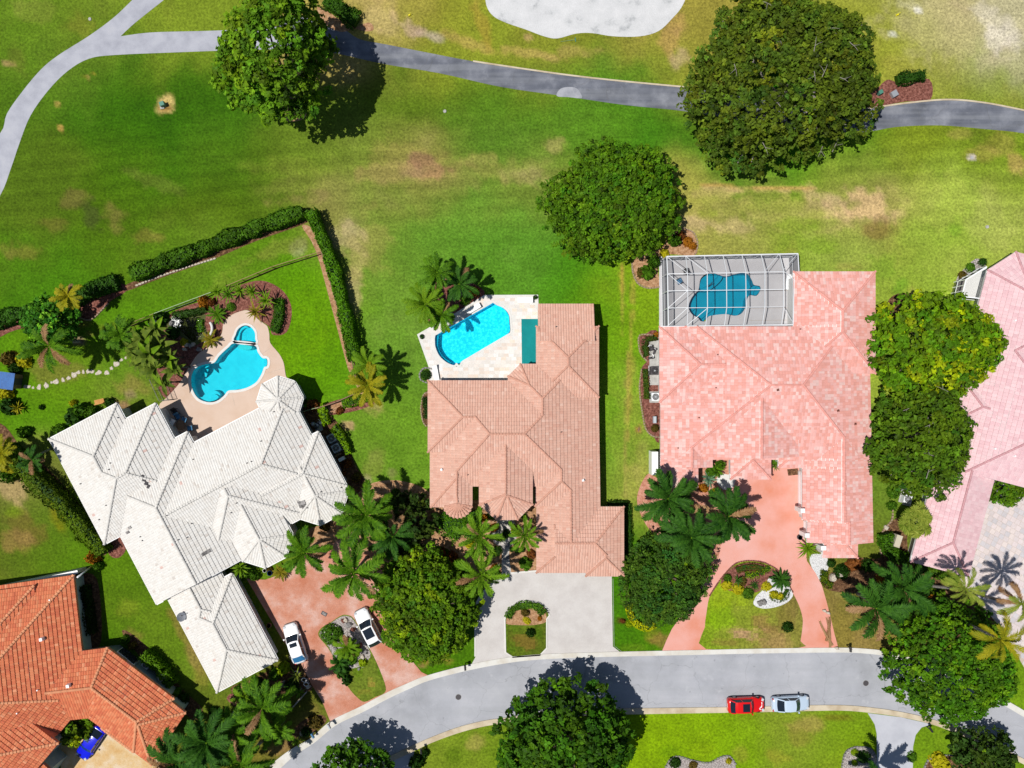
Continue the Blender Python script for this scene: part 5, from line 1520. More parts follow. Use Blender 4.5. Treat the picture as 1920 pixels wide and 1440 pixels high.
prg = random.Random(77)
STY = {}
def style_(nm, meshes, mats): STY[nm] = (meshes, mats)
STY['royal'] = [frond_mesh("royal_frond", 3.7, e, d, 38, 0.74, 0.115, prg) for e, d in ((66, 80), (50, 88), (34, 84), (14, 70), (40, 78), (4, 60))]
STY['feather'] = [frond_mesh("feather_frond", 3.3, e, d, 36, 0.72, 0.085, prg, fwd=1.4, vee=0.9) for e, d in ((70, 75), (48, 75), (28, 75))]
STY['coconut'] = [frond_mesh("coconut_frond", 3.4, e, d, 32, 0.74, 0.075, prg, fwd=1.2) for e, d in ((58, 90), (32, 95), (4, 85))]
STY['small'] = [frond_mesh("small_frond", 2.0, e, d, 24, 0.50, 0.085, prg) for e, d in ((66, 80), (40, 80), (18, 70))]
STY['sword'] = [sword_mesh("sword_leaf", 1.05, 0.13, e, d) for e, d in ((72, 50), (42, 50), (16, 40))]
STY['cycad'] = [frond_mesh("cycad_frond", 1.15, e, d, 16, 0.2, 0.05, prg, vee=.2) for e, d in ((58, 60), (34, 60), (12, 40))]
STY['banana'] = [sword_mesh("broad_leaf", 2.0, 0.62, e, d, 0.22) for e, d in ((70, 90), (50, 95), (28, 85))]
STY['fan'] = [fan_mesh("fan_leaf", l, 0.85, prg) for l in (0.7, 1.1, 1.4)]
_slot = {}
def mesh_with(me, mat):
    key = (me.name, mat.name)
    if key not in _slot:
        m2_ = me.copy(); two = len(m2_.materials) == 2
        m2_.materials.clear(); m2_.materials.append(mat); m2_.name = me.name
        if two: m2_.materials.append(LM['rib'])
        _slot[key] = m2_
    return _slot[key]

def palm(name, label, px, py, h, style, mat, n=15, scale=1.0, base=None, seed=0, trunk_r=0.2, group=None, cat="palm", mats=None, leafname="frond", trunk='palm_trunk', shaft=True):
    """crown centre seen at (px,py), h metres up; base = where the trunk meets the ground, in picture pixels"""
    rg_ = random.Random(1000 + seed)
    cx, cy, _ = W(px, py, h)
    bx, by = W(*base, 0)[:2] if base else (cx, cy)
    root = thing(name, label, cat, (bx, by, 0), 0, group)
    dx, dy = cx - bx, cy - by
    if h > 0.35:
        mb = MB()
        K = 8
        pts = [(dx * (t ** 1.3), dy * (t ** 1.3), -0.05 + (h + 0.05) * t) for t in [i / K for i in range(K + 1)]]
        rad = [trunk_r * (1.35 if i == 0 else 1.0 - 0.35 * i / K) for i in range(K + 1)]
        mb.tube(pts, rad, 9)
        mb.build("trunk", M[trunk], root, smooth=True)
        if shaft and h > 4 and style == 'royal':
            mb = MB(); mb.tube([(dx, dy, h - 1.1), (dx, dy, h - .2), (dx, dy, h + .25)], [.17, .15, .06], 8)
            mb.build("crownshaft", LM['bright'], root, smooth=True)
    ms = STY[style]
    off = rg_.uniform(0, 6.28)
    for i in range(n):
        lay = i / max(1, n - 1)
        k = min(len(ms) - 1, int(lay * len(ms)))
        me = ms[k]
        mt = LM[mat] if not mats or rg_.random() > mats[1] else LM[mats[0]]
        o = bpy.data.objects.new(leafname, mesh_with(me, mt))
        COL.objects.link(o)
        o.parent = root
        o.location = (dx, dy, h)
        s = scale * rg_.uniform(0.74, 1.16)
        o.scale = (s, s, s)
        o.rotation_euler = (rg_.uniform(-.22, .22), rg_.uniform(-.16, .22), off + i * 2.39996 + rg_.uniform(-.15, .15))
    return root

PALMS = [
 # label, px,py,h, style,mat,n,scale,base
 ("royal palm beside the white roof's octagonal bay, upper of three by the terracotta drive", 686, 965, 7.0, 'royal','royal',17,1.0,(708,948)),
 ("royal palm reaching over the lower eave of the white roof by the terracotta drive", 570, 1036, 5.5, 'royal','royal',15,.82,(600,1015)),
 ("royal palm with fronds over the middle of the terracotta drive", 664, 1074, 6.5, 'royal','royal',14,1.05,(688,1045)),
 ("palm whose fronds spread over the pink court, nearest the porch roof", 1366, 968, 5.0, 'royal','dark',16,1.05,(1345,962)),
 ("palm with fronds crossing the lower left corner of the mottled pink roof", 1252, 935, 5.0, 'royal','dark',17,1.0,(1238,930)),
 ("palm between the dark tree and the pink court, lowest of its three", 1296, 1008, 5.5, 'royal','dark',17,1.0,(1280,1000)),
 ("large palm below the pale pink house with long glossy fronds, upper of two", 1692, 1104, 5.5, 'royal','dark',18,1.05,(1660,1086)),
 ("large palm leaning left toward the pink drive, lower of two by the teal box", 1642, 1140, 6.0, 'royal','dark',17,1.1,(1608,1112)),
 ("coconut palm with a long leaning trunk below the corner of the pale pink roof", 1810, 1104, 9.5, 'coconut','fan',13,.72,(1718,1092)),
 ("yellowing coconut palm at the right edge over the dense green tree", 1876, 1200, 11.5, 'coconut','yellow',13,.92,(1768,1146)),
 ("coconut palm cut by the right edge below the paver court", 1916, 1132, 10.5, 'coconut','fan',13,.8,(1828,1112)),
 ("feathery slender palm in the front garden left of the slate walk", 899, 1003, 5.5, 'feather','feather',16,.92,(902,1020)),
 ("feathery slender palm overhanging the corner of the grey drive", 902, 1078, 5.0, 'feather','feather',15,.95,(906,1056)),
 ("feathery palm right of the slate walk against the garage wall", 984, 1004, 4.0, 'feather','feather',15,.72,(982,990)),
 ("palm at the tip of the bed above the turquoise pool", 820, 511, 5.5, 'royal','royal',15,.66,(836,530)),
 ("palm with yellow tipped fronds at the left of the bed above the turquoise pool", 797, 571, 5.0, 'royal','bright',15,.68,(818,585)),
 ("dark palm beside the orange shrub above the turquoise pool", 861, 533, 4.5, 'royal','dark',15,.64,(868,552)),
 ("palm hanging over the corner of the turquoise pool", 827, 590, 4.0, 'royal','royal',13,.6,(846,588)),
 ("small palm over the brown fence end, upper of two beyond the green yard", 689, 684, 4.5, 'royal','bright',12,.66,(704,690)),
 ("yellow green palm at the corner of the brown fence, lower of two", 690, 722, 4.5, 'royal','yellow',12,.72,(704,724)),
 ("tall palm in the bottom left garden between white roof and road", 492, 1328, 7.0, 'royal','royal',16,1.0,(532,1280)),
 ("tall palm beside the end of the terracotta roof in the bottom left garden", 388, 1392, 7.5, 'royal','dark',17,1.05,(428,1345)),
 ("palm cut by the bottom edge left of the road", 452, 1432, 7.0, 'royal','royal',15,1.0,(490,1390)),
 ("palm near the bottom edge behind the terracotta roof tip", 330, 1432, 6.5, 'royal','dark',15,1.0,(378,1392)),
 ("palm left of the pond in the white house garden, partly over the fence", 226, 628, 4.5, 'small','royal',13,1.15,(240,622)),
 ("palm by the left hedge with its star shaped shadow on the lawn", 92, 648, 6.0, 'royal','royal',13,.9,(150,640)),
 ("yellow green palm poking out of the long hedge", 128, 556, 5.0, 'small','yellow',11,.95,(160,566)),
 ("palm with a dark shadow in the narrow left yard beside the white roof", 60, 862, 5.5, 'small','dark',11,.8,(96,842)),
 ("yellow palm at the left edge beside the shadowed hedge", 4, 850, 5.0, 'small','yellow',12,1.2,(40,840)),
 ("palm outside the bottom edge shading the pale concrete drive", 1652, 1492, 6.5, 'royal','dark',14,1.0,(1625,1450)),
 ("palm in the crowded bottom left garden, between the two tall ones", 440, 1372, 6.0, 'royal','royal',15,.85,(474,1336)),
 ("low palm under the tall ones beside the bottom left log", 520, 1366, 3.6, 'small','royal',14,1.2,(532,1352)),
 ("shaded palm at the bottom left between terracotta roof tip and tall palm", 366, 1420, 5.0, 'royal','dark',15,.85,(392,1396)),
 ("palm at the lower eave of the white roof in the bottom left garden", 462, 1308, 4.0, 'small','bright',13,1.1,(480,1290)),
 ("dark palm behind the upper royal palm in the gap beside the salmon house", 736, 1006, 4.5, 'royal','dark',15,.8,(744,996)),
 ("low palm in the rock bed between the two arms of the terracotta drive", 652, 1212, 1.6, 'small','bright',15,.85,None),
 ("young palm at the shaded left side of the rock island", 636, 1242, 1.2, 'small','dark',13,.7,None),
]
for i, (lb, px, py, h, st, mt, n, sc, bs) in enumerate(PALMS):
    palm("palm", lb, px, py, h, st, mt, n + (5 if st in ('royal', 'small') else 3), sc, bs, i, mats=(('dry', .14) if st == 'coconut' else ('dry', .05)), trunk_r=.2 if st != 'small' else .13)
palm("fan_palm", "round fan palm with pale yellow green leaves at the pale pink eave", 1712, 976, 3.2, 'fan', 'fan', 30, 1.0, (1700, 968), 60, trunk_r=.16, leafname="fan_leaf")
ROS = [
 ("cycad", "golden spiky cycad on the stone edge of the beige pool deck", 395, 637, .5, 'cycad','cycad',22,1.15),
 ("cycad", "dark spiky cycad in the red mulch above the beige deck", 408, 589, .5, 'cycad','royal',22,1.1),
 ("dracaena", "yellow leaved dracaena at the head of the beige pool deck", 480, 585, 1.2, 'sword','cycad',24,1.3),
 ("dracaena", "tufted green dracaena behind the pool garden, rightmost by the clipped hedge", 500, 563, 1.6, 'sword','bright',24,1.3),
 ("dracaena", "leafy green dracaena against the pool garden fence, first from the pond", 408, 547, 1.6, 'sword','bright',22,1.15),
 ("dracaena", "leafy green dracaena against the pool garden fence, second from the pond", 430, 552, 1.5, 'sword','royal',22,1.15),
 ("dracaena", "leafy green dracaena against the pool garden fence, third from the pond", 450, 545, 1.6, 'sword','bright',22,1.15),
 ("dracaena", "leafy green dracaena against the pool garden fence, fourth from the pond", 474, 548, 1.6, 'sword','bright',22,1.15),
 ("agave", "blue green agave in the front court of the mottled pink house", 1328, 898, .3, 'sword','blue',30,1.15),
 ("dracaena", "bright green palm lily at the corner of the pink garage", 1514, 1028, 1.3, 'sword','bright',30,1.5),
 ("cycad", "dark green cycad on the white gravel of the circular island", 1464, 1086, .5, 'cycad','dark',30,1.15),
 ("dracaena", "brown striped spiky plant at the left of the circular island", 1383, 1088, .6, 'sword','dark',18,.8),
 ("dracaena", "dark spiky plant in the middle of the circular island", 1413, 1098, .6, 'sword','dark',18,.8),
 ("cycad", "yellow green cycad at the front corner of the white roof by the drive", 528, 1073, .5, 'cycad','cycad',22,1.0),
 ("cycad", "dark cycad along the foot of the pink court planting", 1342, 880, .4, 'cycad','royal',20,1.0),
 ("dracaena", "green spiky plant in the porch slot of the mottled pink house", 1452, 872, .5, 'sword','royal',16,.8),
 ("dracaena", "yellow spiky plant near the left edge below the blue shed", 34, 765, .6, 'sword','yellow',18,1.0),
 ("dracaena", "lime green palm lily by the wall of the white roof notch", 452, 1064, 2.2, 'sword','bright',28,1.4),
 ("dracaena", "golden rosette in the middle of the rock island", 646, 1206, .7, 'sword','cycad',18,.8),
 ("dracaena", "pale striped plant beside the white garage by the parked white sedan", 556, 1266, 1.0, 'sword','fan',20,1.0),
 ("dracaena", "spiky plant beside the white pots at the left arm of the drive", 562, 1296, .9, 'sword','royal',18,.9),
 ("dracaena", "green spiky plant near the kerb by the mailbox at the bottom left", 558, 1388, .9, 'sword','bright',18,.9),
]
for i, (nm, lb, px, py, h, st, mt, n, sc) in enumerate(ROS):
    palm(nm, lb, px, py, h, st, mt, n, sc, None, 200 + i, trunk_r=.07, cat="plant", leafname="leaf", shaft=False)
BAN = [("banana_plant", "broad leaved banana clump beside the beige deck, largest leaves", 292, 690, 2.6, 12, 1.0), ("banana_plant", "broad leaved banana clump nearest the fence corner", 266, 678, 2.6, 11, .95),
       ("banana_plant", "broad leaved banana clump over the deck edge", 318, 672, 2.4, 11, .95), ("banana_plant", "broad leaved banana clump below the pond waterfall", 300, 650, 2.4, 11, .95),
       ("banana_plant", "broad leaved banana clump leaning over the fence toward the stepping stones", 256, 660, 2.6, 12, 1.0), ("banana_plant", "broad leaved banana clump in the middle of the pond garden's lower corner", 280, 664, 3.2, 13, 1.05),
       ("banana_plant", "broad leaved banana clump casting shade on the beige deck edge", 330, 690, 2.2, 10, .85), ("banana_plant", "broad leaved banana clump under the left end of the pond", 270, 640, 2.6, 12, 1.0),
       ("banana_plant", "broad leaved banana clump closest to the white roof", 306, 718, 2.0, 10, .8), ("banana_plant", "shaded banana clump at the dark end of the pond", 292, 620, 2.4, 11, .95)]
for i, (nm, lb, px, py, h, n, sc) in enumerate(BAN):
    palm(nm, lb, px, py, h * 1.75, 'banana', 'banana', n, sc * 1.1, (px + 26, py - 2), 300 + i, trunk_r=.1, cat="plant", leafname="leaf", shaft=False, trunk='bark', mats=('bright', .15))

# ---- hedges
def hedge(label, pts, wd, h, col, seed, leaf=0.15, dens=60, name="hedge", closed=False, wob=0.26, group=None, cat="hedge"):
    rng = np.random.default_rng(seed)
    p = np.array([W(a, b, h * .9)[:2] for a, b in (cr(pts, 4, closed) if len(pts) > 2 else pts)])
    seg = np.linalg.norm(np.diff(p, axis=0), axis=1); cum = np.concatenate([[0], np.cumsum(seg)]); L = cum[-1]
    def at(s):
        k = np.clip(np.searchsorted(cum, s, side='right') - 1, 0, len(seg) - 1)
        t = (s - cum[k]) / seg[k]
        d = (p[k + 1] - p[k]) / seg[k][:, None]
        return p[k] + (p[k + 1] - p[k]) * t[:, None], np.stack([-d[:, 1], d[:, 0]], 1)
    mid = p[len(p) // 2]
    root = thing(name, label, cat, (mid[0], mid[1], 0), 0, group)
    per = wd + 2 * h
    n = int(L * per * dens)
    s = rng.uniform(0, L, n); u = rng.uniform(0, per, n)
    C, Nn = at(s)
    wv = 1 + wob * 2 * (vnoise(s / 1.3, s * 0, seed) - .5); hv = 1 + wob * 2 * (vnoise(s / 1.1, s * 0 + 5, seed) - .5)
    top = (u > h) & (u < h + wd)
    off = np.where(u <= h, -wd / 2, np.where(u >= h + wd, wd / 2, u - h - wd / 2)) * wv
    z = np.where(u <= h, u, np.where(u >= h + wd, per - u, h)) * hv
    rn = np.where(top, 1 - 0.25 * (np.abs(off) / (wd / 2)) ** 3, 1.0)
    z = z * rn
    P = np.stack([C[:, 0] + Nn[:, 0] * off - mid[0], C[:, 1] + Nn[:, 1] * off - mid[1], z], 1) + rng.uniform(-.09, .09, (n, 3))
    N = np.where(top[:, None], np.array([0, 0, 1.0]), np.stack([Nn[:, 0] * np.sign(off), Nn[:, 1] * np.sign(off), 0.3 + 0 * off], 1))
    V, F = leaf_quads(P, N, leaf, rng, tilt=.6)
    cl = np.array(col) * (1 + 0.30 * (vnoise(s / 0.8, u / 0.8, seed + 3) - .5)[:, None] * 2 + 0.22 * (vnoise(s / 4, s * 0, seed + 8) - .5)[:, None] * 2) * (1 + 0.18 * rng.standard_normal((n, 1)))
    link_mesh("foliage", np_mesh("foliage", V, F, np.repeat(np.clip(cl, .003, .7), 4, 0)), M['leaf'], root, kind="stuff")
    mb = MB()
    ss = np.linspace(0, L, max(3, int(L / .8)))
    C, Nn = at(ss)
    for i in range(len(ss) - 1):
        q = []
        for k in (i, i + 1):
            for sg, zz in ((-1, 0), (-1, h * .62), (1, h * .62), (1, 0)):
                q.append((C[k][0] + Nn[k][0] * sg * wd * .34 - mid[0], C[k][1] + Nn[k][1] * sg * wd * .34 - mid[1], zz))
        mb.add(q, [(0, 1, 5, 4), (1, 2, 6, 5), (2, 3, 7, 6)] + ([(0, 3, 2, 1)] if i == 0 else []) + ([(4, 5, 6, 7)] if i == len(ss) - 2 else []))
    mb.build("stems", LM['g2'], root)
    return root
HED = [
 ("long clipped hedge climbing from the left edge to the gap beside the palm", [(-40,610),(0,596),(60,580),(120,562),(170,542),(212,526)], 1.5, 1.9, A(66,112,28), .19),
 ("long clipped hedge from the gap up to the yard corner", [(240,513),(300,492),(360,470),(420,446),(480,424),(530,406),(566,396)], 1.5, 2.0, A(84,130,24), .19),
 ("tall hedge running down the right side of the green yard", [(580,394),(600,440),(622,500),(638,560),(652,620),(664,676)], 1.2, 2.2, A(88,140,16), .18),
 ("dense hedge strip beside the lower fence end", [(640,757),(665,751),(692,744)], 1.1, 1.1, A(112,160,14), .16),
 ("lime hedge strip beside the pool pumps of the white house", [(600,766),(606,780),(612,796)], .7, 1.3, A(140,184,10), .15),
 ("small lime hedge block joining the fence", [(602,767),(609,763)], .9, 1.4, A(130,176,12), .15),
 ("curved lime hedge beside the two air conditioners", [(624,800),(636,814),(645,832),(652,852)], .75, 1.4, A(136,184,8), .15),
 ("clipped round ended hedge at the top of the golf path", [(608,-6),(630,10),(655,28),(668,36)], 1.9, 1.3, A(70,116,18), .14),
 ("dark clipped hedge block in the mulch by the cart path", [(1686,147),(1710,142),(1738,139)], 1.3, 1.2, A(44,86,14), .12),
 ("clipped hedge curving along the right of the beige deck", [(520,560),(522,585),(518,608),(512,622)], 1.2, .9, A(70,118,16), .14),
 ("low clipped hedge against the mottled pink house, upper L shape", [(1232,633),(1212,637),(1210,650),(1213,668)], .55, .8, A(76,92,30), .12),
 ("low clipped hedge along the equipment pads of the mottled pink house", [(1210,692),(1212,720),(1214,748)], .6, .8, A(80,98,22), .12),
 ("hedge along the garage side of the salmon house", [(1178,945),(1179,985),(1180,1040)], .7, .7, A(50,90,14), .13),
 ("hedge below the mid wall of the salmon house", [(1140,945),(1158,944),(1176,945)], .6, .7, A(44,80,14), .13),
 ("shaggy flowering hedge along the left yard boundary, with a deep shadow", [(0,838),(20,862),(50,893),(90,930),(130,970),(165,1010),(186,1040)], 1.6, 2.6, A(96,124,20), .17),
 ("bushy hedge beside the white dish of the terracotta house", [(268,1226),(284,1240),(300,1256),(312,1272),(322,1286)], 1.2, 1.5, A(104,150,20), .18),
 ("bushy hedge at the pale pink house below the fan palm", [(1664,1002),(1668,1020),(1676,1036),(1690,1048)], 1.4, 1.6, A(82,132,18), .18),
 ("dark clipped hedge under the left wall of the salmon house", [(796,745),(798,765),(799,785)], .5, .7, A(46,74,16), .12),
 ("low brown green hedge arching over the top of the circular island", [(1382,1070),(1400,1064),(1420,1064),(1432,1068)], .9, .5, A(112,92,34), .10),
 ("low lime hedge in the middle of the circular island", [(1398,1078),(1412,1079),(1424,1077)], .7, .5, A(152,190,8), .10),
 ("low green hedge at the right of the circular island's lime one", [(1426,1076),(1436,1070),(1444,1065)], .7, .5, A(116,148,12), .10),
 ("low hedge around the yellow flowers on the white gravel", [(1446,1118),(1460,1126),(1474,1120),(1478,1106)], .6, .5, A(88,120,16), .10),
 ("large clipped ground hedge under the semicircular bay", [(826,965),(846,985),(866,1000)], 3.4, 1.1, A(92,144,16), .13),
 ("bushy hedge block between the semicircular bay and the entry tower", [(880,962),(888,985),(880,1010)], 1.9, 1.2, A(92,146,18), .14),
 ("fringe hedge around the top of the small grey drive island", [(952,1160),(958,1147),(972,1138),(992,1135),(1010,1140),(1020,1152)], .9, .6, A(92,136,24), .13),
 ("shrubby hedge along the pond bank", [(322,592),(345,588),(365,585),(384,578)], .8, .7, A(58,92,24), .15),
 ("green hedge at the right bank of the pond", [(376,598),(374,612),(376,622)], .6, .5, A(90,140,20), .12),
 ("yellow rimmed hedge hugging the small leaved dark tree", [(1178,1130),(1183,1155),(1195,1172),(1212,1178),(1228,1172)], .8, .8, A(196,200,14), .12),
 ("green planting strip below the pale pink roof corner", [(1722,1064),(1750,1072),(1780,1084),(1800,1092)], 1.0, 1.0, A(84,120,22), .17),
 ("green and orange planting strip under the leaning palm trunk", [(1728,1104),(1750,1106),(1772,1112)], .9, .9, A(106,136,20), .17),
 ("round hedge hugging the grey gravel below the pink garage", [(1549,1072),(1546,1084),(1550,1096),(1562,1099)], .8, .7, A(108,128,16), .13),
 ("foliage strip in the shadow along the terracotta house wall", [(156,1100),(160,1140),(166,1190)], .9, 1.3, A(40,60,20), .16),
]
for i, (lb, pts, wd, h, c, lf) in enumerate(HED):
    hedge(lb, pts, wd, h, c, 500 + i, lf)

# ---- shrubs: six unit mounds, copied and sized
def mound_mesh(name, seed, n=420, leaf=.17, tilt=.6, clipped=False):
    rng = np.random.default_rng(seed)
    D = sphere_dirs(n, rng, -0.05)
    b = 1.0 if clipped else 0.78 + 0.45 * vnoise(D[:, 0] * 2.2 + seed, D[:, 1] * 2.2 + D[:, 2] * 3, seed)
    P = D * np.array([1, 1, .85]) * (b * rng.uniform(.88 if clipped else .7, 1.03, n))[:, None]
    P[:, 2] += 0.05
    V, F = leaf_quads(P, D + np.array([0, 0, .4]), leaf, rng, tilt=tilt)
    m = len(V)
    # dark heart so that the lawn does not show through
    hs = []
    for j, zz in enumerate((0.0, .35, .6)):
        for k_ in range(8):
            rr = (.72, .62, .3)[j]
            hs.append((rr * math.cos(k_ * .785), rr * math.sin(k_ * .785), zz))
    hf = [(j * 8 + k_, j * 8 + (k_ + 1) % 8, (j + 1) * 8 + (k_ + 1) % 8, (j + 1) * 8 + k_) for j in range(2) for k_ in range(8)]
    V = np.concatenate([V, np.array(hs)]); F = np.concatenate([F, np.array(hf) + m])
    return np_mesh(name, V, F)
MOUND = [mound_mesh("shrub_leaves", 1), mound_mesh("shrub_leaves", 2), mound_mesh("shrub_leaves", 3, 340, .22), mound_mesh("shrub_leaves", 4, 520, .12, .35, True), mound_mesh("shrub_leaves", 5, 240, .30, .8)]
SHR = [
 # px,py,r(px),h(m), variant, material, label
 (972,1322-1322+559,0,0,0,'g1',None),
]
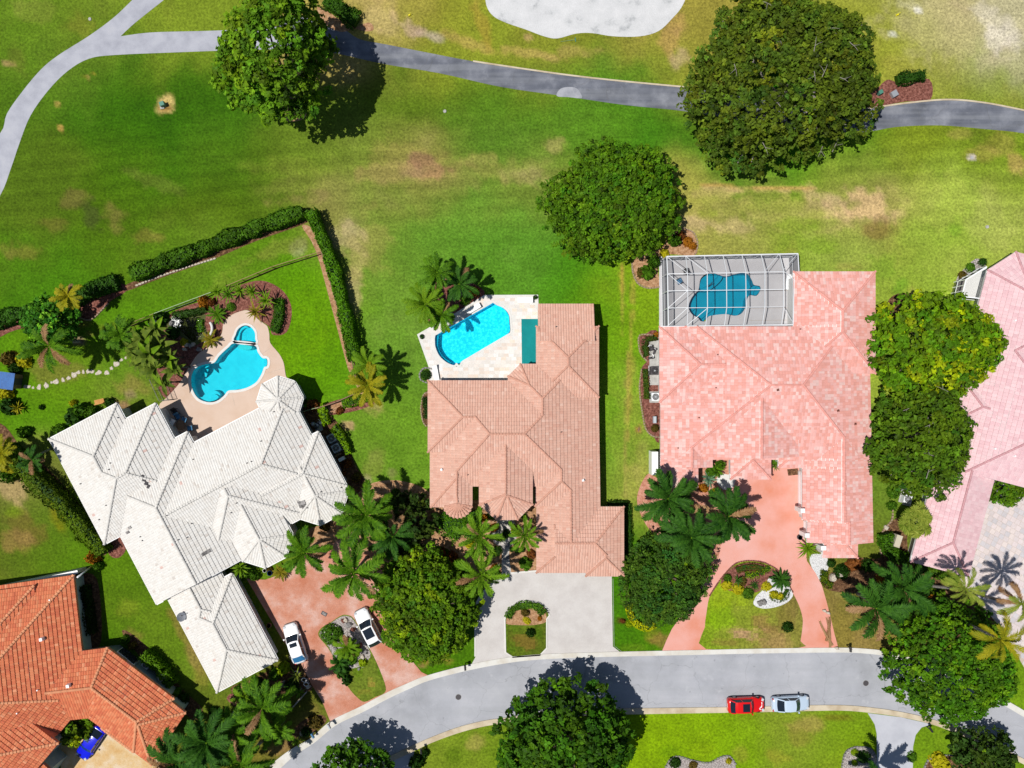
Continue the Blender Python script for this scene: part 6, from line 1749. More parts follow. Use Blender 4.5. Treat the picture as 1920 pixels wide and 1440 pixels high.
SHR = [
 (1004,557,4.5,.6,3,'g2',"potted round shrub at the top right corner of the travertine deck"),(791,631,5,.5,3,'g2',"potted round shrub at the left corner of the travertine deck"),
 (798,703,10,.9,3,'g2',"round clipped shrub in the grey stone ring left of the travertine deck"),(1229,803,7.5,.8,3,'b1',"round clipped shrub at the foot of the mottled pink house's side bed"),
 (621,1192,22,1.2,3,'g1',"large round clipped shrub at the left of the rock island"),(1479,1176,10,1.0,1,'g2',"lone dark shrub on the lawn inside the circular drive"),
 (995,1187,9,1.0,1,'g2',"lone shrub on the lawn of the small grey drive island"),(1604,1432,6,.6,3,'g3',"lime ball shrub at the bottom kerb bed, lower of two by the pale drive"),(1604,1412,7,.6,3,'g3',"lime ball shrub at the bottom kerb bed, upper of two by the pale drive"),
 (1622,1422,13,.9,3,'g2',"dark round shrub beside the lime balls at the bottom"),(1764,1432,20,.8,2,'y1',"yellow flowering shrub at the bottom kerb bed right of the pale drive"),
 (1367,1428,6,.5,2,'y1',"yellow tuft at the right end of the bottom rockery"),(1268,1432,12,.8,1,'g2',"dark green shrub at the left end of the bottom rockery"),(1300,1436,10,.5,2,'b1',"bronze plant in the middle of the bottom rockery"),
 (1290,437,0,0,0,'r1',None),
 (1278,441,9,.8,2,'r1',"red leaved shrub at the top of the planted corner by the cage"),(1290,452,10,.8,2,'o1',"orange croton in the planted corner by the cage"),(1298,460,9,.8,2,'o1',"orange croton nearest the cage in the planted corner"),
 (1266,450,11,1.6,4,'g1',"leafy green shrub in the planted corner by the cage, upper"),(1247,474,9,.8,2,'y1',"yellow green shrub against the cage corner"),(1229,489,13,1.8,1,'g1',"leafy green shrub at the left of the cage, upper of two"),
 (1216,510,14,1.8,4,'g1',"leafy green shrub at the left of the cage, lower of two"),(1203,510,10,.9,2,'b1',"bronze shrub at the outer edge of the planted corner"),(1232,627,6,.8,2,'o1',"orange croton at the top of the side bed of the pink house"),
 (888,547,11,.9,2,'o1',"orange croton at the corner of the bed above the turquoise pool"),(872,562,10,1.0,1,'g1',"green shrub on the deck side of the bed above the turquoise pool"),
 (380,566,12,1.1,2,'o1',"orange red croton against the pool garden fence"),(432,575,9,.6,3,'g1',"small round green shrub in the red mulch of the pool garden"),(396,566,8,.9,2,'r1',"dark red shrub beside the orange croton in the pool garden"),
 (344,642,8,.6,2,'y1',"yellow shrub at the foot of the pond"),(322,624,12,1.1,4,'g2',"dark leafy shrub over the pond's lower bank"),(300,596,12,1.2,4,'g2',"dark leafy shrub at the fenced corner of the pond"),
 (12,672,16,1.4,2,'b1',"bronze shrub above the blue shed"),(40,676,14,1.2,2,'y1',"yellow and green croton above the blue shed"),(26,690,12,1.2,1,'g2',"dark shrub behind the blue shed"),(56,650,14,1.3,4,'g1',"leafy shrub at the foot of the star shadow palm"),
 (8,738,14,1.2,2,'y1',"yellow croton below the blue shed at the left edge"),(14,762,16,1.4,4,'g2',"dark broad leaved shrub at the left edge below the blue shed"),(76,764,6,.6,1,'g2',"small dark shrub alone on the left lawn"),
 (42,810,11,1.5,4,'g1',"pale green shrub with a tall shadow in the left yard"),(150,770,16,1.6,4,'g1',"leafy shrub against the white roof beside the wooden bench"),(168,772,14,1.6,1,'g1',"green shrub right of the wooden bench"),(136,782,16,1.4,4,'g2',"dark leafy shrub along the white roof's upper left wall"),
 (112,806,12,1.2,1,'g1',"low shrub near the left tip of the white roof"),(136,756,7,.8,2,'y1',"small yellow shrub left of the wooden bench"),(204,757,11,1.0,1,'g2',"dark shrub between bench and white roof tip"),
 (12,890,16,2.0,1,'g1',"green shrub at the left edge on the long hedge"),(30,862,18,2.0,4,'g1',"leafy shrub topping the hedge at the left edge"),(172,1047,12,1.6,2,'o1',"yellow orange flowering shrub at the lower end of the left hedge"),
 (462,1070,14,1.6,1,'g1',"rounded shrub in the notch of the white roof"),(476,1082,10,1.2,1,'g1',"smaller shrub at the corner of the roof notch by the drive"),(505,1070,7,.6,1,'b1',"low bronze plant below the octagonal bay"),
 (530,1256,12,1.4,4,'g3',"lime shrub at the foot of the white garage corner"),(512,1266,12,1.2,1,'g1',"green shrub along the white garage's lower wall"),(450,1296,14,1.2,1,'g1',"yellow green shrub at the lower tip of the white roof"),(480,1282,12,1.1,1,'g2',"dark shrub along the white roof's lower eave"),
 (546,1290,14,1.3,4,'g2',"dark shrub left of the drive by the white pots"),(520,1330,12,.9,1,'g2',"dark low shrub in the shaded bottom garden"),(590,1356,14,1.0,2,'b1',"dark bronze shrub at the foot of the left drive arm"),(572,1376,10,.8,1,'g2',"dark shrub by the blue mailbox"),
 (655,1236,14,.9,1,'g1',"green shrub in the rock island, lower right"),(640,1258,15,1.0,4,'g2',"dark leafy shrub at the lower left of the rock island"),(680,1244,9,.7,2,'g3',"lime plant at the right of the rock island"),(664,1222,10,.7,2,'b1',"bronze plant among the island rocks"),(650,1276,9,.8,4,'g2',"dark leafy plant on the left rim of the island lawn"),
 (908,972,8,.9,2,'o1',"orange croton beside the entry tower's left eave"),(926,990,9,.9,2,'o1',"orange red croton at the head of the slate walk"),(922,968,9,1.0,1,'g1',"green shrub tucked under the entry tower"),(948,1003,9,.7,1,'g2',"round dark shrub in the middle of the slate walk"),
 (966,995,10,.8,2,'y1',"yellow green shrub right of the slate walk"),(978,966,9,1.0,1,'g1',"green shrub right of the entry tower"),(933,1034,10,.9,3,'g2',"clipped dark ball left of the slate walk"),
 (968,1022,5.5,.6,3,'g2',"clipped green ball right of the slate walk, topmost of four"),(960,1031,5.5,.6,3,'g2',"clipped green ball right of the slate walk, leftmost of four"),(970,1033,5.5,.6,3,'g2',"clipped green ball right of the slate walk, middle of the row"),(980,1031,5.5,.6,3,'g2',"clipped green ball right of the slate walk, rightmost of four"),
 (986,1058,13,1.0,4,'g1',"leafy shrub against the garage wall near the grey drive"),(996,1040,10,.8,2,'r1',"dark red shrub in the shade of the garage wall"),(927,1066,8,.7,2,'o1',"pink flowered plant at the foot of the slate walk"),(930,1078,10,.9,1,'g1',"green shrub at the corner of the grey drive"),
 (880,1020,10,.8,2,'y1',"bright yellow plant below the clipped ground hedge"),(850,1046,12,1.0,2,'r1',"dark red shrub in the shade below the ground hedge"),(828,1040,11,1.0,2,'r1',"dark red shrub beside the dense round tree"),(800,1000,9,.8,1,'g1',"pale green plant at the left of the front bed"),
 (740,925,9,.9,4,'g2',"dark leafy shrub between palm and salmon roof, upper"),(750,1020,12,1.2,4,'g2',"dark leafy shrub between palm and salmon roof, lower"),(718,1000,10,1.0,2,'r1',"reddish plant under the middle palm"),(606,985,12,1.0,2,'b1',"bronze shrub in front of the octagonal bay"),
 (1336,886,12,1.2,4,'g1',"leafy green shrub in the pink court, upper"),(1352,872,9,1.2,4,'g1',"leafy green shrub under the pink eave"),(1320,915,9,.9,2,'o1',"orange plant below the agave"),(1339,922,7,.5,2,'y1',"pale yellow tuft below the agave"),
 (1366,1084,8,.6,1,'g1',"green mound at the left of the circular island"),(1364,1098,10,.6,2,'y1',"yellow groundcover at the left of the circular island"),(1384,1106,11,.6,2,'y1',"yellow groundcover below the spiky plants"),(1404,1112,11,.7,1,'g1',"green mound beside the island boulder"),(1438,1100,10,.6,2,'y1',"yellow flowering mound left of the cycad"),
 (1452,1116,9,.6,2,'y1',"yellow flowers in the hedge ring on white gravel, left"),(1464,1119,8,.6,2,'y1',"yellow flowers in the hedge ring on white gravel, right"),(1392,1090,9,.5,2,'b1',"brown tuft in the island mulch"),
 (1560,1058,9,.8,1,'g2',"blue green shrub by the white gravel at the pink garage"),(1580,1072,14,1.2,1,'g2',"dark shrub below the small garage roof"),(1604,1058,14,1.2,2,'r1',"dark red shrub under the garage eave"),(1632,1062,13,1.2,1,'g2',"dark shrub right of the garage corner"),
 (1654,1088,10,.9,2,'o1',"orange plant beneath the right palms"),(1672,1120,8,.6,2,'o1',"tan plant among the right palm fronds"),(1700,1050,12,1.3,1,'g1',"green shrub at the lower left corner of the pale pink roof"),(1744,1116,7,.6,2,'o1',"orange flowers beside the leaning palm trunk"),(1772,1130,13,1.2,4,'g1',"leafy shrub between the two leaning trunks"),
 (1676,948,10,1.0,1,'g1',"green shrub beside the pale pink house's air conditioners"),(1678,925,12,1.2,1,'g1',"green shrub under the olive tree near the air conditioners"),(1822,500,9,.7,1,'g1',"green tuft on the gravel by the screened porch"),(1806,515,9,.6,1,'b1',"dry tuft on the gravel by the screened porch"),(1845,490,8,.7,1,'g2',"dark grass clump by the screened porch corner"),
 (232,1200,9,.9,1,'g1',"small shrub at the corner of the terracotta house's side yard"),(246,1212,8,.8,2,'b1',"bronze shrub behind the terracotta house's window"),(328,1300,10,1.0,2,'g1',"pale flowering shrub beside the white dish"),(340,1312,11,1.0,1,'g2',"dark shrub below the white dish"),
 (180,1062,10,1.3,1,'g1',"green shrub at the end of the left hedge by the fence pole"),(636,770,8,.8,2,'r1',"dark red shrub beside the lower fence end"),(586,760,12,1.0,2,'r1',"dark red shrub in the gazebo's shade"),(566,752,8,.9,1,'g2',"dark shrub against the gazebo"),
 (650,870,9,.9,2,'r1',"dark red plant below the air conditioners"),(668,896,10,.9,2,'b1',"bronze plant near the octagonal bay"),(642,890,7,.7,2,'r1',"dark plant at the white wall below the air conditioners"),(1712,1362+60,10,.6,1,'g1',"small green plant at the bottom pale drive edge"),
 (640,770-20,0,0,0,'g1',None),
 (985,1150,9,.6,2,'b1',"bronze plant in the middle of the small island hedge"),(1012,1160,5,.4,2,'o1',"orange flowers at the edge of the small island"),(988,1164,8,.4,2,'y1',"yellow flowers at the edge of the small island"),
 (1168,1165,5,.4,2,'r1',"small dark tuft right of the grey drive"),(1180,1170,7,.5,1,'g3',"lime tuft beside the yellow rimmed hedge"),
 (1820,1420,14,1.3,1,'g1',"green shrub at the bottom right beneath the dark tree"),(1890,1438,16,1.2,1,'g2',"dark green shrub at the bottom right corner"),(780,1432,14,1.4,4,'g2',"dark shrub at the bottom drive right of the road bend tree"),(798,1414,8,.9,1,'g2',"small dark shrub beside the bottom mailbox"),
 (470,1380,14,1.2,1,'g2',"dark shrub under the bottom left palms"),(416,1352,14,1.3,4,'g1',"leafy shrub between the two tall bottom left palms"),(440,1410,16,1.4,4,'g2',"dark leafy shrub at the bottom edge under palms"),(360,1420,16,1.4,1,'g1',"green shrub at the bottom edge under palms"),(520,1386,9,.6,1,'g1',"low plant near the yellow kerb plant"),(398,1336,10,1.0,1,'g2',"dark shrub beside the end of the terracotta roof"),
]
srg = random.Random(9)
for (px, py, r, h, v, mt, lb) in SHR:
    if lb is None: continue
    x, y, _ = W(px, py, h * .6)
    o = bpy.data.objects.new("shrub", mesh_with(MOUND[v], LM[mt]))
    COL.objects.link(o)
    rm = r / PPM
    o.location = (x, y, 0); o.scale = (rm * srg.uniform(.92, 1.1), rm * srg.uniform(.92, 1.1), h * srg.uniform(1.0, 1.25)); o.rotation_euler = (0, 0, srg.uniform(0, 6.28))
    tag(o, lb, "shrub")
# ------------------------------------------------------------------ vehicles
def paint(name, col, rough=0.22):
    m, nt, b = mat_base(name, rough, 0.5)
    b.inputs["Base Color"].default_value = (*col, 1)
    b.inputs["Coat Weight"].default_value = 0.6; b.inputs["Coat Roughness"].default_value = 0.06
    return m
M['car_white'] = paint("white_car_paint", (0.80, 0.80, 0.82))
M['car_red'] = paint("red_car_paint", (0.62, 0.006, 0.006))
M['car_silver'] = paint("silver_car_paint", (0.46, 0.56, 0.68))
M['car_blue'] = paint("blue_car_paint", (0.002, 0.008, 0.62))
M['car_glass'] = glassy("car_glass", (0.010, 0.016, 0.026), 0.05)
M['car_glass_teal'] = glassy("tinted_windscreen", (0.012, 0.05, 0.055), 0.05)
M['tyre'] = plain("tyre_rubber", (0.014, 0.014, 0.015), 0.85, 0.2)
M['rim'] = plain("alloy_rim", (0.42, 0.43, 0.45), 0.3, 0.5, 0.6)
M['lamp_clear'] = glassy("headlight_lens", (0.5, 0.52, 0.55), 0.1)
M['lamp_red'] = glassy("tail_light_lens", (0.45, 0.01, 0.01), 0.15)

def car(name, label, px, py, ang, L, Wd, H, body, glass, hood=0.27, screen=0.42, rear=0.80, boot=0.93, roofw=.74, sunroof=None, suv=False, group=None, rg=None):
    """x forward; hood, screen, rear, boot are fractions of the length from the nose"""
    x_, y_, _ = W(px, py, 0)
    root = thing(name, label, "car", (x_, y_, 0), R(ang), group)
    hw = Wd / 2
    N = 26
    belt = H * .62
    def halfw(t):           # plan outline from nose (0) to tail (1)
        e = 1.0
        if t < .16: e = math.sqrt(max(0, 1 - ((.16 - t) / .16) ** 2.4)) * .32 + .68
        if t > .90: e = math.sqrt(max(0, 1 - ((t - .90) / .10) ** 2.4)) * .26 + .74
        return hw * e * (1 - .04 * (t - .5) ** 2)
    def topz(t):
        if t < .05: return H * (.36 + .10 * t / .05)
        if t < hood: return H * (.46 + .13 * (t - .05) / (hood - .05))
        if t > .97: return H * (.60 - .10 * (t - .97) / .03)
        return H * (.59 + .05 * min(1, (t - hood) / .3))
    mb = MB()
    prof = ((0.0, 0.0), (.45, .004), (.78, .02), (.93, .07), (1.0, .20), (1.0, .40), (.95, .62))   # share of half width, drop
    sect = []
    for i in range(N + 1):
        t = i / N
        x = L / 2 - t * L
        w = halfw(t); zt = topz(t)
        row = []
        for s, dz in prof:
            row.append((x, s * w, max(.2, zt - dz * H * .95)))
        sect.append([(x, -y, z) for x, y, z in reversed(row[1:])] + row)
    m = len(sect[0])
    mb.add([p for r_ in sect for p in r_], [(i * m + k, i * m + k + 1, (i + 1) * m + k + 1, (i + 1) * m + k) for i in range(N) for k in range(m - 1)]
           + [tuple(range(m - 1, -1, -1)), tuple(N * m + k for k in range(m))])
    mb.build("body", body, root, smooth=True)
    # cabin
    X = lambda t: L / 2 - t * L
    zb = H * .61; zr = H
    bw = hw * .90; rw = hw * roofw
    fs_, rs_ = X(hood), X(boot)
    f1, r1_ = X(screen), X(rear)
    def strip(mbx, a, b, n=6):   # a,b lists of points
        k = len(a); mbx.add(a + b, [(i, i + 1, k + i + 1, k + i) for i in range(k - 1)])
    ys = [-1, -.6, -.2, .2, .6, 1]
    bow = .10
    low = [(fs_ - bow * (y * y) * 1.2, y * bw * .94, zb - .02) for y in ys]; up = [(f1 - bow * (y * y), y * rw, zr - .05 * y * y) for y in ys]
    g = MB(); strip(g, low, up); g.build("windshield", glass, root, smooth=True)
    lowr = [(rs_ + bow * .8 * (y * y), y * bw * .92, H * (.66 if not suv else .72)) for y in ys]; upr = [(r1_ + bow * .5 * (y * y), y * rw, zr - .03 - .05 * y * y) for y in ys]
    g = MB(); strip(g, upr, lowr); g.build("rear_window", rg or M['car_glass'], root, smooth=True)
    rf = MB()
    xs = [f1 + (r1_ - f1) * k / 6 for k in range(7)]
    rows = []
    for i, x in enumerate(xs):
        c = .035 * math.sin(math.pi * i / 6)
        ww = rw * (1 + .03 * math.sin(math.pi * i / 6))
        rows.append([(x - (bow * y * y if i == 0 else 0) + (bow * .5 * y * y if i == 6 else 0), y * ww, zr + c - .05 * y * y - (.03 if i == 6 else 0)) for y in ys])
    for i in range(6): strip(rf, rows[i], rows[i + 1])
    rf.build("roof", body, root, smooth=True)
    for s in (-1, 1):
        g = MB()
        a = [(fs_ - bow * 1.2, s * bw * .94, zb), (rs_ + bow * .8, s * bw * .92, H * (.66 if not suv else .72))]
        b = [(f1 - bow, s * rw, zr - .05), (r1_ + bow * .5, s * rw, zr - .08)]
        midl = ((a[0][0] * .45 + a[1][0] * .55), s * bw * .97, zb + .01); midu = ((b[0][0] + b[1][0]) / 2, s * rw * 1.03, zr - .045)
        q = [a[0], midl, a[1], b[1], midu, b[0]]
        g.add(q, [(0, 1, 4, 5), (1, 2, 3, 4)] if s < 0 else [(5, 4, 1, 0), (4, 3, 2, 1)])
        g.build("side_window", M['car_glass'], root)
        for e1_, e2_, w1_, h1_ in ((a[0], b[0], .07, .06), (a[1], b[1], .12, .07), (midl, midu, .05, .05)):
            p = MB(); p.beam(Vector(e1_), Vector(e2_) + Vector((0, 0, .01)), w1_, h1_); p.build("window_pillar", body, root)
        mi = MB(); mi.box((fs_ - L * .05, s * (hw + .09), H * .64), (.18, .22, .14), 0, taper=.8); mi.build("wing_mirror", body, root)
        hl = MB(); hl.box((L / 2 - L * .055, s * hw * .66, H * .44), (.30, .36, .12), -s * .45, taper=.85); hl.build("headlight", M['lamp_clear'], root)
        tl = MB(); tl.box((-L / 2 + .16, s * hw * .70, H * .555), (.20, .34, .14), s * .3, taper=.85); tl.build("tail_light", M['lamp_red'], root)
        for xw in (L * .5 - L * .185, -L * .5 + L * .20):
            r_ = .33 if not suv else .37
            wh = thing("wheel", None, None); wh.parent = root; wh.location = (xw, s * (hw - .11), r_)
            ty = MB(); n = 18
            vs = []
            for yy, rr in ((-.11, r_ * .93), (-.08, r_), (.08, r_), (.11, r_ * .93), (.11, r_ * .64)):
                vs += [(rr * math.cos(6.2832 * k / n), s * yy, rr * math.sin(6.2832 * k / n)) for k in range(n)]
            ty.add(vs, [(j * n + k, j * n + (k + 1) % n, (j + 1) * n + (k + 1) % n, (j + 1) * n + k) for j in range(4) for k in range(n)])
            ty.build("tyre", M['tyre'], wh, smooth=True)
            ri = MB(); ri.add([(r_ * .64 * math.cos(6.2832 * k / n), s * .095, r_ * .64 * math.sin(6.2832 * k / n)) for k in range(n)] + [(0, s * .12, 0)], [(k, (k + 1) % n, n) for k in range(n)])
            ri.build("rim", M['rim'], wh)
    if sunroof:
        a, b, wd = sunroof
        g = MB(); g.box(((X(a) + X(b)) / 2, 0, zr + .032), (abs(X(a) - X(b)), rw * 2 * wd, .02)); g.build("sunroof", M['car_glass'], root)
    g = MB(); g.box((L / 2 - .02, 0, H * .30), (.10, hw * 1.3, H * .14)); g.build("grille", M['black_metal'], root)
    g = MB(); g.box((-L / 2 + .03, 0, H * .40), (.08, .5, .12)); g.build("number_plate", M['white_paint'], root)
    return root
M['car_glass_sky'] = glassy("sky_reflection_glass", (0.03, 0.16, 0.34), 0.12)  # sky reflection painted into the glass as a blue base colour
car("sedan", "white sedan with reflected-sky blue rear window parked on the left arm of the terracotta drive", 556, 1203, 108.7, 4.9, 1.86, 1.46, M['car_white'], M['car_glass'], .27, .40, .80, .95, .74, (.44, .54, .62), rg=M['car_glass_sky'])
car("suv", "white car with a long glass roof, half under the dense bright tree", 692, 1173, 117, 4.7, 1.88, 1.6, M['car_white'], M['car_glass'], .30, .44, .88, .985, .76, (.48, .74, .78), True)
rc = car("hatchback", "red car parked at the kerb behind the silver one", 1396, 1318, 1.5, 4.45, 1.82, 1.5, M['car_red'], M['car_glass'], .30, .40, .84, .95, .72, (.45, .64, .72), True)
car("sedan", "silver blue car parked at the kerb ahead of the red one", 1479, 1315.5, 2.5, 4.55, 1.80, 1.44, M['car_silver'], M['car_glass_teal'], .26, .40, .72, .88, .74)
car("sedan", "shiny dark blue car by the terracotta eave on the travertine drive", 175, 1388, 236, 4.5, 1.82, 1.42, M['car_blue'], M['car_glass_teal'], .28, .42, .78, .93, .74)
mb = MB()  # white strokes laid flat on the red car's hood
strokes = [(1.55, -.42), (1.62, -.50), (1.66, -.34), (1.72, -.22), (1.80, -.30), (1.86, -.08), (1.88, .14), (1.86, .34)]
for i in range(len(strokes) - 1):
    za = 1.5 * (.46 + .13 * ((2.225 - strokes[i][0]) / 4.45 - .05) / .25) + .012
    mb.beam((*strokes[i], za), (*strokes[i + 1], 1.5 * (.46 + .13 * ((2.225 - strokes[i + 1][0]) / 4.45 - .05) / .25) + .012), .06 if i % 2 else .10, .012)
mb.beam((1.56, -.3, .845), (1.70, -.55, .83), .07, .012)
mb.build("hood_strokes", M['white_paint'], rc)

# ------------------------------------------------------------------ pool cage
M['cage_metal'] = plain("pale_aluminium", (0.66, 0.68, 0.71), 0.4, 0.4)
cage = thing("pool_cage", "white framed screened pool cage at the upper left of the mottled pink roof", "pool cage", (*W(1365, 545, 0)[:2], 0))
XN = [1250, 1285.5, 1320.5, 1355.5, 1391, 1427, 1461.5, 1496]
XA = [1251.5, 1289, 1326, 1362, 1398, 1434, 1469]
XB = [1252.5, 1289.5, 1326.5, 1362.5, 1399, 1434, 1469]
XS = [1253, 1288, 1323, 1358, 1394, 1429, 1465]
zN, zF, zS = 3.1, 4.4, 3.5
yN = lambda i: 481 - 0.75 * i
def cb(name, pts, w=.075, h=.14):
    mb = MB()
    for a, b in zip(pts[:-1], pts[1:]): mb.beam(a, b, w * .85, h)
    return mb.build(name, M['cage_metal'], cage, True)
yA = lambda i: (513.5 - .7 * i); yB = lambda i: (577.5 - .35 * i); yM = lambda i: (545.5 - .5 * i)
for i in range(7):
    pn = W(XN[i], yN(i), zN); pa = W(XA[i], yA(i), zF if i else 3.6); pb = W(XB[i], yB(i), zF if i else 3.6); ps = W(XS[i], 610.5 - .35 * i, zS)
    cb("roof_beam", [pn, pa, pb, ps])
    foot = (pn[0], pn[1], 0.05)
    cb("post", [foot, pn], .09, .09)
cb("eave_beam", [W(XN[i], yN(i), zN) for i in range(8)], .14, .18)
for yy, X_, zz_ in ((yA, XA, zF), (yM, [(a + b) / 2 for a, b in zip(XA, XB)], zF), (yB, XB, zF)):
    cb("purlin", [W(X_[i], yy(i), zz_ if i else 3.6) for i in range(7)] , .07, .07)
sbm = cb("house_beam", [W(1238, 612, 3.35), W(1487, 608.5, 3.55)], .12, .14)
cb("house_beam", [W(1487, 608.5, 3.55), W(1489, 511, 3.45)], .10, .14)
cb("house_beam", [W(1496, 475.5, 3.1), W(1498, 512, 3.1)], .10, .12)
for a, b in (((1469, 507.5), (1488, 525)), ((1469, 577), (1487, 605))):
    cb("brace", [W(*a, zF), W(*b, 3.5)], .06, .06)
for a, b, z_a, z_b in (((1250, 481), (1289, 512), zN, zF), ((1285, 480), (1326, 512), zN, zF), ((1252, 513), (1289, 545), 3.6, zF), ((1461, 476), (1434, 508), zN, zF), ((1252, 578), (1289, 545), 3.6, zF), ((1253, 610), (1289, 577), zS, zF), ((1288, 610), (1326, 578), zS, zF), ((1496, 475), (1470, 505), zN, zF)):
    cb("brace", [W(*a, z_a), W(*b, z_b)], .06, .06)
for i in range(6):
    a = W(XN[i + 1], yN(i + 1), zN); x0 = W(XN[i], yN(i), zN)
    cb("brace", [a, ((a[0] * .45 + x0[0] * .55), a[1], 1.2)], .06, .06)
# west wall
wx = W(1250, 481, zN)[0]
ws = W(1253, 610.5, zS)
wn_ = W(1250, 481, zN)
cb("eave_beam", [wn_, W(1251.5, 513.5, 3.6), W(1252.5, 577.5, 3.6), ws], .12, .16)
for k in range(5):
    t = k / 4
    y = wn_[1] + (ws[1] - wn_[1]) * t; x = wn_[0] + (ws[0] - wn_[0]) * t
    cb("post", [(x, y, 0.05), (x, y, 3.1 + .4 * math.sin(math.pi * t) + .3 * t)], .08, .08)
cb("wall_rail", [(wn_[0], wn_[1], 1.3), (ws[0], ws[1], 1.3)], .06, .06)
cb("wall_rail", [(wn_[0], wn_[1], .12), (ws[0], ws[1], .12)], .08, .1)
pn0, pn7 = W(XN[0], yN(0), zN), W(XN[7], yN(7), zN)
cb("wall_rail", [(pn0[0], pn0[1], 1.2), (pn7[0], pn7[1], 1.2)], .06, .06)
cb("wall_rail", [(pn0[0], pn0[1], .12), (pn7[0], pn7[1], .12)], .08, .1)
pe_ = W(1498, 512, 3.1)
cb("post", [(pn7[0], pn7[1], .05), pn7], .09, .09)
cb("wall_rail", [(pn7[0], pn7[1], 1.2), (pe_[0], pe_[1], 1.2)], .06, .06)
M['screen'] = screen_mat("insect_screen", (0.05, 0.055, 0.06), 0.16)
M['screen_wall'] = screen_mat("insect_screen_wall", (0.035, 0.045, 0.06), 0.45)
for i in range(6):
    for (ya, za, Xa), (yb, zb_, Xb) in (((yN, zN, XN), (yA, zF, XA)), ((yA, zF, XA), (yB, zF, XB)), ((yB, zF, XB), (lambda i: 610.5 - .35 * i, zS, XS))):
        fz = lambda z, j: 3.6 if (z == zF and j == 0) else z
        q = [W(Xa[i], ya(i), fz(za, i)), W(Xa[i + 1], ya(i + 1), fz(za, i + 1)), W(Xb[i + 1], yb(i + 1), fz(zb_, i + 1)), W(Xb[i], yb(i), fz(zb_, i))]
        mb = MB(); mb.quad(*q); mb.build("screen_panel", M['screen'], cage, True)
for i in range(7):
    a, b = W(XN[i], yN(i), zN), W(XN[i + 1], yN(i + 1), zN)
    mb = MB(); mb.quad((a[0], a[1], .1), (b[0], b[1], .1), b, a); mb.build("wall_screen", M['screen_wall'], cage, True)
for k in range(4):
    f = lambda t: (wn_[0] + (ws[0] - wn_[0]) * t, wn_[1] + (ws[1] - wn_[1]) * t)
    a, b = f(k / 4), f((k + 1) / 4)
    mb = MB(); mb.quad((*a, .1), (*b, .1), (*b, 3.3), (*a, 3.2)); mb.build("wall_screen", M['screen_wall'], cage, True)
mb = MB(); mb.quad((pn7[0], pn7[1], .1), (pe_[0], pe_[1], .1), pe_, pn7); mb.build("wall_screen", M['screen_wall'], cage, True)

# ------------------------------------------------------------------ fences, walls, poles
def picket_fence(name, label, pts, h, mat, rail, spacing, post=.05, slat=None):
    P = [W(a, b, h)[:2] for a, b in pts]
    root = thing(name, label, "fence", (*P[0], 0))
    for a, b in zip(P[:-1], P[1:]):
        mb = MB(); mb.beam((*a, h), (*b, h), rail, rail * .8); mb.build("rail", mat, root, True)
        mb = MB(); mb.beam((*a, .15), (*b, .15), rail * .8, rail * .7); mb.build("rail", mat, root, True)
        L = math.hypot(b[0] - a[0], b[1] - a[1]); n = max(1, int(round(L / spacing)))
        for i in range(n + 1):
            t = i / n; x, y = a[0] + (b[0] - a[0]) * t, a[1] + (b[1] - a[1]) * t
            mb = MB(); mb.box((x, y, h / 2 + .03), (post, post, h + .06)); mb.build("post", mat, root, True)
        if slat:
            mb = MB()
            m = int(L / slat)
            for i in range(m):
                t = (i + .5) / m; x, y = a[0] + (b[0] - a[0]) * t, a[1] + (b[1] - a[1]) * t
                mb.box((x, y, h / 2), (.02, .02, h * .95))
            mb.build("pickets", mat, root, True, kind="stuff")
    return root
M['fence_green'] = plain("pale_green_rail", A(150, 178, 120), .5, .4)
M['fence_tan'] = plain("tan_rail", A(166, 138, 84), .6, .3)
M['fence_brown'] = plain("brown_rail", A(150, 116, 92), .7, .3)
M['fence_dark'] = plain("dark_rail", (0.03, 0.028, 0.03), .5, .4)
picket_fence("fence", "pale green metal fence along the pond and pool garden", [(288,588),(395,548)], 1.4, M['fence_green'], .07, 2.2, slat=.14)
picket_fence("fence", "tan metal fence crossing the grass above the green yard", [(424,536),(510,500),(602,471)], 1.4, M['fence_tan'], .07, 2.2, slat=.14)
picket_fence("fence", "short tan fence return at the left end of the pond", [(288,588),(232,611),(241,628)], 1.4, M['fence_tan'], .06, 1.6, slat=.14)
picket_fence("fence", "brown wooden fence running down the right side of the green yard", [(602,471),(628,560),(650,640),(662,690),(674,732)], 1.3, M['fence_brown'], .10, 2.4, .09, .14)
picket_fence("fence", "brown wooden fence from the gazebo to the two small palms", [(592,766),(630,754),(674,734)], 1.3, M['fence_brown'], .10, 2.4, .09, .14)
picket_fence("fence", "dark metal fence and gate between the banana clump and the white roof", [(280,712),(298,752),(316,750),(304,720)], 1.3, M['fence_dark'], .05, 1.4, slat=.16)
picket_fence("fence", "green wire fence under the gazebo at the pump yard", [(566,772),(596,764)], 1.3, M['fence_green'], .05, 1.2, slat=.14)

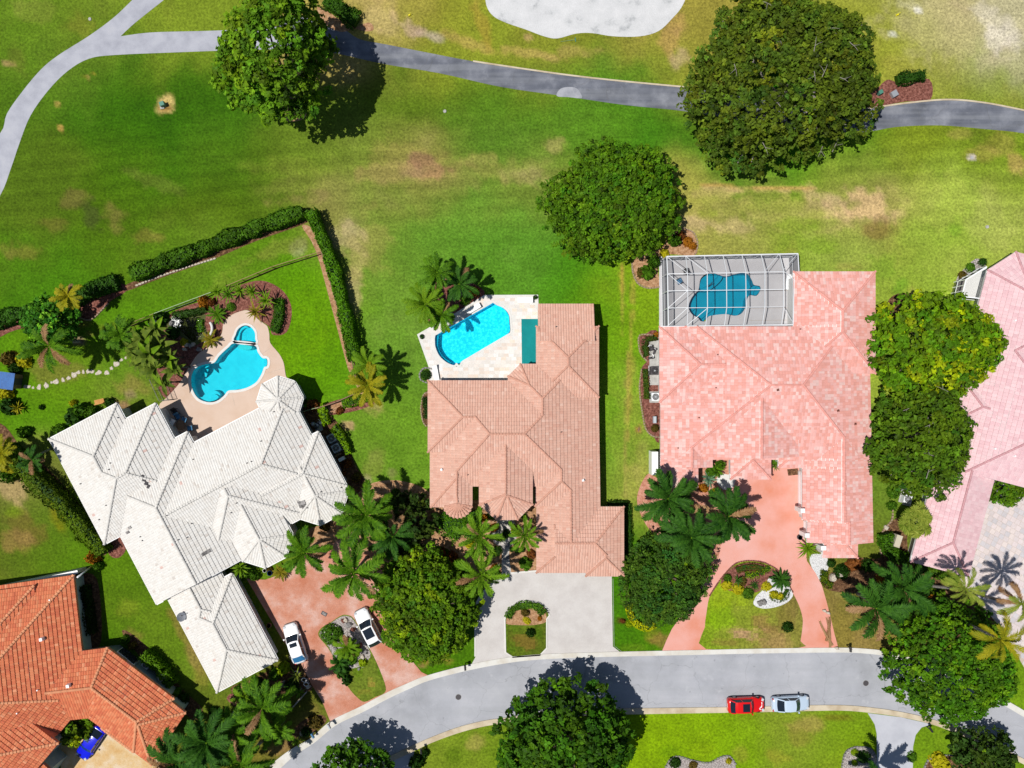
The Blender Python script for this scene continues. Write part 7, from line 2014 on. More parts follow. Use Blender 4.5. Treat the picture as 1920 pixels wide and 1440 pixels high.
def wall_thing(name, label, a, b, w, h, mat, cat="wall", cap=None):
    p, q_ = W(*a, h), W(*b, h)
    root = thing(name, label, cat, (p[0], p[1], 0))
    mb = MB(); mb.beam((p[0], p[1], h / 2), (q_[0], q_[1], h / 2), w, h); mb.build("panel", mat, root, True)
    if cap:
        mb = MB(); mb.beam((p[0], p[1], h + .03), (q_[0], q_[1], h + .03), w + .06, .06); mb.build("coping", cap, root, True)
    return root
wall_thing("garden_wall", "long white wall beside the terracotta roof at the left edge", (-40,1112), (146,1072), .35, 1.9, M['wall_white'], cap=M['white_paint'])
wall_thing("screen_wall", "white wall standing off the left side of the mottled pink house", (1228,847), (1228,891), .75, 2.0, M['white_paint'])
wall_thing("garden_wall", "cream wall beside the garage of the pale pink house", (1688,1004), (1681,1026), .7, 1.8, M['wall_cream'])
picket_fence("fence", "dark railing on the outer side of the long white wall", [(-30,1108),(75,1087)], 1.0, M['fence_dark'], .04, 1.2)

def pole(name, label, cat, p, q_, r, mat):
    root = thing(name, label, cat, (p[0], p[1], 0))
    mb = MB(); mb.tube([p, q_], [r, r * .9], 8); mb.build("shaft", mat, root, True, smooth=True)
    return root
pole("pipe", "grey white pipe leaning between terracotta roof corner and hedge end", "pipe", (*W(146,1082,3.0)[:2], 3.1), (*W(172,1062,.3)[:2], .4), .11, M['white_metal'])

# ------------------------------------------------------------------ wall windows and doors that show under the eaves
def wbox(parent, nm, px, py, z, size, ang, mat):
    x, y, _ = W(px, py, z); mb = MB(); mb.box((x, y, z), size, R(ang)); return mb.build(nm, mat, parent, True)
for (px, py) in ((233, 1226), (246, 1237)):
    fr = wbox(h5, "window", px - 1, py + 1, 1.5, (1.5, .34, 1.3), -37.5, M['white_paint'])
    x, y, _ = W(px, py, 1.5); mb = MB()
    n_ = (math.sin(R(37.5)), math.cos(R(37.5)))
    mb.box((x + .16 * n_[0], y + .16 * n_[1], 1.5), (1.25, .30, 1.1), R(-37.5)); mb.build("pane", M['car_glass'], fr)
# screened porch of the pale pink house
porch = thing("screened_porch", "small white screened porch at the left corner of the pale pink roof", "porch", (*W(1830, 530, 0)[:2], 0))
pz = 2.5
PQ = [W(1850, 500, pz), W(1811, 524, pz), W(1803, 556, pz), W(1842, 560, pz)]
mb = MB(); slab_mb(mb, [W(1850,500,0)[:2], W(1811,524,0)[:2], W(1803,556,0)[:2], W(1842,562,0)[:2]], 0, .06); mb.build("floor", M['white_paint'], porch, True)
for a, b in zip(PQ[:-1], PQ[1:]):
    mb = MB(); mb.beam(a, b, .12, .12); mb.build("top_beam", M['white_metal'], porch, True)
    mb = MB(); mb.beam((a[0], a[1], .9), (b[0], b[1], .9), .08, .08); mb.build("rail", M['white_metal'], porch, True)
for k in range(7):
    t = k / 3.0
    a, b = (PQ[0], PQ[1]) if t <= 1 else (PQ[1], PQ[2])
    u = t if t <= 1 else t - 1
    x, y = a[0] + (b[0] - a[0]) * u, a[1] + (b[1] - a[1]) * u
    mb = MB(); mb.beam((x, y, 0), (x, y, pz), .09, .09); mb.build("post", M['white_metal'], porch, True)
for a, b in zip(PQ[:-1], PQ[1:]):
    mb = MB(); mb.quad((a[0], a[1], .1), (b[0], b[1], .1), b, a); mb.build("screen_panel", M['screen_wall'], porch, True)
mb = MB(); mb.quad(*PQ); mb.build("screen_panel", M['screen'], porch, True)

# garage doors of the pink and the pale pink house, posts and lamps
for (px, py, ln) in ((1501, 925, 5.2), (1511, 996, 2.2)):
    x, y, _ = W(px, py, 1.2); mb = MB(); mb.box((x + .25, y, 1.15), (.22, ln, 2.3)); d_ = mb.build("garage_door", M['white_paint'], h3, True)
    for k in range(4):
        mb = MB(); mb.box((x + .13, y, .3 + .55 * k), (.05, ln * .96, .48)); mb.build("door_panel", M['white_metal'], d_)
wbox(h3, "pilaster", 1499.5, 955, 2.2, (.5, .5, 2.0), 0, M['white_paint'])
wbox(h3, "pilaster", 1508, 1001, 2.0, (.5, .5, 2.0), 0, M['white_paint'])
wbox(h3, "pilaster", 1537, 1024, 2.0, (.6, .5, 2.4), 0, M['white_paint'])
# ------------------------------------------------------------------ mechanical things
M['ac_body'] = plain("ac_cabinet", (0.42, 0.46, 0.50), .5, .4)
M['ac_white'] = plain("ac_cabinet_white", (0.72, 0.74, 0.76), .5, .4)
M['pad'] = noisy("concrete_pad", [(0.3, A(176, 174, 170)), (0.6, A(206, 204, 200))], 2.0, 4, .9, .1, 20)
def ac(label, px, py, s, h, rot, mat):
    x, y, _ = W(px, py, h)
    root = thing("air_conditioner", label, "air conditioner", (x, y, 0), R(rot))
    mb = MB(); mb.box((0, 0, .05), (s * 1.25, s * 1.25, .1)); mb.build("pad", M['pad'], root)
    mb = MB(); mb.box((0, 0, .1 + h / 2 - .02), (s, s, h - .04)); mb.build("cabinet", mat, root)
    mb = MB(); mb.disc((0, 0), s * .42, h + .06, h + .075, 20); mb.build("fan_opening", M['black_metal'], root)
    for k in range(4):
        r_ = s * (.12 + .1 * k); mb = MB(); n = 20
        mb.tube([(r_ * math.cos(6.2832 * i / n), r_ * math.sin(6.2832 * i / n), h + .09) for i in range(n + 1)], .012, 4, cap=False); mb.build("guard_ring", mat, root)
    for k in range(5):
        mb = MB(); mb.beam((0, 0, h + .08), (s * .34 * math.cos(1.2566 * k), s * .34 * math.sin(1.2566 * k), h + .08), .10, .01); mb.build("fan_blade", M['dark_iron'], root)
    mb = MB(); mb.disc((0, 0), s * .1, h + .08, h + .11, 12); mb.build("hub", M['grey_metal'], root)
    return root
ac("grey blue air conditioner beside the white roof, upper of two", 621.5, 822, .95, .95, 28, M['ac_body'])
ac("grey blue air conditioner beside the white roof, lower of two", 630, 840, .95, .95, 28, M['ac_body'])
ac("pale air conditioner at the side of the mottled pink house", 1229, 744, .95, .9, 0, M['ac_white'])
ac("dark air conditioner on the white pad of the mottled pink house", 1227.5, 695, 1.0, .9, 0, M['dark_iron'])
ac("air conditioner beside the pale pink wall, upper of two near the fan palm", 1706, 916, .9, .9, -15, M['ac_white'])
ac("air conditioner beside the pale pink wall, lower of two near the fan palm", 1702, 936, .95, .9, -15, M['ac_white'])
ac("white rimmed air conditioner behind the bushy hedge of the terracotta house", 274, 1246, .9, .9, -37, M['ac_white'])
for nm, pts in (("equipment_pad", [(1217,640),(1236,638),(1236,692),(1218,692)]), ("equipment_pad", [(1218,700),(1236,700),(1236,722),(1218,722)]), ("equipment_pad", [(1218,734),(1236,734),(1236,755),(1218,755)]), ("equipment_pad", [(1694,905),(1714,910),(1708,950),(1692,946)]), ("equipment_pad", [(588,796),(600,788),(606,806),(594,812)])):
    struct(slab(nm, pts, 0, .07, M['pad']))
def pump(label, px, py, rot, mat, tank=True):
    x, y, _ = W(px, py, .4); root = thing("pool_pump", label, "pool pump", (x, y, .07), R(rot))
    mb = MB(); mb.tube([(-.35, 0, .22), (.1, 0, .22)], [.13, .13], 10); mb.build("motor", M['dark_iron'], root, smooth=True)
    mb = MB(); mb.disc((.22, 0), .16, 0, .42, 14); mb.build("strainer", mat, root)
    if tank:
        mb = MB(); mb.tube([(.1, .5, 0), (.1, .5, .55), (.1, .5, .8), (.1, .5, .9)], [.26, .26, .2, .05], 14); mb.build("filter_tank", mat, root, smooth=True)
    mb = MB(); mb.tube([(.22, 0, .4), (.3, .25, .5), (.12, .5, .5)], [.04] * 3, 6); mb.build("pipe", M['white_metal'], root)
    return root
pump("grey pool pump with filter in the pump yard of the white house", 594, 800, 60, M['grey_metal'])
pump("small pool pump beside the filter in the white house pump yard", 598, 794, 20, M['rim'], False)
pump("black pool pump on the white pad, topmost at the mottled pink house", 1222, 652, 90, M['black_metal'], False)
pump("pool pump with dark filter tank at the mottled pink house", 1228, 658, 70, M['dark_iron'])
pump("pool pump at the bottom of the upper white pad of the mottled pink house", 1221, 671, 10, M['black_metal'], False)
def box_thing(name, label, cat, px, py, size, rot, mat, lidmat=None, lid="lid", z0=0.0):
    x, y, _ = W(px, py, size[2]); root = thing(name, label, cat, (x, y, z0), R(rot))
    mb = MB(); mb.box((0, 0, size[2] / 2), size); mb.build("body", mat, root)
    mb = MB(); mb.box((0, 0, size[2] + .03), (size[0] * 1.06, size[1] * 1.06, .06), taper=.9); mb.build(lid, lidmat or mat, root)
    return root
M['green_box'] = plain("green_cabinet", A(86, 150, 130), .5, .4)
M['teal_box'] = plain("teal_cabinet", A(60, 176, 176), .5, .4)
box_thing("utility_box", "small green utility box in a ring of dry grass on the golf lawn", "utility box", 303, 194, (.55, .5, .7), 20, M['green_box'])
box_thing("valve_cover", "pale concrete valve cover beside the green utility box", "valve cover", 304, 201, (.5, .4, .12), 10, M['pad'])
box_thing("utility_box", "green utility box half under the oak by the mulch", "utility box", 1652, 172, (.5, .45, .6), 30, M['green_box'])
box_thing("utility_box", "grey utility box standing in the oak mulch", "utility box", 1678, 175, (.7, .7, .5), 30, M['grey_metal'])
box_thing("utility_box", "teal utility box on the grass below the right palms", "utility box", 1635, 1170, (.6, .5, .5), 10, M['teal_box'])
box_thing("meter_box", "grey box at the foot of the pink house's side bed", "meter box", 1228, 787, (.35, .8, .6), 0, M['ac_body'])
box_thing("storage_box", "white cabinet beside the lower air conditioner of the white roof", "cabinet", 640, 861, (.7, .4, .8), 28, M['ac_white'])
box_thing("storage_box", "brown plank box between air conditioner and white cabinet", "box", 633, 853, (.9, .25, .4), 28, M['wood'])
def dish(label, px, py, h, r, mat, feed=None):
    x, y, _ = W(px, py, h); root = thing("satellite_dish", label, "satellite dish", (x, y, 0))
    mb = MB(); mb.tube([(0, 0, 0), (0, 0, h - .15)], [.04, .035], 8); mb.build("mast", M['grey_metal'], root, smooth=True)
    mb = MB(); n = 20; vs = [(0, 0, h - .1)]
    tl = Matrix.Rotation(R(28), 3, 'Y')
    rows = [[tuple(tl @ Vector((rr * math.cos(6.2832 * k / n), rr * math.sin(6.2832 * k / n) * 1.1, .35 * rr * rr)) + Vector((0, 0, h - .1))) for k in range(n)] for rr in (r * .5, r)]
    mb.add(vs + rows[0] + rows[1], [(0, 1 + k, 1 + (k + 1) % n) for k in range(n)] + [(1 + k, 1 + n + k, 1 + n + (k + 1) % n, 1 + (k + 1) % n) for k in range(n)])
    mb.build("reflector", mat, root, smooth=True)
    mb = MB(); mb.tube([(-.2, 0, h), (.3, .3, h + .45)], .02, 6); mb.build("feed_arm", M['grey_metal'], root)
    mb = MB(); mb.box((.3, .3, h + .45), (.12, .12, .12)); mb.build("feed_horn", feed or M['dark_iron'], root)
dish("pale satellite dish on a mast at the white garage's left eave", 339, 1157, 3.4, .5, M['rim'])
dish("white satellite dish with a red centre behind the terracotta roof", 302, 1271, 1.2, .42, M['white_paint'], M['lamp_red'])

# roof vents, skylights and stains on the roofs, built where they sit
def vent(roof, masses, px, py, s, h, mat, nm="roof_vent"):
    x, y, z = roof_z(masses, px, py)
    mb = MB(); mb.box((x, y, z + h / 2 + .03), (s, s, h), .2, taper=.8); mb.build(nm, mat, roof)
def vpipe(roof, masses, px, py, r, h, mat):
    x, y, z = roof_z(masses, px, py)
    mb = MB(); mb.tube([(x, y, z), (x, y, z + h)], [r, r], 8); mb.build("vent_pipe", mat, roof)
for px, py in ((81, 1197), (131, 1284)): vent(r5, m5, px, py, .42, .5, M['white_metal'])
for px, py in ((34, 1336), (72, 1293), (95, 1124)): vpipe(r5, m5, px, py, .08, .3, M['white_metal'])
for px, py in ((828, 880), (1093, 900)): vent(r2, m2, px, py, .30, .35, M['white_metal'])
for px, py in ((1043, 612.5), (1052, 810), (877, 890), (1042, 613)): vpipe(r2, m2, px, py, .06, .3, M['dark_iron'])
for px, py in ((1458, 731), (1603, 795), (1571, 770)): vent(r3, m3, px, py, .28, .2, M['mulch_red'])
for px, py in ((1271, 840), (1345, 665), (1310, 783), (1500, 617), (1342, 727)): vpipe(r3, m3, px, py, .07, .25, M['mulch_red'])
for px, py in ((1864, 841), (1901, 855), (1902, 601), (1797, 833)): vent(r4, m4, px, py, .22, .25, M['white_metal'])
for px, py in ((205, 880), (208, 868), (222, 783), (152, 907), (200, 947), (187, 974), (264, 1006), (268, 1013), (363, 861), (464, 868), (472, 865), (352, 1007), (335, 1012), (314, 966), (360, 981), (490, 827), (514, 772), (434, 961), (444, 943), (602, 922), (640, 914)):
    vpipe(r1, m1, px, py, .07, .22, M['dark_iron'])
# slipped tiles: a dark strip of bare felt and brown tile patches on the white roof
for (px, py, s, a, mt_) in ((268, 893, (.30, .30), 62, 'dark_iron'), (271, 899, (.42, .34), 62, 'dark_iron'), (275, 906, (.42, .34), 62, 'dark_iron'), (279, 912, (.40, .30), 62, 'dark_iron'), (567, 945, (.95, .75), 20, 'rock'), (571, 950, (.7, .6), 20, 'rock'), (560, 941, (.6, .3), -10, 'rock'), (240, 998, (.5, .3), 28, 'rock'), (244, 989, (.4, .3), 28, 'rock'), (388, 1035, (.9, .4), 28, 'rock'), (384, 1038, (.6, .35), 28, 'rock')):
    x, y, z = roof_z(m1, px, py); e = env(m1, x, y)
    cr_, sr_ = math.cos(R(a)), math.sin(R(a)); mb = MB()
    vs = []
    for up in (0.03, .16):
        for sx, sy in ((-1, -1), (1, -1), (1, 1), (-1, 1)):
            xx = x + sx * s[0] / 2 * cr_ - sy * s[1] / 2 * sr_; yy = y + sx * s[0] / 2 * sr_ + sy * s[1] / 2 * cr_
            vs.append((xx, yy, e[1][0] * xx + e[1][1] * yy + e[1][2] + up))
    mb.add(vs, [(4, 5, 6, 7), (0, 1, 5, 4), (1, 2, 6, 5), (2, 3, 7, 6), (3, 0, 4, 7)])
    mb.build("broken_tile", M[mt_], r1)

# ------------------------------------------------------------------ furniture
def chair(label, px, py, rot, mat, group=None, cat="chair", name="patio_chair", z=.05, low=1.0):
    x, y, _ = W(px, py, .5); root = thing(name, label, cat, (x, y, z), R(rot), group)
    mb = MB(); mb.box((0, 0, .42 * low), (.58, .56, .12)); mb.build("seat", mat, root)
    mb = MB(); mb.beam((-.28, 0, .45 * low), (-.42, 0, .95 * low), .56, .09); mb.build("backrest", mat, root)
    for s in (-1, 1):
        mb = MB(); mb.beam((-.3, s * .31, .62 * low), (.26, s * .31, .62 * low), .07, .05); mb.build("armrest", M['dark_iron'], root)
        for xx in (-.26, .26):
            mb = MB(); mb.beam((xx, s * .28, 0), (xx, s * .28, .6 * low), .05); mb.build("leg", M['dark_iron'], root)
    return root
M['cushion_blue'] = plain("blue_cushion", A(92, 148, 190), .8, .2)
M['cushion_dark'] = plain("dark_wicker", (0.05, 0.045, 0.045), .8, .2)
chair("blue cushioned patio chair in the shade of the white roof, nearer the pool", 345, 786, 160, M['cushion_blue'])
chair("blue cushioned patio chair in the shade of the white roof, nearer the eave corner", 356, 803, 190, M['cushion_blue'])
chair("blue cushioned patio chair behind the round table", 334, 781, -60, M['cushion_blue'])
chair("dark wicker patio chair furthest from the pool in the shade", 328, 772, -60, M['cushion_dark'])
def table_round(label, px, py, r, h, mat):
    x, y, _ = W(px, py, h); root = thing("patio_table", label, "table", (x, y, .05))
    mb = MB(); mb.disc((0, 0), r, h - .05, h, 20); mb.build("tabletop", mat, root)
    mb = MB(); mb.tube([(0, 0, 0), (0, 0, h - .05)], [.08, .06], 8); mb.build("pedestal", M['dark_iron'], root)
    mb = MB(); mb.disc((0, 0), r * .45, 0, .05, 16); mb.build("base", M['dark_iron'], root)
table_round("brown round patio table among the blue chairs", 339, 797, .6, .74, M['wood'])
box_thing("barbecue", "pale barbecue grill under the edge of the white roof", "grill", 322, 793, (.9, .5, 1.0), 62, M['grey_metal'], M['ac_white'], "hood")
def lounger(label, px, py, rot, mat, z=.056):
    x, y, _ = W(px, py, .3); root = thing("sun_lounger", label, "sun lounger", (x, y, z), R(rot))
    mb = MB(); mb.box((-.2, 0, .32), (1.3, .62, .08)); mb.build("mattress", mat, root)
    mb = MB(); mb.beam((.45, 0, .34), (.98, 0, .55), .62, .08); mb.build("backrest", mat, root)
    mb = MB(); mb.beam((-.85, -.3, .26), (.9, -.3, .26), .05); mb.build("frame_rail", M['white_metal'], root)
    mb = MB(); mb.beam((-.85, .3, .26), (.9, .3, .26), .05); mb.build("frame_rail", M['white_metal'], root)
    for xx in (-.7, .7):
        for s in (-1, 1):
            mb = MB(); mb.box((xx, s * .28, .13), (.05, .05, .26)); mb.build("leg", M['grey_metal'], root)
lounger("white sun lounger at the top edge of the travertine deck", 984, 563, 0, M['white_paint'])
lounger("white sun lounger beside the grey stone ring at the deck's lower left", 817, 700, 100, M['white_paint'])
lounger("white sun lounger in palm shadow along the turquoise pool's upper side", 887, 579, 30, M['white_paint'])
x, y, _ = W(991.5, 642, .35)
cv = thing("spa_cover", "teal mesh cover over the rectangular tub beside the salmon eave", "cover", (x, y, 0))
mb = MB(); slab_mb(mb, loop_px([(978.5,598.5),(1009,598.5),(1009,681.5),(979.5,681.5)], .30), 0, .30); mb.build("curb", M['white_stone'], cv, True)
mb = MB(); slab_mb(mb, loop_px([(977.5,598),(1010,598),(1010,682.5),(978.5,682.5)], .335), .305, .335); mb.build("cover_sheet", M['teal'], cv, True)
def deckchair3(label, px, py, rot, mat): chair(label, px, py, rot, mat, z=.05)
deckchair3("grey blue chair inside the pool cage near its left wall", 1274, 527, 30, M['cushion_blue'])
deckchair3("dark chair inside the pool cage under the second roof beam", 1286, 508, 110, M['cushion_dark'])
lounger("pale bench inside the pool cage beside the house corner", 1478, 530, 80, M['ac_white'], .05)
# rail in the screened pool, dark handrail
pole("handrail", "dark handrail standing at the steps of the screened pool", "handrail", W(1328,537,.05), W(1336,530,.95), .05, M['dark_iron'])
# bench, shed, yellow thing, bird bath
x, y, _ = W(186, 752.5, .45)
bn = thing("bench", "orange wooden bench beside the white roof's upper left wall", "bench", (x, y, 0), R(14))
M['bench_wood'] = noisy("orange_bench_wood", [(0.3, A(206, 142, 66)), (0.6, A(228, 168, 92))], 3, 4, .6, .2, 20, fine=.08)
for k in range(4):
    mb = MB(); mb.box((0, -.2 + .13 * k, .45), (1.15, .12, .05)); mb.build("slat", M['bench_wood'], bn)
mb = MB(); mb.beam((-.55, -.3, .62), (.55, -.3, .62), .1, .24); mb.build("backrest", M['bench_wood'], bn)
for xx in (-.48, .48):
    mb = MB(); mb.box((xx, -.02, .21), (.07, .45, .42)); mb.build("leg", M['bench_wood'], bn)
x, y, _ = W(11, 714, 1.9)
sh = thing("shed", "small shed with a bright blue roof sheet at the left edge", "shed", (x, y, 0), R(-8))
M['tarp'] = noisy("blue_sheet", [(0.3, A(20, 92, 168)), (0.6, A(34, 112, 190))], 1.5, 4, .5, .3, 6, fine=.08)
mb = MB(); mb.box((0, 0, .85), (1.5, 1.7, 1.7)); mb.build("wall", M['wood'], sh)
mb = MB(); mb.beam((-.9, 0, 1.98), (.85, 0, 1.72), 2.0, .06); mb.build("roof", M['tarp'], sh)
mb = MB(); mb.box((.76, 0, .8), (.06, .8, 1.5)); mb.build("door", M['dark_iron'], sh)
x, y, _ = W(529.5, 1385, .3)
ky = thing("float", "bright yellow float lying on the grass near the bottom kerb", "pool float", (x, y, 0), R(-2))
M['yellow'] = plain("yellow_vinyl", (.70, .62, .02), .4, .4)
mb = MB()
n = 14; rows = []
for j in range(9):
    t = j / 8; xx = (t - .5) * 1.35; rr = .20 * math.sin(math.pi * min(.96, max(.04, t))) ** .6
    rows.append([(xx, rr * math.cos(6.2832 * k / n), .14 + rr * .6 * math.sin(6.2832 * k / n)) for k in range(n)])
mb.add([p for r_ in rows for p in r_], [(j * n + k, j * n + (k + 1) % n, (j + 1) * n + (k + 1) % n, (j + 1) * n + k) for j in range(8) for k in range(n)])
mb.build("hull", M['yellow'], ky, smooth=True)
x, y, _ = W(394, 616, .4)
bb = thing("bench", "curved white stone bench at the pond side of the beige deck", "bench", (x, y, 0), 0)
mb = MB(); mb.tube([(-.1 + .35 * math.cos(t), .75 * math.sin(t), .45) for t in [R(a) for a in range(-75, 76, 15)]], .16, 8); mb.build("seat", M['white_stone'], bb, smooth=True)
for a in (-55, 55):
    mb = MB(); mb.box((-.1 + .35 * math.cos(R(a)), .75 * math.sin(R(a)), .2), (.22, .25, .4)); mb.build("leg", M['white_stone'], bb)

# ------------------------------------------------------------------ street furniture
def mailbox(label, px, py, rot, mat, h=1.1):
    x, y, _ = W(px, py, 0); root = thing("mailbox", label, "mailbox", (x, y, 0), R(rot))
    mb = MB(); mb.box((0, 0, h / 2), (.1, .1, h)); mb.build("post", mat, root)
    mb = MB(); n = 10
    prof_ = [(-.12, 0), (-.12, .16)] + [(.12 * math.cos(R(a)), .16 + .12 * math.sin(R(a))) for a in range(180, -1, -30)][1:-1] + [(.12, .16), (.12, 0)]
    k = len(prof_)
    mb.add([(-.15, a, h + b) for a, b in prof_] + [(.45, a, h + b) for a, b in prof_], [(i, i + 1, k + i + 1, k + i) for i in range(k - 1)] + [tuple(range(k - 1, -1, -1)), tuple(k + i for i in range(k))])
    mb.build("box", mat, root)
    mb = MB(); mb.beam((0, 0, h * .55), (.35, 0, h), .06); mb.build("brace", mat, root)
    mb = MB(); mb.box((.1, .15, h + .2), (.04, .02, .16)); mb.build("flag", M['lamp_red'], root)
mailbox("black mailbox at the road between the dense round tree and the grey drive", 873, 1243, -85, M['black_metal'])
mailbox("black mailbox on the grass right of the pink drive", 1587, 1209, -90, M['black_metal'])
mailbox("blue grey mailbox at the bottom of the terracotta drive", 620, 1352, -60, M['ac_body'])
mailbox("blue box at the kerb by the bottom left planting", 588, 1372, -60, M['cushion_blue'], .7)
mailbox("black mailbox in a small mulch ring at the bottom right", 1737, 1362, 120, M['black_metal'])
mailbox("black mailbox near the bottom road drive beside the tree shadow", 792, 1402, 100, M['black_metal'])
for px, py, lb in ((859.5, 1307, "dark round manhole cover in the road near the tree lined bend"), (1623.5, 1281, "dark round manhole cover in the road right of the silver car")):
    x, y, _ = W(px, py); root = thing("manhole_cover", lb, "manhole cover", (x, y, 0))
    mb = MB(); mb.disc((0, 0), .36, .005, .014, 24); mb.build("rim", M['rock'], root)
    mb = MB(); mb.disc((0, 0), .32, .005, .022, 24); mb.build("lid", M['dark_iron'], root)
x, y, _ = W(608, 1150.5); root = thing("drain_cover", "grey rectangular drain cover set in the terracotta drive", "drain cover", (x, y, .03), R(-28))
mb = MB(); mb.box((0, 0, .008), (.72, .46, .016)); mb.build("lid", M['dark_iron'], root)
mb = MB(); mb.box((0, 0, .012), (.5, .28, .02)); mb.build("grate", M['rock'], root)
x, y, _ = W(1065, 76, .1); root = thing("bunker_rake", "pale bunker rake lying on the grass below the sand", "rake", (x, y, .05), R(7))
mb = MB(); mb.tube([(-.9, 0, .02), (.85, 0, .04)], .03, 6); mb.build("handle", M['fence_green'], root)
mb = MB(); mb.box((.9, 0, .04), (.08, .5, .08)); mb.build("head", M['green_box'], root)
for px, py, lb in ((767.5, 28, "yellow marker on the dry grass left of the bunker"), (1683.5, 27, "yellow marker on the dry grass right of the oak")):
    x, y, _ = W(px, py, .2); root = thing("tee_marker", lb, "marker", (x, y, 0))
    mb = MB(); mb.box((0, 0, .12), (.3, .22, .24), .4, taper=.7); mb.build("block", M['yellow'], root)
    mb = MB(); mb.tube([(.15, .05, 0), (.2, .1, .5)], .03, 6); mb.build("stake", M['yellow'], root)
for px, py, lb in ((834, 208, "tiny pale green sprinkler cap on the middle fairway"), (1852, 425, "small grey sprinkler cap on the yellow green lawn at the right"), (1823, 295, "small white sprinkler box on the right fairway"), (168, 35, "tiny white cap on the top left grass")):
    x, y, _ = W(px, py, .1); o_ = MB(); o_.disc((0, 0), .22, 0, .10, 12, .18); o_ = o_.build("sprinkler_cap", M['pad'])
    o_.location = (x, y, 0); tag(o_, lb, "sprinkler")
mb = MB(); mb.box((0, 0, .02), (.5, .12, .05)); o_ = mb.build("leaf_litter", M['fence_brown']); x, y, _ = W(1197.5, 805); o_.location = (x, y, .02); o_.rotation_euler = (0, 0, 1.4); tag(o_, "small brown palm husk on the lawn beside the pink house's side bed", "husk")

# fallen fronds on the pink drive
for i, (px, py, rot, sc) in enumerate(((1556, 1212, 98, 1.05), (1560, 1208, 88, .95), (1549, 1200, 80, .85))):
    x, y, _ = W(px, py, .1)
    nm_ = ("fallen_frond", ["dry brown palm frond fallen across the pink drive, rightmost of three", "dry brown palm frond fallen across the pink drive, middle of three", "dry brown palm frond fallen across the pink drive, leftmost of three"][i])
    mb = MB()
    pts = [(0.0 + .25 * math.sin(t * 2.2) * (1 if i != 1 else -1), t * 3.4 * sc - .1, .06 + .12 * math.sin(t * 3.14)) for t in [k / 10 for k in range(11)]]
    mb.tube(pts, [.15 - .11 * k / 10 for k in range(11)], 6)
    for k in range(1, 10):
        for s in (-1, 1):
            for q_ in (0, .5):
                p = Vector(pts[k]).lerp(Vector(pts[k + 1]), q_)
                tip = p + Vector((s * .30, .55, -.03)) * (1 - .05 * k)
                mb.add([p + Vector((0, -.09, 0)), tip, p + Vector((0, .10, 0))], [(0, 1, 2)])
    o_ = mb.build(nm_[0], LM['dry']); o_.location = (x, y, .04); o_.rotation_euler = (0, 0, R([10, 24, -4][i])); tag(o_, nm_[1], "palm frond")
for px, py, lb in ((1546, 1146, "pale husk of a fallen frond at the top of the frond pile, left"), (1553, 1150, "pale husk of a fallen frond at the top of the frond pile, right"), (1569, 1216, "pale husk of a fallen frond at the kerb end of the pile")):
    x, y, _ = W(px, py, .15); mb = MB()
    mb.tube([(-.3, 0, .08), (0, .06, .16), (.3, 0, .08)], [.06, .2, .05], 8); o_ = mb.build("frond_husk", M['rock_pale'], smooth=True); o_.location = (x, y, .02); o_.rotation_euler = (0, 0, R(-20)); tag(o_, lb, "palm husk")

# ------------------------------------------------------------------ stones
def stone_mesh(name, seed, flat=.5, n=12):
    rng = np.random.default_rng(seed); mb = MB()
    ra = 1 + .28 * (rng.random(n) - .5) * 2
    rows = []
    for z, s in ((0, 1.0), (flat * .55, 1.02), (flat * .95, .78), (flat * 1.05, .3)):
        rows.append([(s * ra[k] * math.cos(6.2832 * k / n), s * ra[k] * math.sin(6.2832 * k / n), z + .06 * rng.standard_normal() * (z > 0) * flat) for k in range(n)])
    mb.add([p for r_ in rows for p in r_], [(j * n + k, j * n + (k + 1) % n, (j + 1) * n + (k + 1) % n, (j + 1) * n + k) for j in range(3) for k in range(n)] + [tuple(3 * n + k for k in range(n))])
    return mb.mesh(name)
FLAT = [stone_mesh("stone", s, .10, 9) for s in (1, 2, 3, 4)]
BOUL = [stone_mesh("boulder", s, .8) for s in (5, 6, 7)]
STEP = [(50,725,7,3.2),(62,727,2.6,3),(73,726,4.5,5.4),(86,723,4,5.5),(96.5,717,2.5,2.5),(105,716,5.6,5.4),(118,712.5,3.6,4.4),(128,709,3.8,3.6),(138.5,703,5.2,5.2),(147,698.5,4,4),(156,697.5,3,4),(164.5,696.5,3.4,4.2),(172.5,696.5,3.8,3.8),(185,699,6.6,4.4),(200,699,5.6,4.2),(208.5,690.5,3,3.4),(218,682.5,6,4.8),(227.5,675,3.8,3),(238,670,5.6,3.6),(249,664,3.4,2.6)]
ORD = 'first second third fourth fifth sixth seventh eighth ninth tenth eleventh twelfth thirteenth fourteenth fifteenth sixteenth seventeenth eighteenth nineteenth twentieth'.split()
for i, (px, py, a, b) in enumerate(STEP):
    x, y, _ = W(px, py, .05)
    o_ = bpy.data.objects.new("stepping_stone", mesh_with(FLAT[i % 4], M['rock_pale'])); COL.objects.link(o_)
    o_.location = (x, y, -.03); o_.scale = (a / PPM, b / PPM, .9); o_.rotation_euler = (0, 0, R([0, 20, -35, 40, 10, 0, 25, 30, 20, 10][i % 10] * .5))
    tag(o_, ORD[i] + " pale stepping stone from the blue shed in the curving garden path", "stepping stone", "stepping stones across the left lawn")
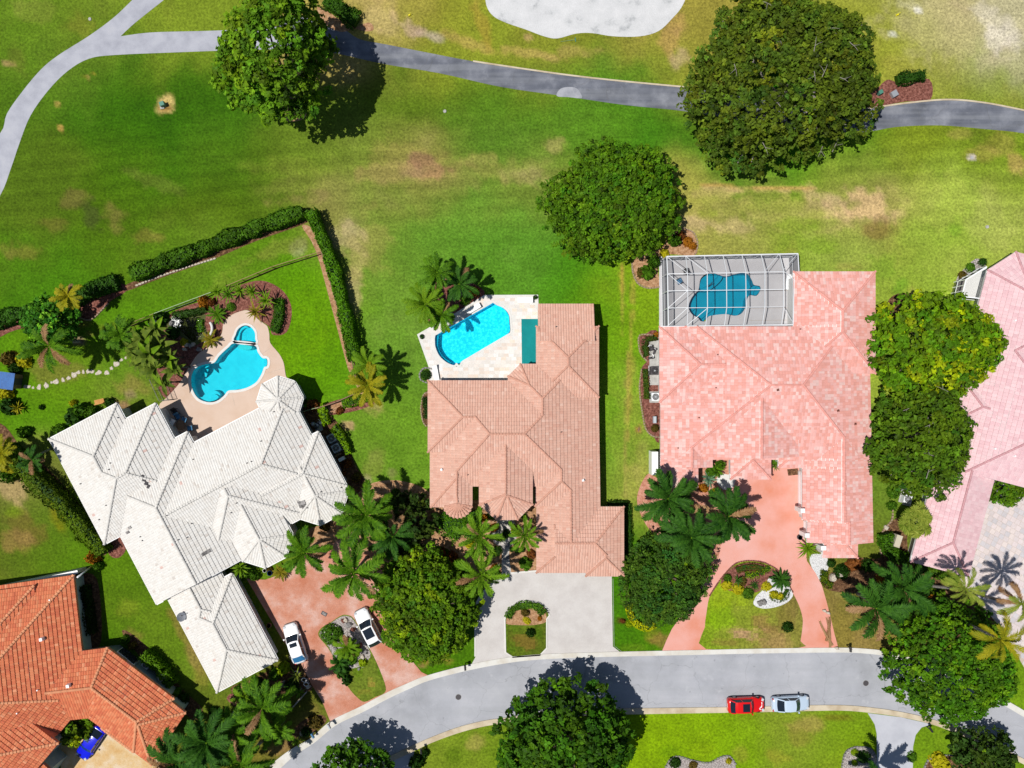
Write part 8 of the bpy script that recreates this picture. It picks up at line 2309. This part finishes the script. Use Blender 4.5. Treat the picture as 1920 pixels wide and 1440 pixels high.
ROCK = [
 (1426,1130,6,.5,0,'rock',"grey boulder on the white gravel of the circular island, left of a pair"),(1433,1129,5,.5,1,'rock',"grey boulder on the white gravel of the circular island, right of a pair"),
 (386,641,4,.3,1,'rock_pale',"pale rock beside the golden cycad at the pond"),(350,646,5,.4,0,'rock_pale',"pale rock at the foot of the pond by the yellow shrub"),(356,648,4.5,.4,2,'rock',"grey rock at the foot of the pond"),(362,646,4,.35,1,'rock_pale',"white rock at the foot of the pond nearest the deck"),(373,655,5,.3,2,'rock',"grey flat rock where the deck meets the pond garden"),(346,655,4,.4,1,'rock_pale',"tan rock below the pond in the banana shade"),
 (330,594,5,.5,0,'rock',"grey rock at the pond waterfall, left"),(338,592,4,.4,1,'rock_pale',"pale rock at the pond waterfall, right"),(322,606,5,.6,2,'rock',"grey rock under the pond waterfall"),
 (648,1162,5,.35,0,'rock_pale',"tan rock near the top of the drive's rock island"),(654,1172,6,.4,1,'rock',"blue grey flat rock in the drive's rock island"),(662,1180,4.5,.35,2,'mulch_red',"red rock in the drive's rock island, upper"),(668,1196,5,.35,0,'rock',"grey rock at the right of the island's round shrub"),(676,1210,4.5,.3,1,'mulch_red',"red rock in the drive's rock island, right side"),(684,1222,5.5,.4,2,'rock',"grey rock at the right edge of the rock island"),(632,1206,6,.35,1,'rock_pale',"white rock below the round clipped shrub"),(640,1200,4,.3,0,'rock_pale',"tan rock beside the round clipped shrub"),(629,1216,4,.3,2,'rock',"grey rock on the left edge of the rock island"),(680,1232,4.5,.3,1,'rock_pale',"pale rock at the lower right of the rock island"),(682,1248,4,.3,0,'rock',"white grey rock near the island's lime plant"),(673,1254,3,.25,2,'rock',"small dark rock at the island lawn's top"),(643,1164,4,.3,2,'mulch_red',"red rock at the top of the drive's rock island"),
 (1575,1077,5,.8,0,'rock_pale',"pale upright stone in the grey gravel below the pink garage"),(1562,1083,7,.7,1,'rock_pale',"long pale stone beside the round hedge at the pink garage"),
 (567,1376,5,.4,1,'rock_pale',"white stone in the bottom kerb planting"),(1662,990,5,.3,0,'rock_pale',"tan stone at the bed edge by the pale pink house"),(937,1060,4,.3,1,'rock_pale',"pale stone at the slate walk's lower left"),(982,1052,5,.3,2,'rock_pale',"pale stone beside the shrub near the garage wall"),
 (574,1278,5,.35,0,'rock',"grey stone pile at the drive edge by the white pots"),(578,1288,4.5,.3,1,'rock_pale',"pale stone at the drive edge below the pots"),(551,1237,4,.5,2,'rock_pale',"round pale pot stone at the garage corner, left"),(546,1231,4,.5,1,'rock_pale',"round pale pot stone at the garage corner, right"),
]
for (px, py, r, h, v, mt, lb) in ROCK:
    x, y, _ = W(px, py, h * .5)
    o_ = bpy.data.objects.new("rock", mesh_with(BOUL[v], M[mt])); COL.objects.link(o_)
    o_.location = (x, y, .02); o_.scale = (r / PPM, r / PPM * .85, h / .8); o_.rotation_euler = (0, 0, srg.uniform(0, 6.28)); tag(o_, lb, "rock")
M['edge'] = noisy("tan_stone", [(0.3, A(150,126,104)), (0.6, A(196,170,146))], 2.5, 5, .9, .4, 10, fine=.15)
# edging stones round the beds
def edging(label, pts, size, mat, name="bed_edging", gap=1.06, closed=False):
    p = [W(a, b, .05)[:2] for a, b in cr(pts, 5, closed)]
    seg = [math.hypot(p[i + 1][0] - p[i][0], p[i + 1][1] - p[i][1]) for i in range(len(p) - 1)]
    L = sum(seg); n = int(L / (size * gap))
    root = thing(name, label, "edging", (*p[0], 0)); root.location = (0, 0, 0)
    rg_ = random.Random(int(L * 100)); i = 0; acc = 0
    base = None
    for k in range(n):
        s = (k + .5) * L / n
        while i < len(seg) - 1 and acc + seg[i] < s: acc += seg[i]; i += 1
        t = (s - acc) / seg[i]; x = p[i][0] + (p[i + 1][0] - p[i][0]) * t; y = p[i][1] + (p[i + 1][1] - p[i][1]) * t
        a = math.atan2(p[i + 1][1] - p[i][1], p[i + 1][0] - p[i][0])
        if base is None:
            mb = MB(); mb.box((0, 0, .06), (size, size * .62, .14), 0, taper=.86); base = mb.mesh("edging_stone"); base.materials.append(mat)
        o_ = bpy.data.objects.new("edging_stone", base); COL.objects.link(o_); o_.parent = root
        o_.location = (x, y, rg_.uniform(-.02, .02)); o_.rotation_euler = (0, 0, a + rg_.uniform(-.12, .12)); f = rg_.uniform(.85, 1.1); o_.scale = (f, f, f)
edging("pale stone edging round the planted corner left of the cage", [(1185,492),(1187,512),(1196,531),(1214,540),(1237,538)], .32, M['edge'])
edging("pale stone edging round the planted corner above the cage", [(1303,478),(1308,458),(1301,437),(1280,427)], .32, M['edge'])
edging("tan stone edging round the mottled pink house's upper side bed", [(1237,631),(1205,627),(1197,636),(1201,662),(1213,677)], .30, M['edge'])
edging("tan stone edging round the mottled pink house's lower side bed", [(1203,691),(1199,729),(1205,778),(1211,804),(1223,817),(1238,820)], .30, M['edge'])
edging("brown brick edging on top of the circular island", [(1330,1118),(1342,1099),(1355,1081),(1377,1058),(1397.5,1051.5),(1419,1052),(1436,1056),(1457,1068),(1473,1087),(1487,1111)], .28, M['mulch_red'])
edging("grey stone edging round the bottom rockery", [(1247,1440),(1257,1424),(1272,1418),(1300,1426),(1330,1430),(1350,1420),(1368,1418),(1380,1434)], .34, M['rock'])
edging("grey stone ring round the shrub left of the travertine deck", [(812,692),(796,690),(787,700),(789,712),(801,718)], .34, M['rock'])
edging("dark brick arc round the top of the small drive island", [(1000,1129),(1012,1132),(1022,1140),(1029,1150)], .24, M['dark_iron'])
edging("grey stone edging of the kerb bed left of the pale drive", [(1578,1440),(1585,1412),(1602,1401),(1630,1403),(1643,1418)], .34, M['rock'])
edging("dark stone edging of the kerb bed right of the pale drive", [(1733,1440),(1743,1423),(1770,1416),(1800,1418)], .34, M['rock'])
edging("pale stone edging at the bed below the olive tree and pale pink wall", [(1652,1040),(1650,1010),(1658,992),(1672,975),(1674,955)], .34, M['edge'])
edging("pale stone edging of the hedge bed in the left garden", [(108,600),(124,594),(140,590),(150,596),(166,600),(178,594),(190,582),(204,568)], .34, M['edge'])
edging("tan stone edging round the side bed of the salmon house", [(804,736),(794,740),(789,765),(793,790),(800,800)], .3, M['edge'])
edging("pale concrete edging along the long hedge in the lawn", [(254,536),(300,518),(360,498),(405,484)], .36, M['rock_pale'])
def pot(label, px, py, r, h, mat, z=.05):
    x, y, _ = W(px, py, h); mb = MB()
    mb.tube([(0, 0, 0), (0, 0, h * .5), (0, 0, h), (0, 0, h), (0, 0, h * .9)], [r * .65, r * .95, r, r * .8, r * .78], 14); o_ = mb.build("pot", mat, smooth=True); o_.location = (x, y, z); tag(o_, label, "pot")
pot("dark blue pot at the tip of the white roof's octagonal porch", 505.5, 1075, .32, .5, plain("blue_glaze", A(40, 70, 120), .3, .5), .03)
pot("white pot by the octagonal porch, left of the blue one", 496, 1070, .25, .4, M['white_stone'], .03)
pot("round terracotta pot on the drive at the white garage wall", 504, 1173, .3, .5, M['fence_brown'], .03)
pot("dark urn beside the garage corner of the mottled pink house", 1500, 1008, .3, .6, M['dark_iron'], .06)
for px, py, lb in ((570, 1275, "white wire loop of a garden ornament by the drive, upper"), (574, 1283, "white wire loop of a garden ornament by the drive, lower"), (556, 1262, "pale hose ring hung beside the striped plant")):
    x, y, _ = W(px, py, .5); mb = MB(); mb.tube([(.28 * math.cos(R(a)), .28 * math.sin(R(a)), .5 + .1 * math.sin(R(a))) for a in range(0, 361, 24)], .035, 6, cap=False)
    mb.tube([(.28, 0, 0), (.28, 0, .5)], .03, 6)
    o_ = mb.build("garden_ornament", M['white_metal']); o_.location = (x, y, 0); tag(o_, lb, "ornament")
pole("palm_log", "pale fallen log lying in the bottom left garden shade", "log", W(514,1296,.15), W(534,1276,.2), .16, M['bark_pale'])
pole("border_log", "thin pale log from the stone pile to the bottom garden", "log", W(549,1326,.08), W(576,1296,.08), .09, M['rock_pale'])
pole("log", "pale log on the grass left of the bottom left palms", "log", W(430,1346,.1), W(440,1332,.1), .12, M['bark_pale'])
# white waterfall foam on the pond and a splash
for px, py, lb in ((330, 603, "white water splashing down the pond waterfall, right"), (289, 607, "white water splashing at the shaded end of the pond")):
    x, y, _ = W(px, py, .1); rng = np.random.default_rng(int(px)); n = 160
    P = np.stack([x + .45 * rng.standard_normal(n) * .5, y + .55 * rng.standard_normal(n) * .6, .02 + .25 * rng.random(n)], 1)
    V, F = leaf_quads(P, np.tile([0, 0, 1.0], (n, 1)), .16, rng)
    o_ = link_mesh("waterfall_foam", np_mesh("waterfall_foam", V, F), M['white_paint']); tag(o_, lb, "waterfall", kind="stuff")
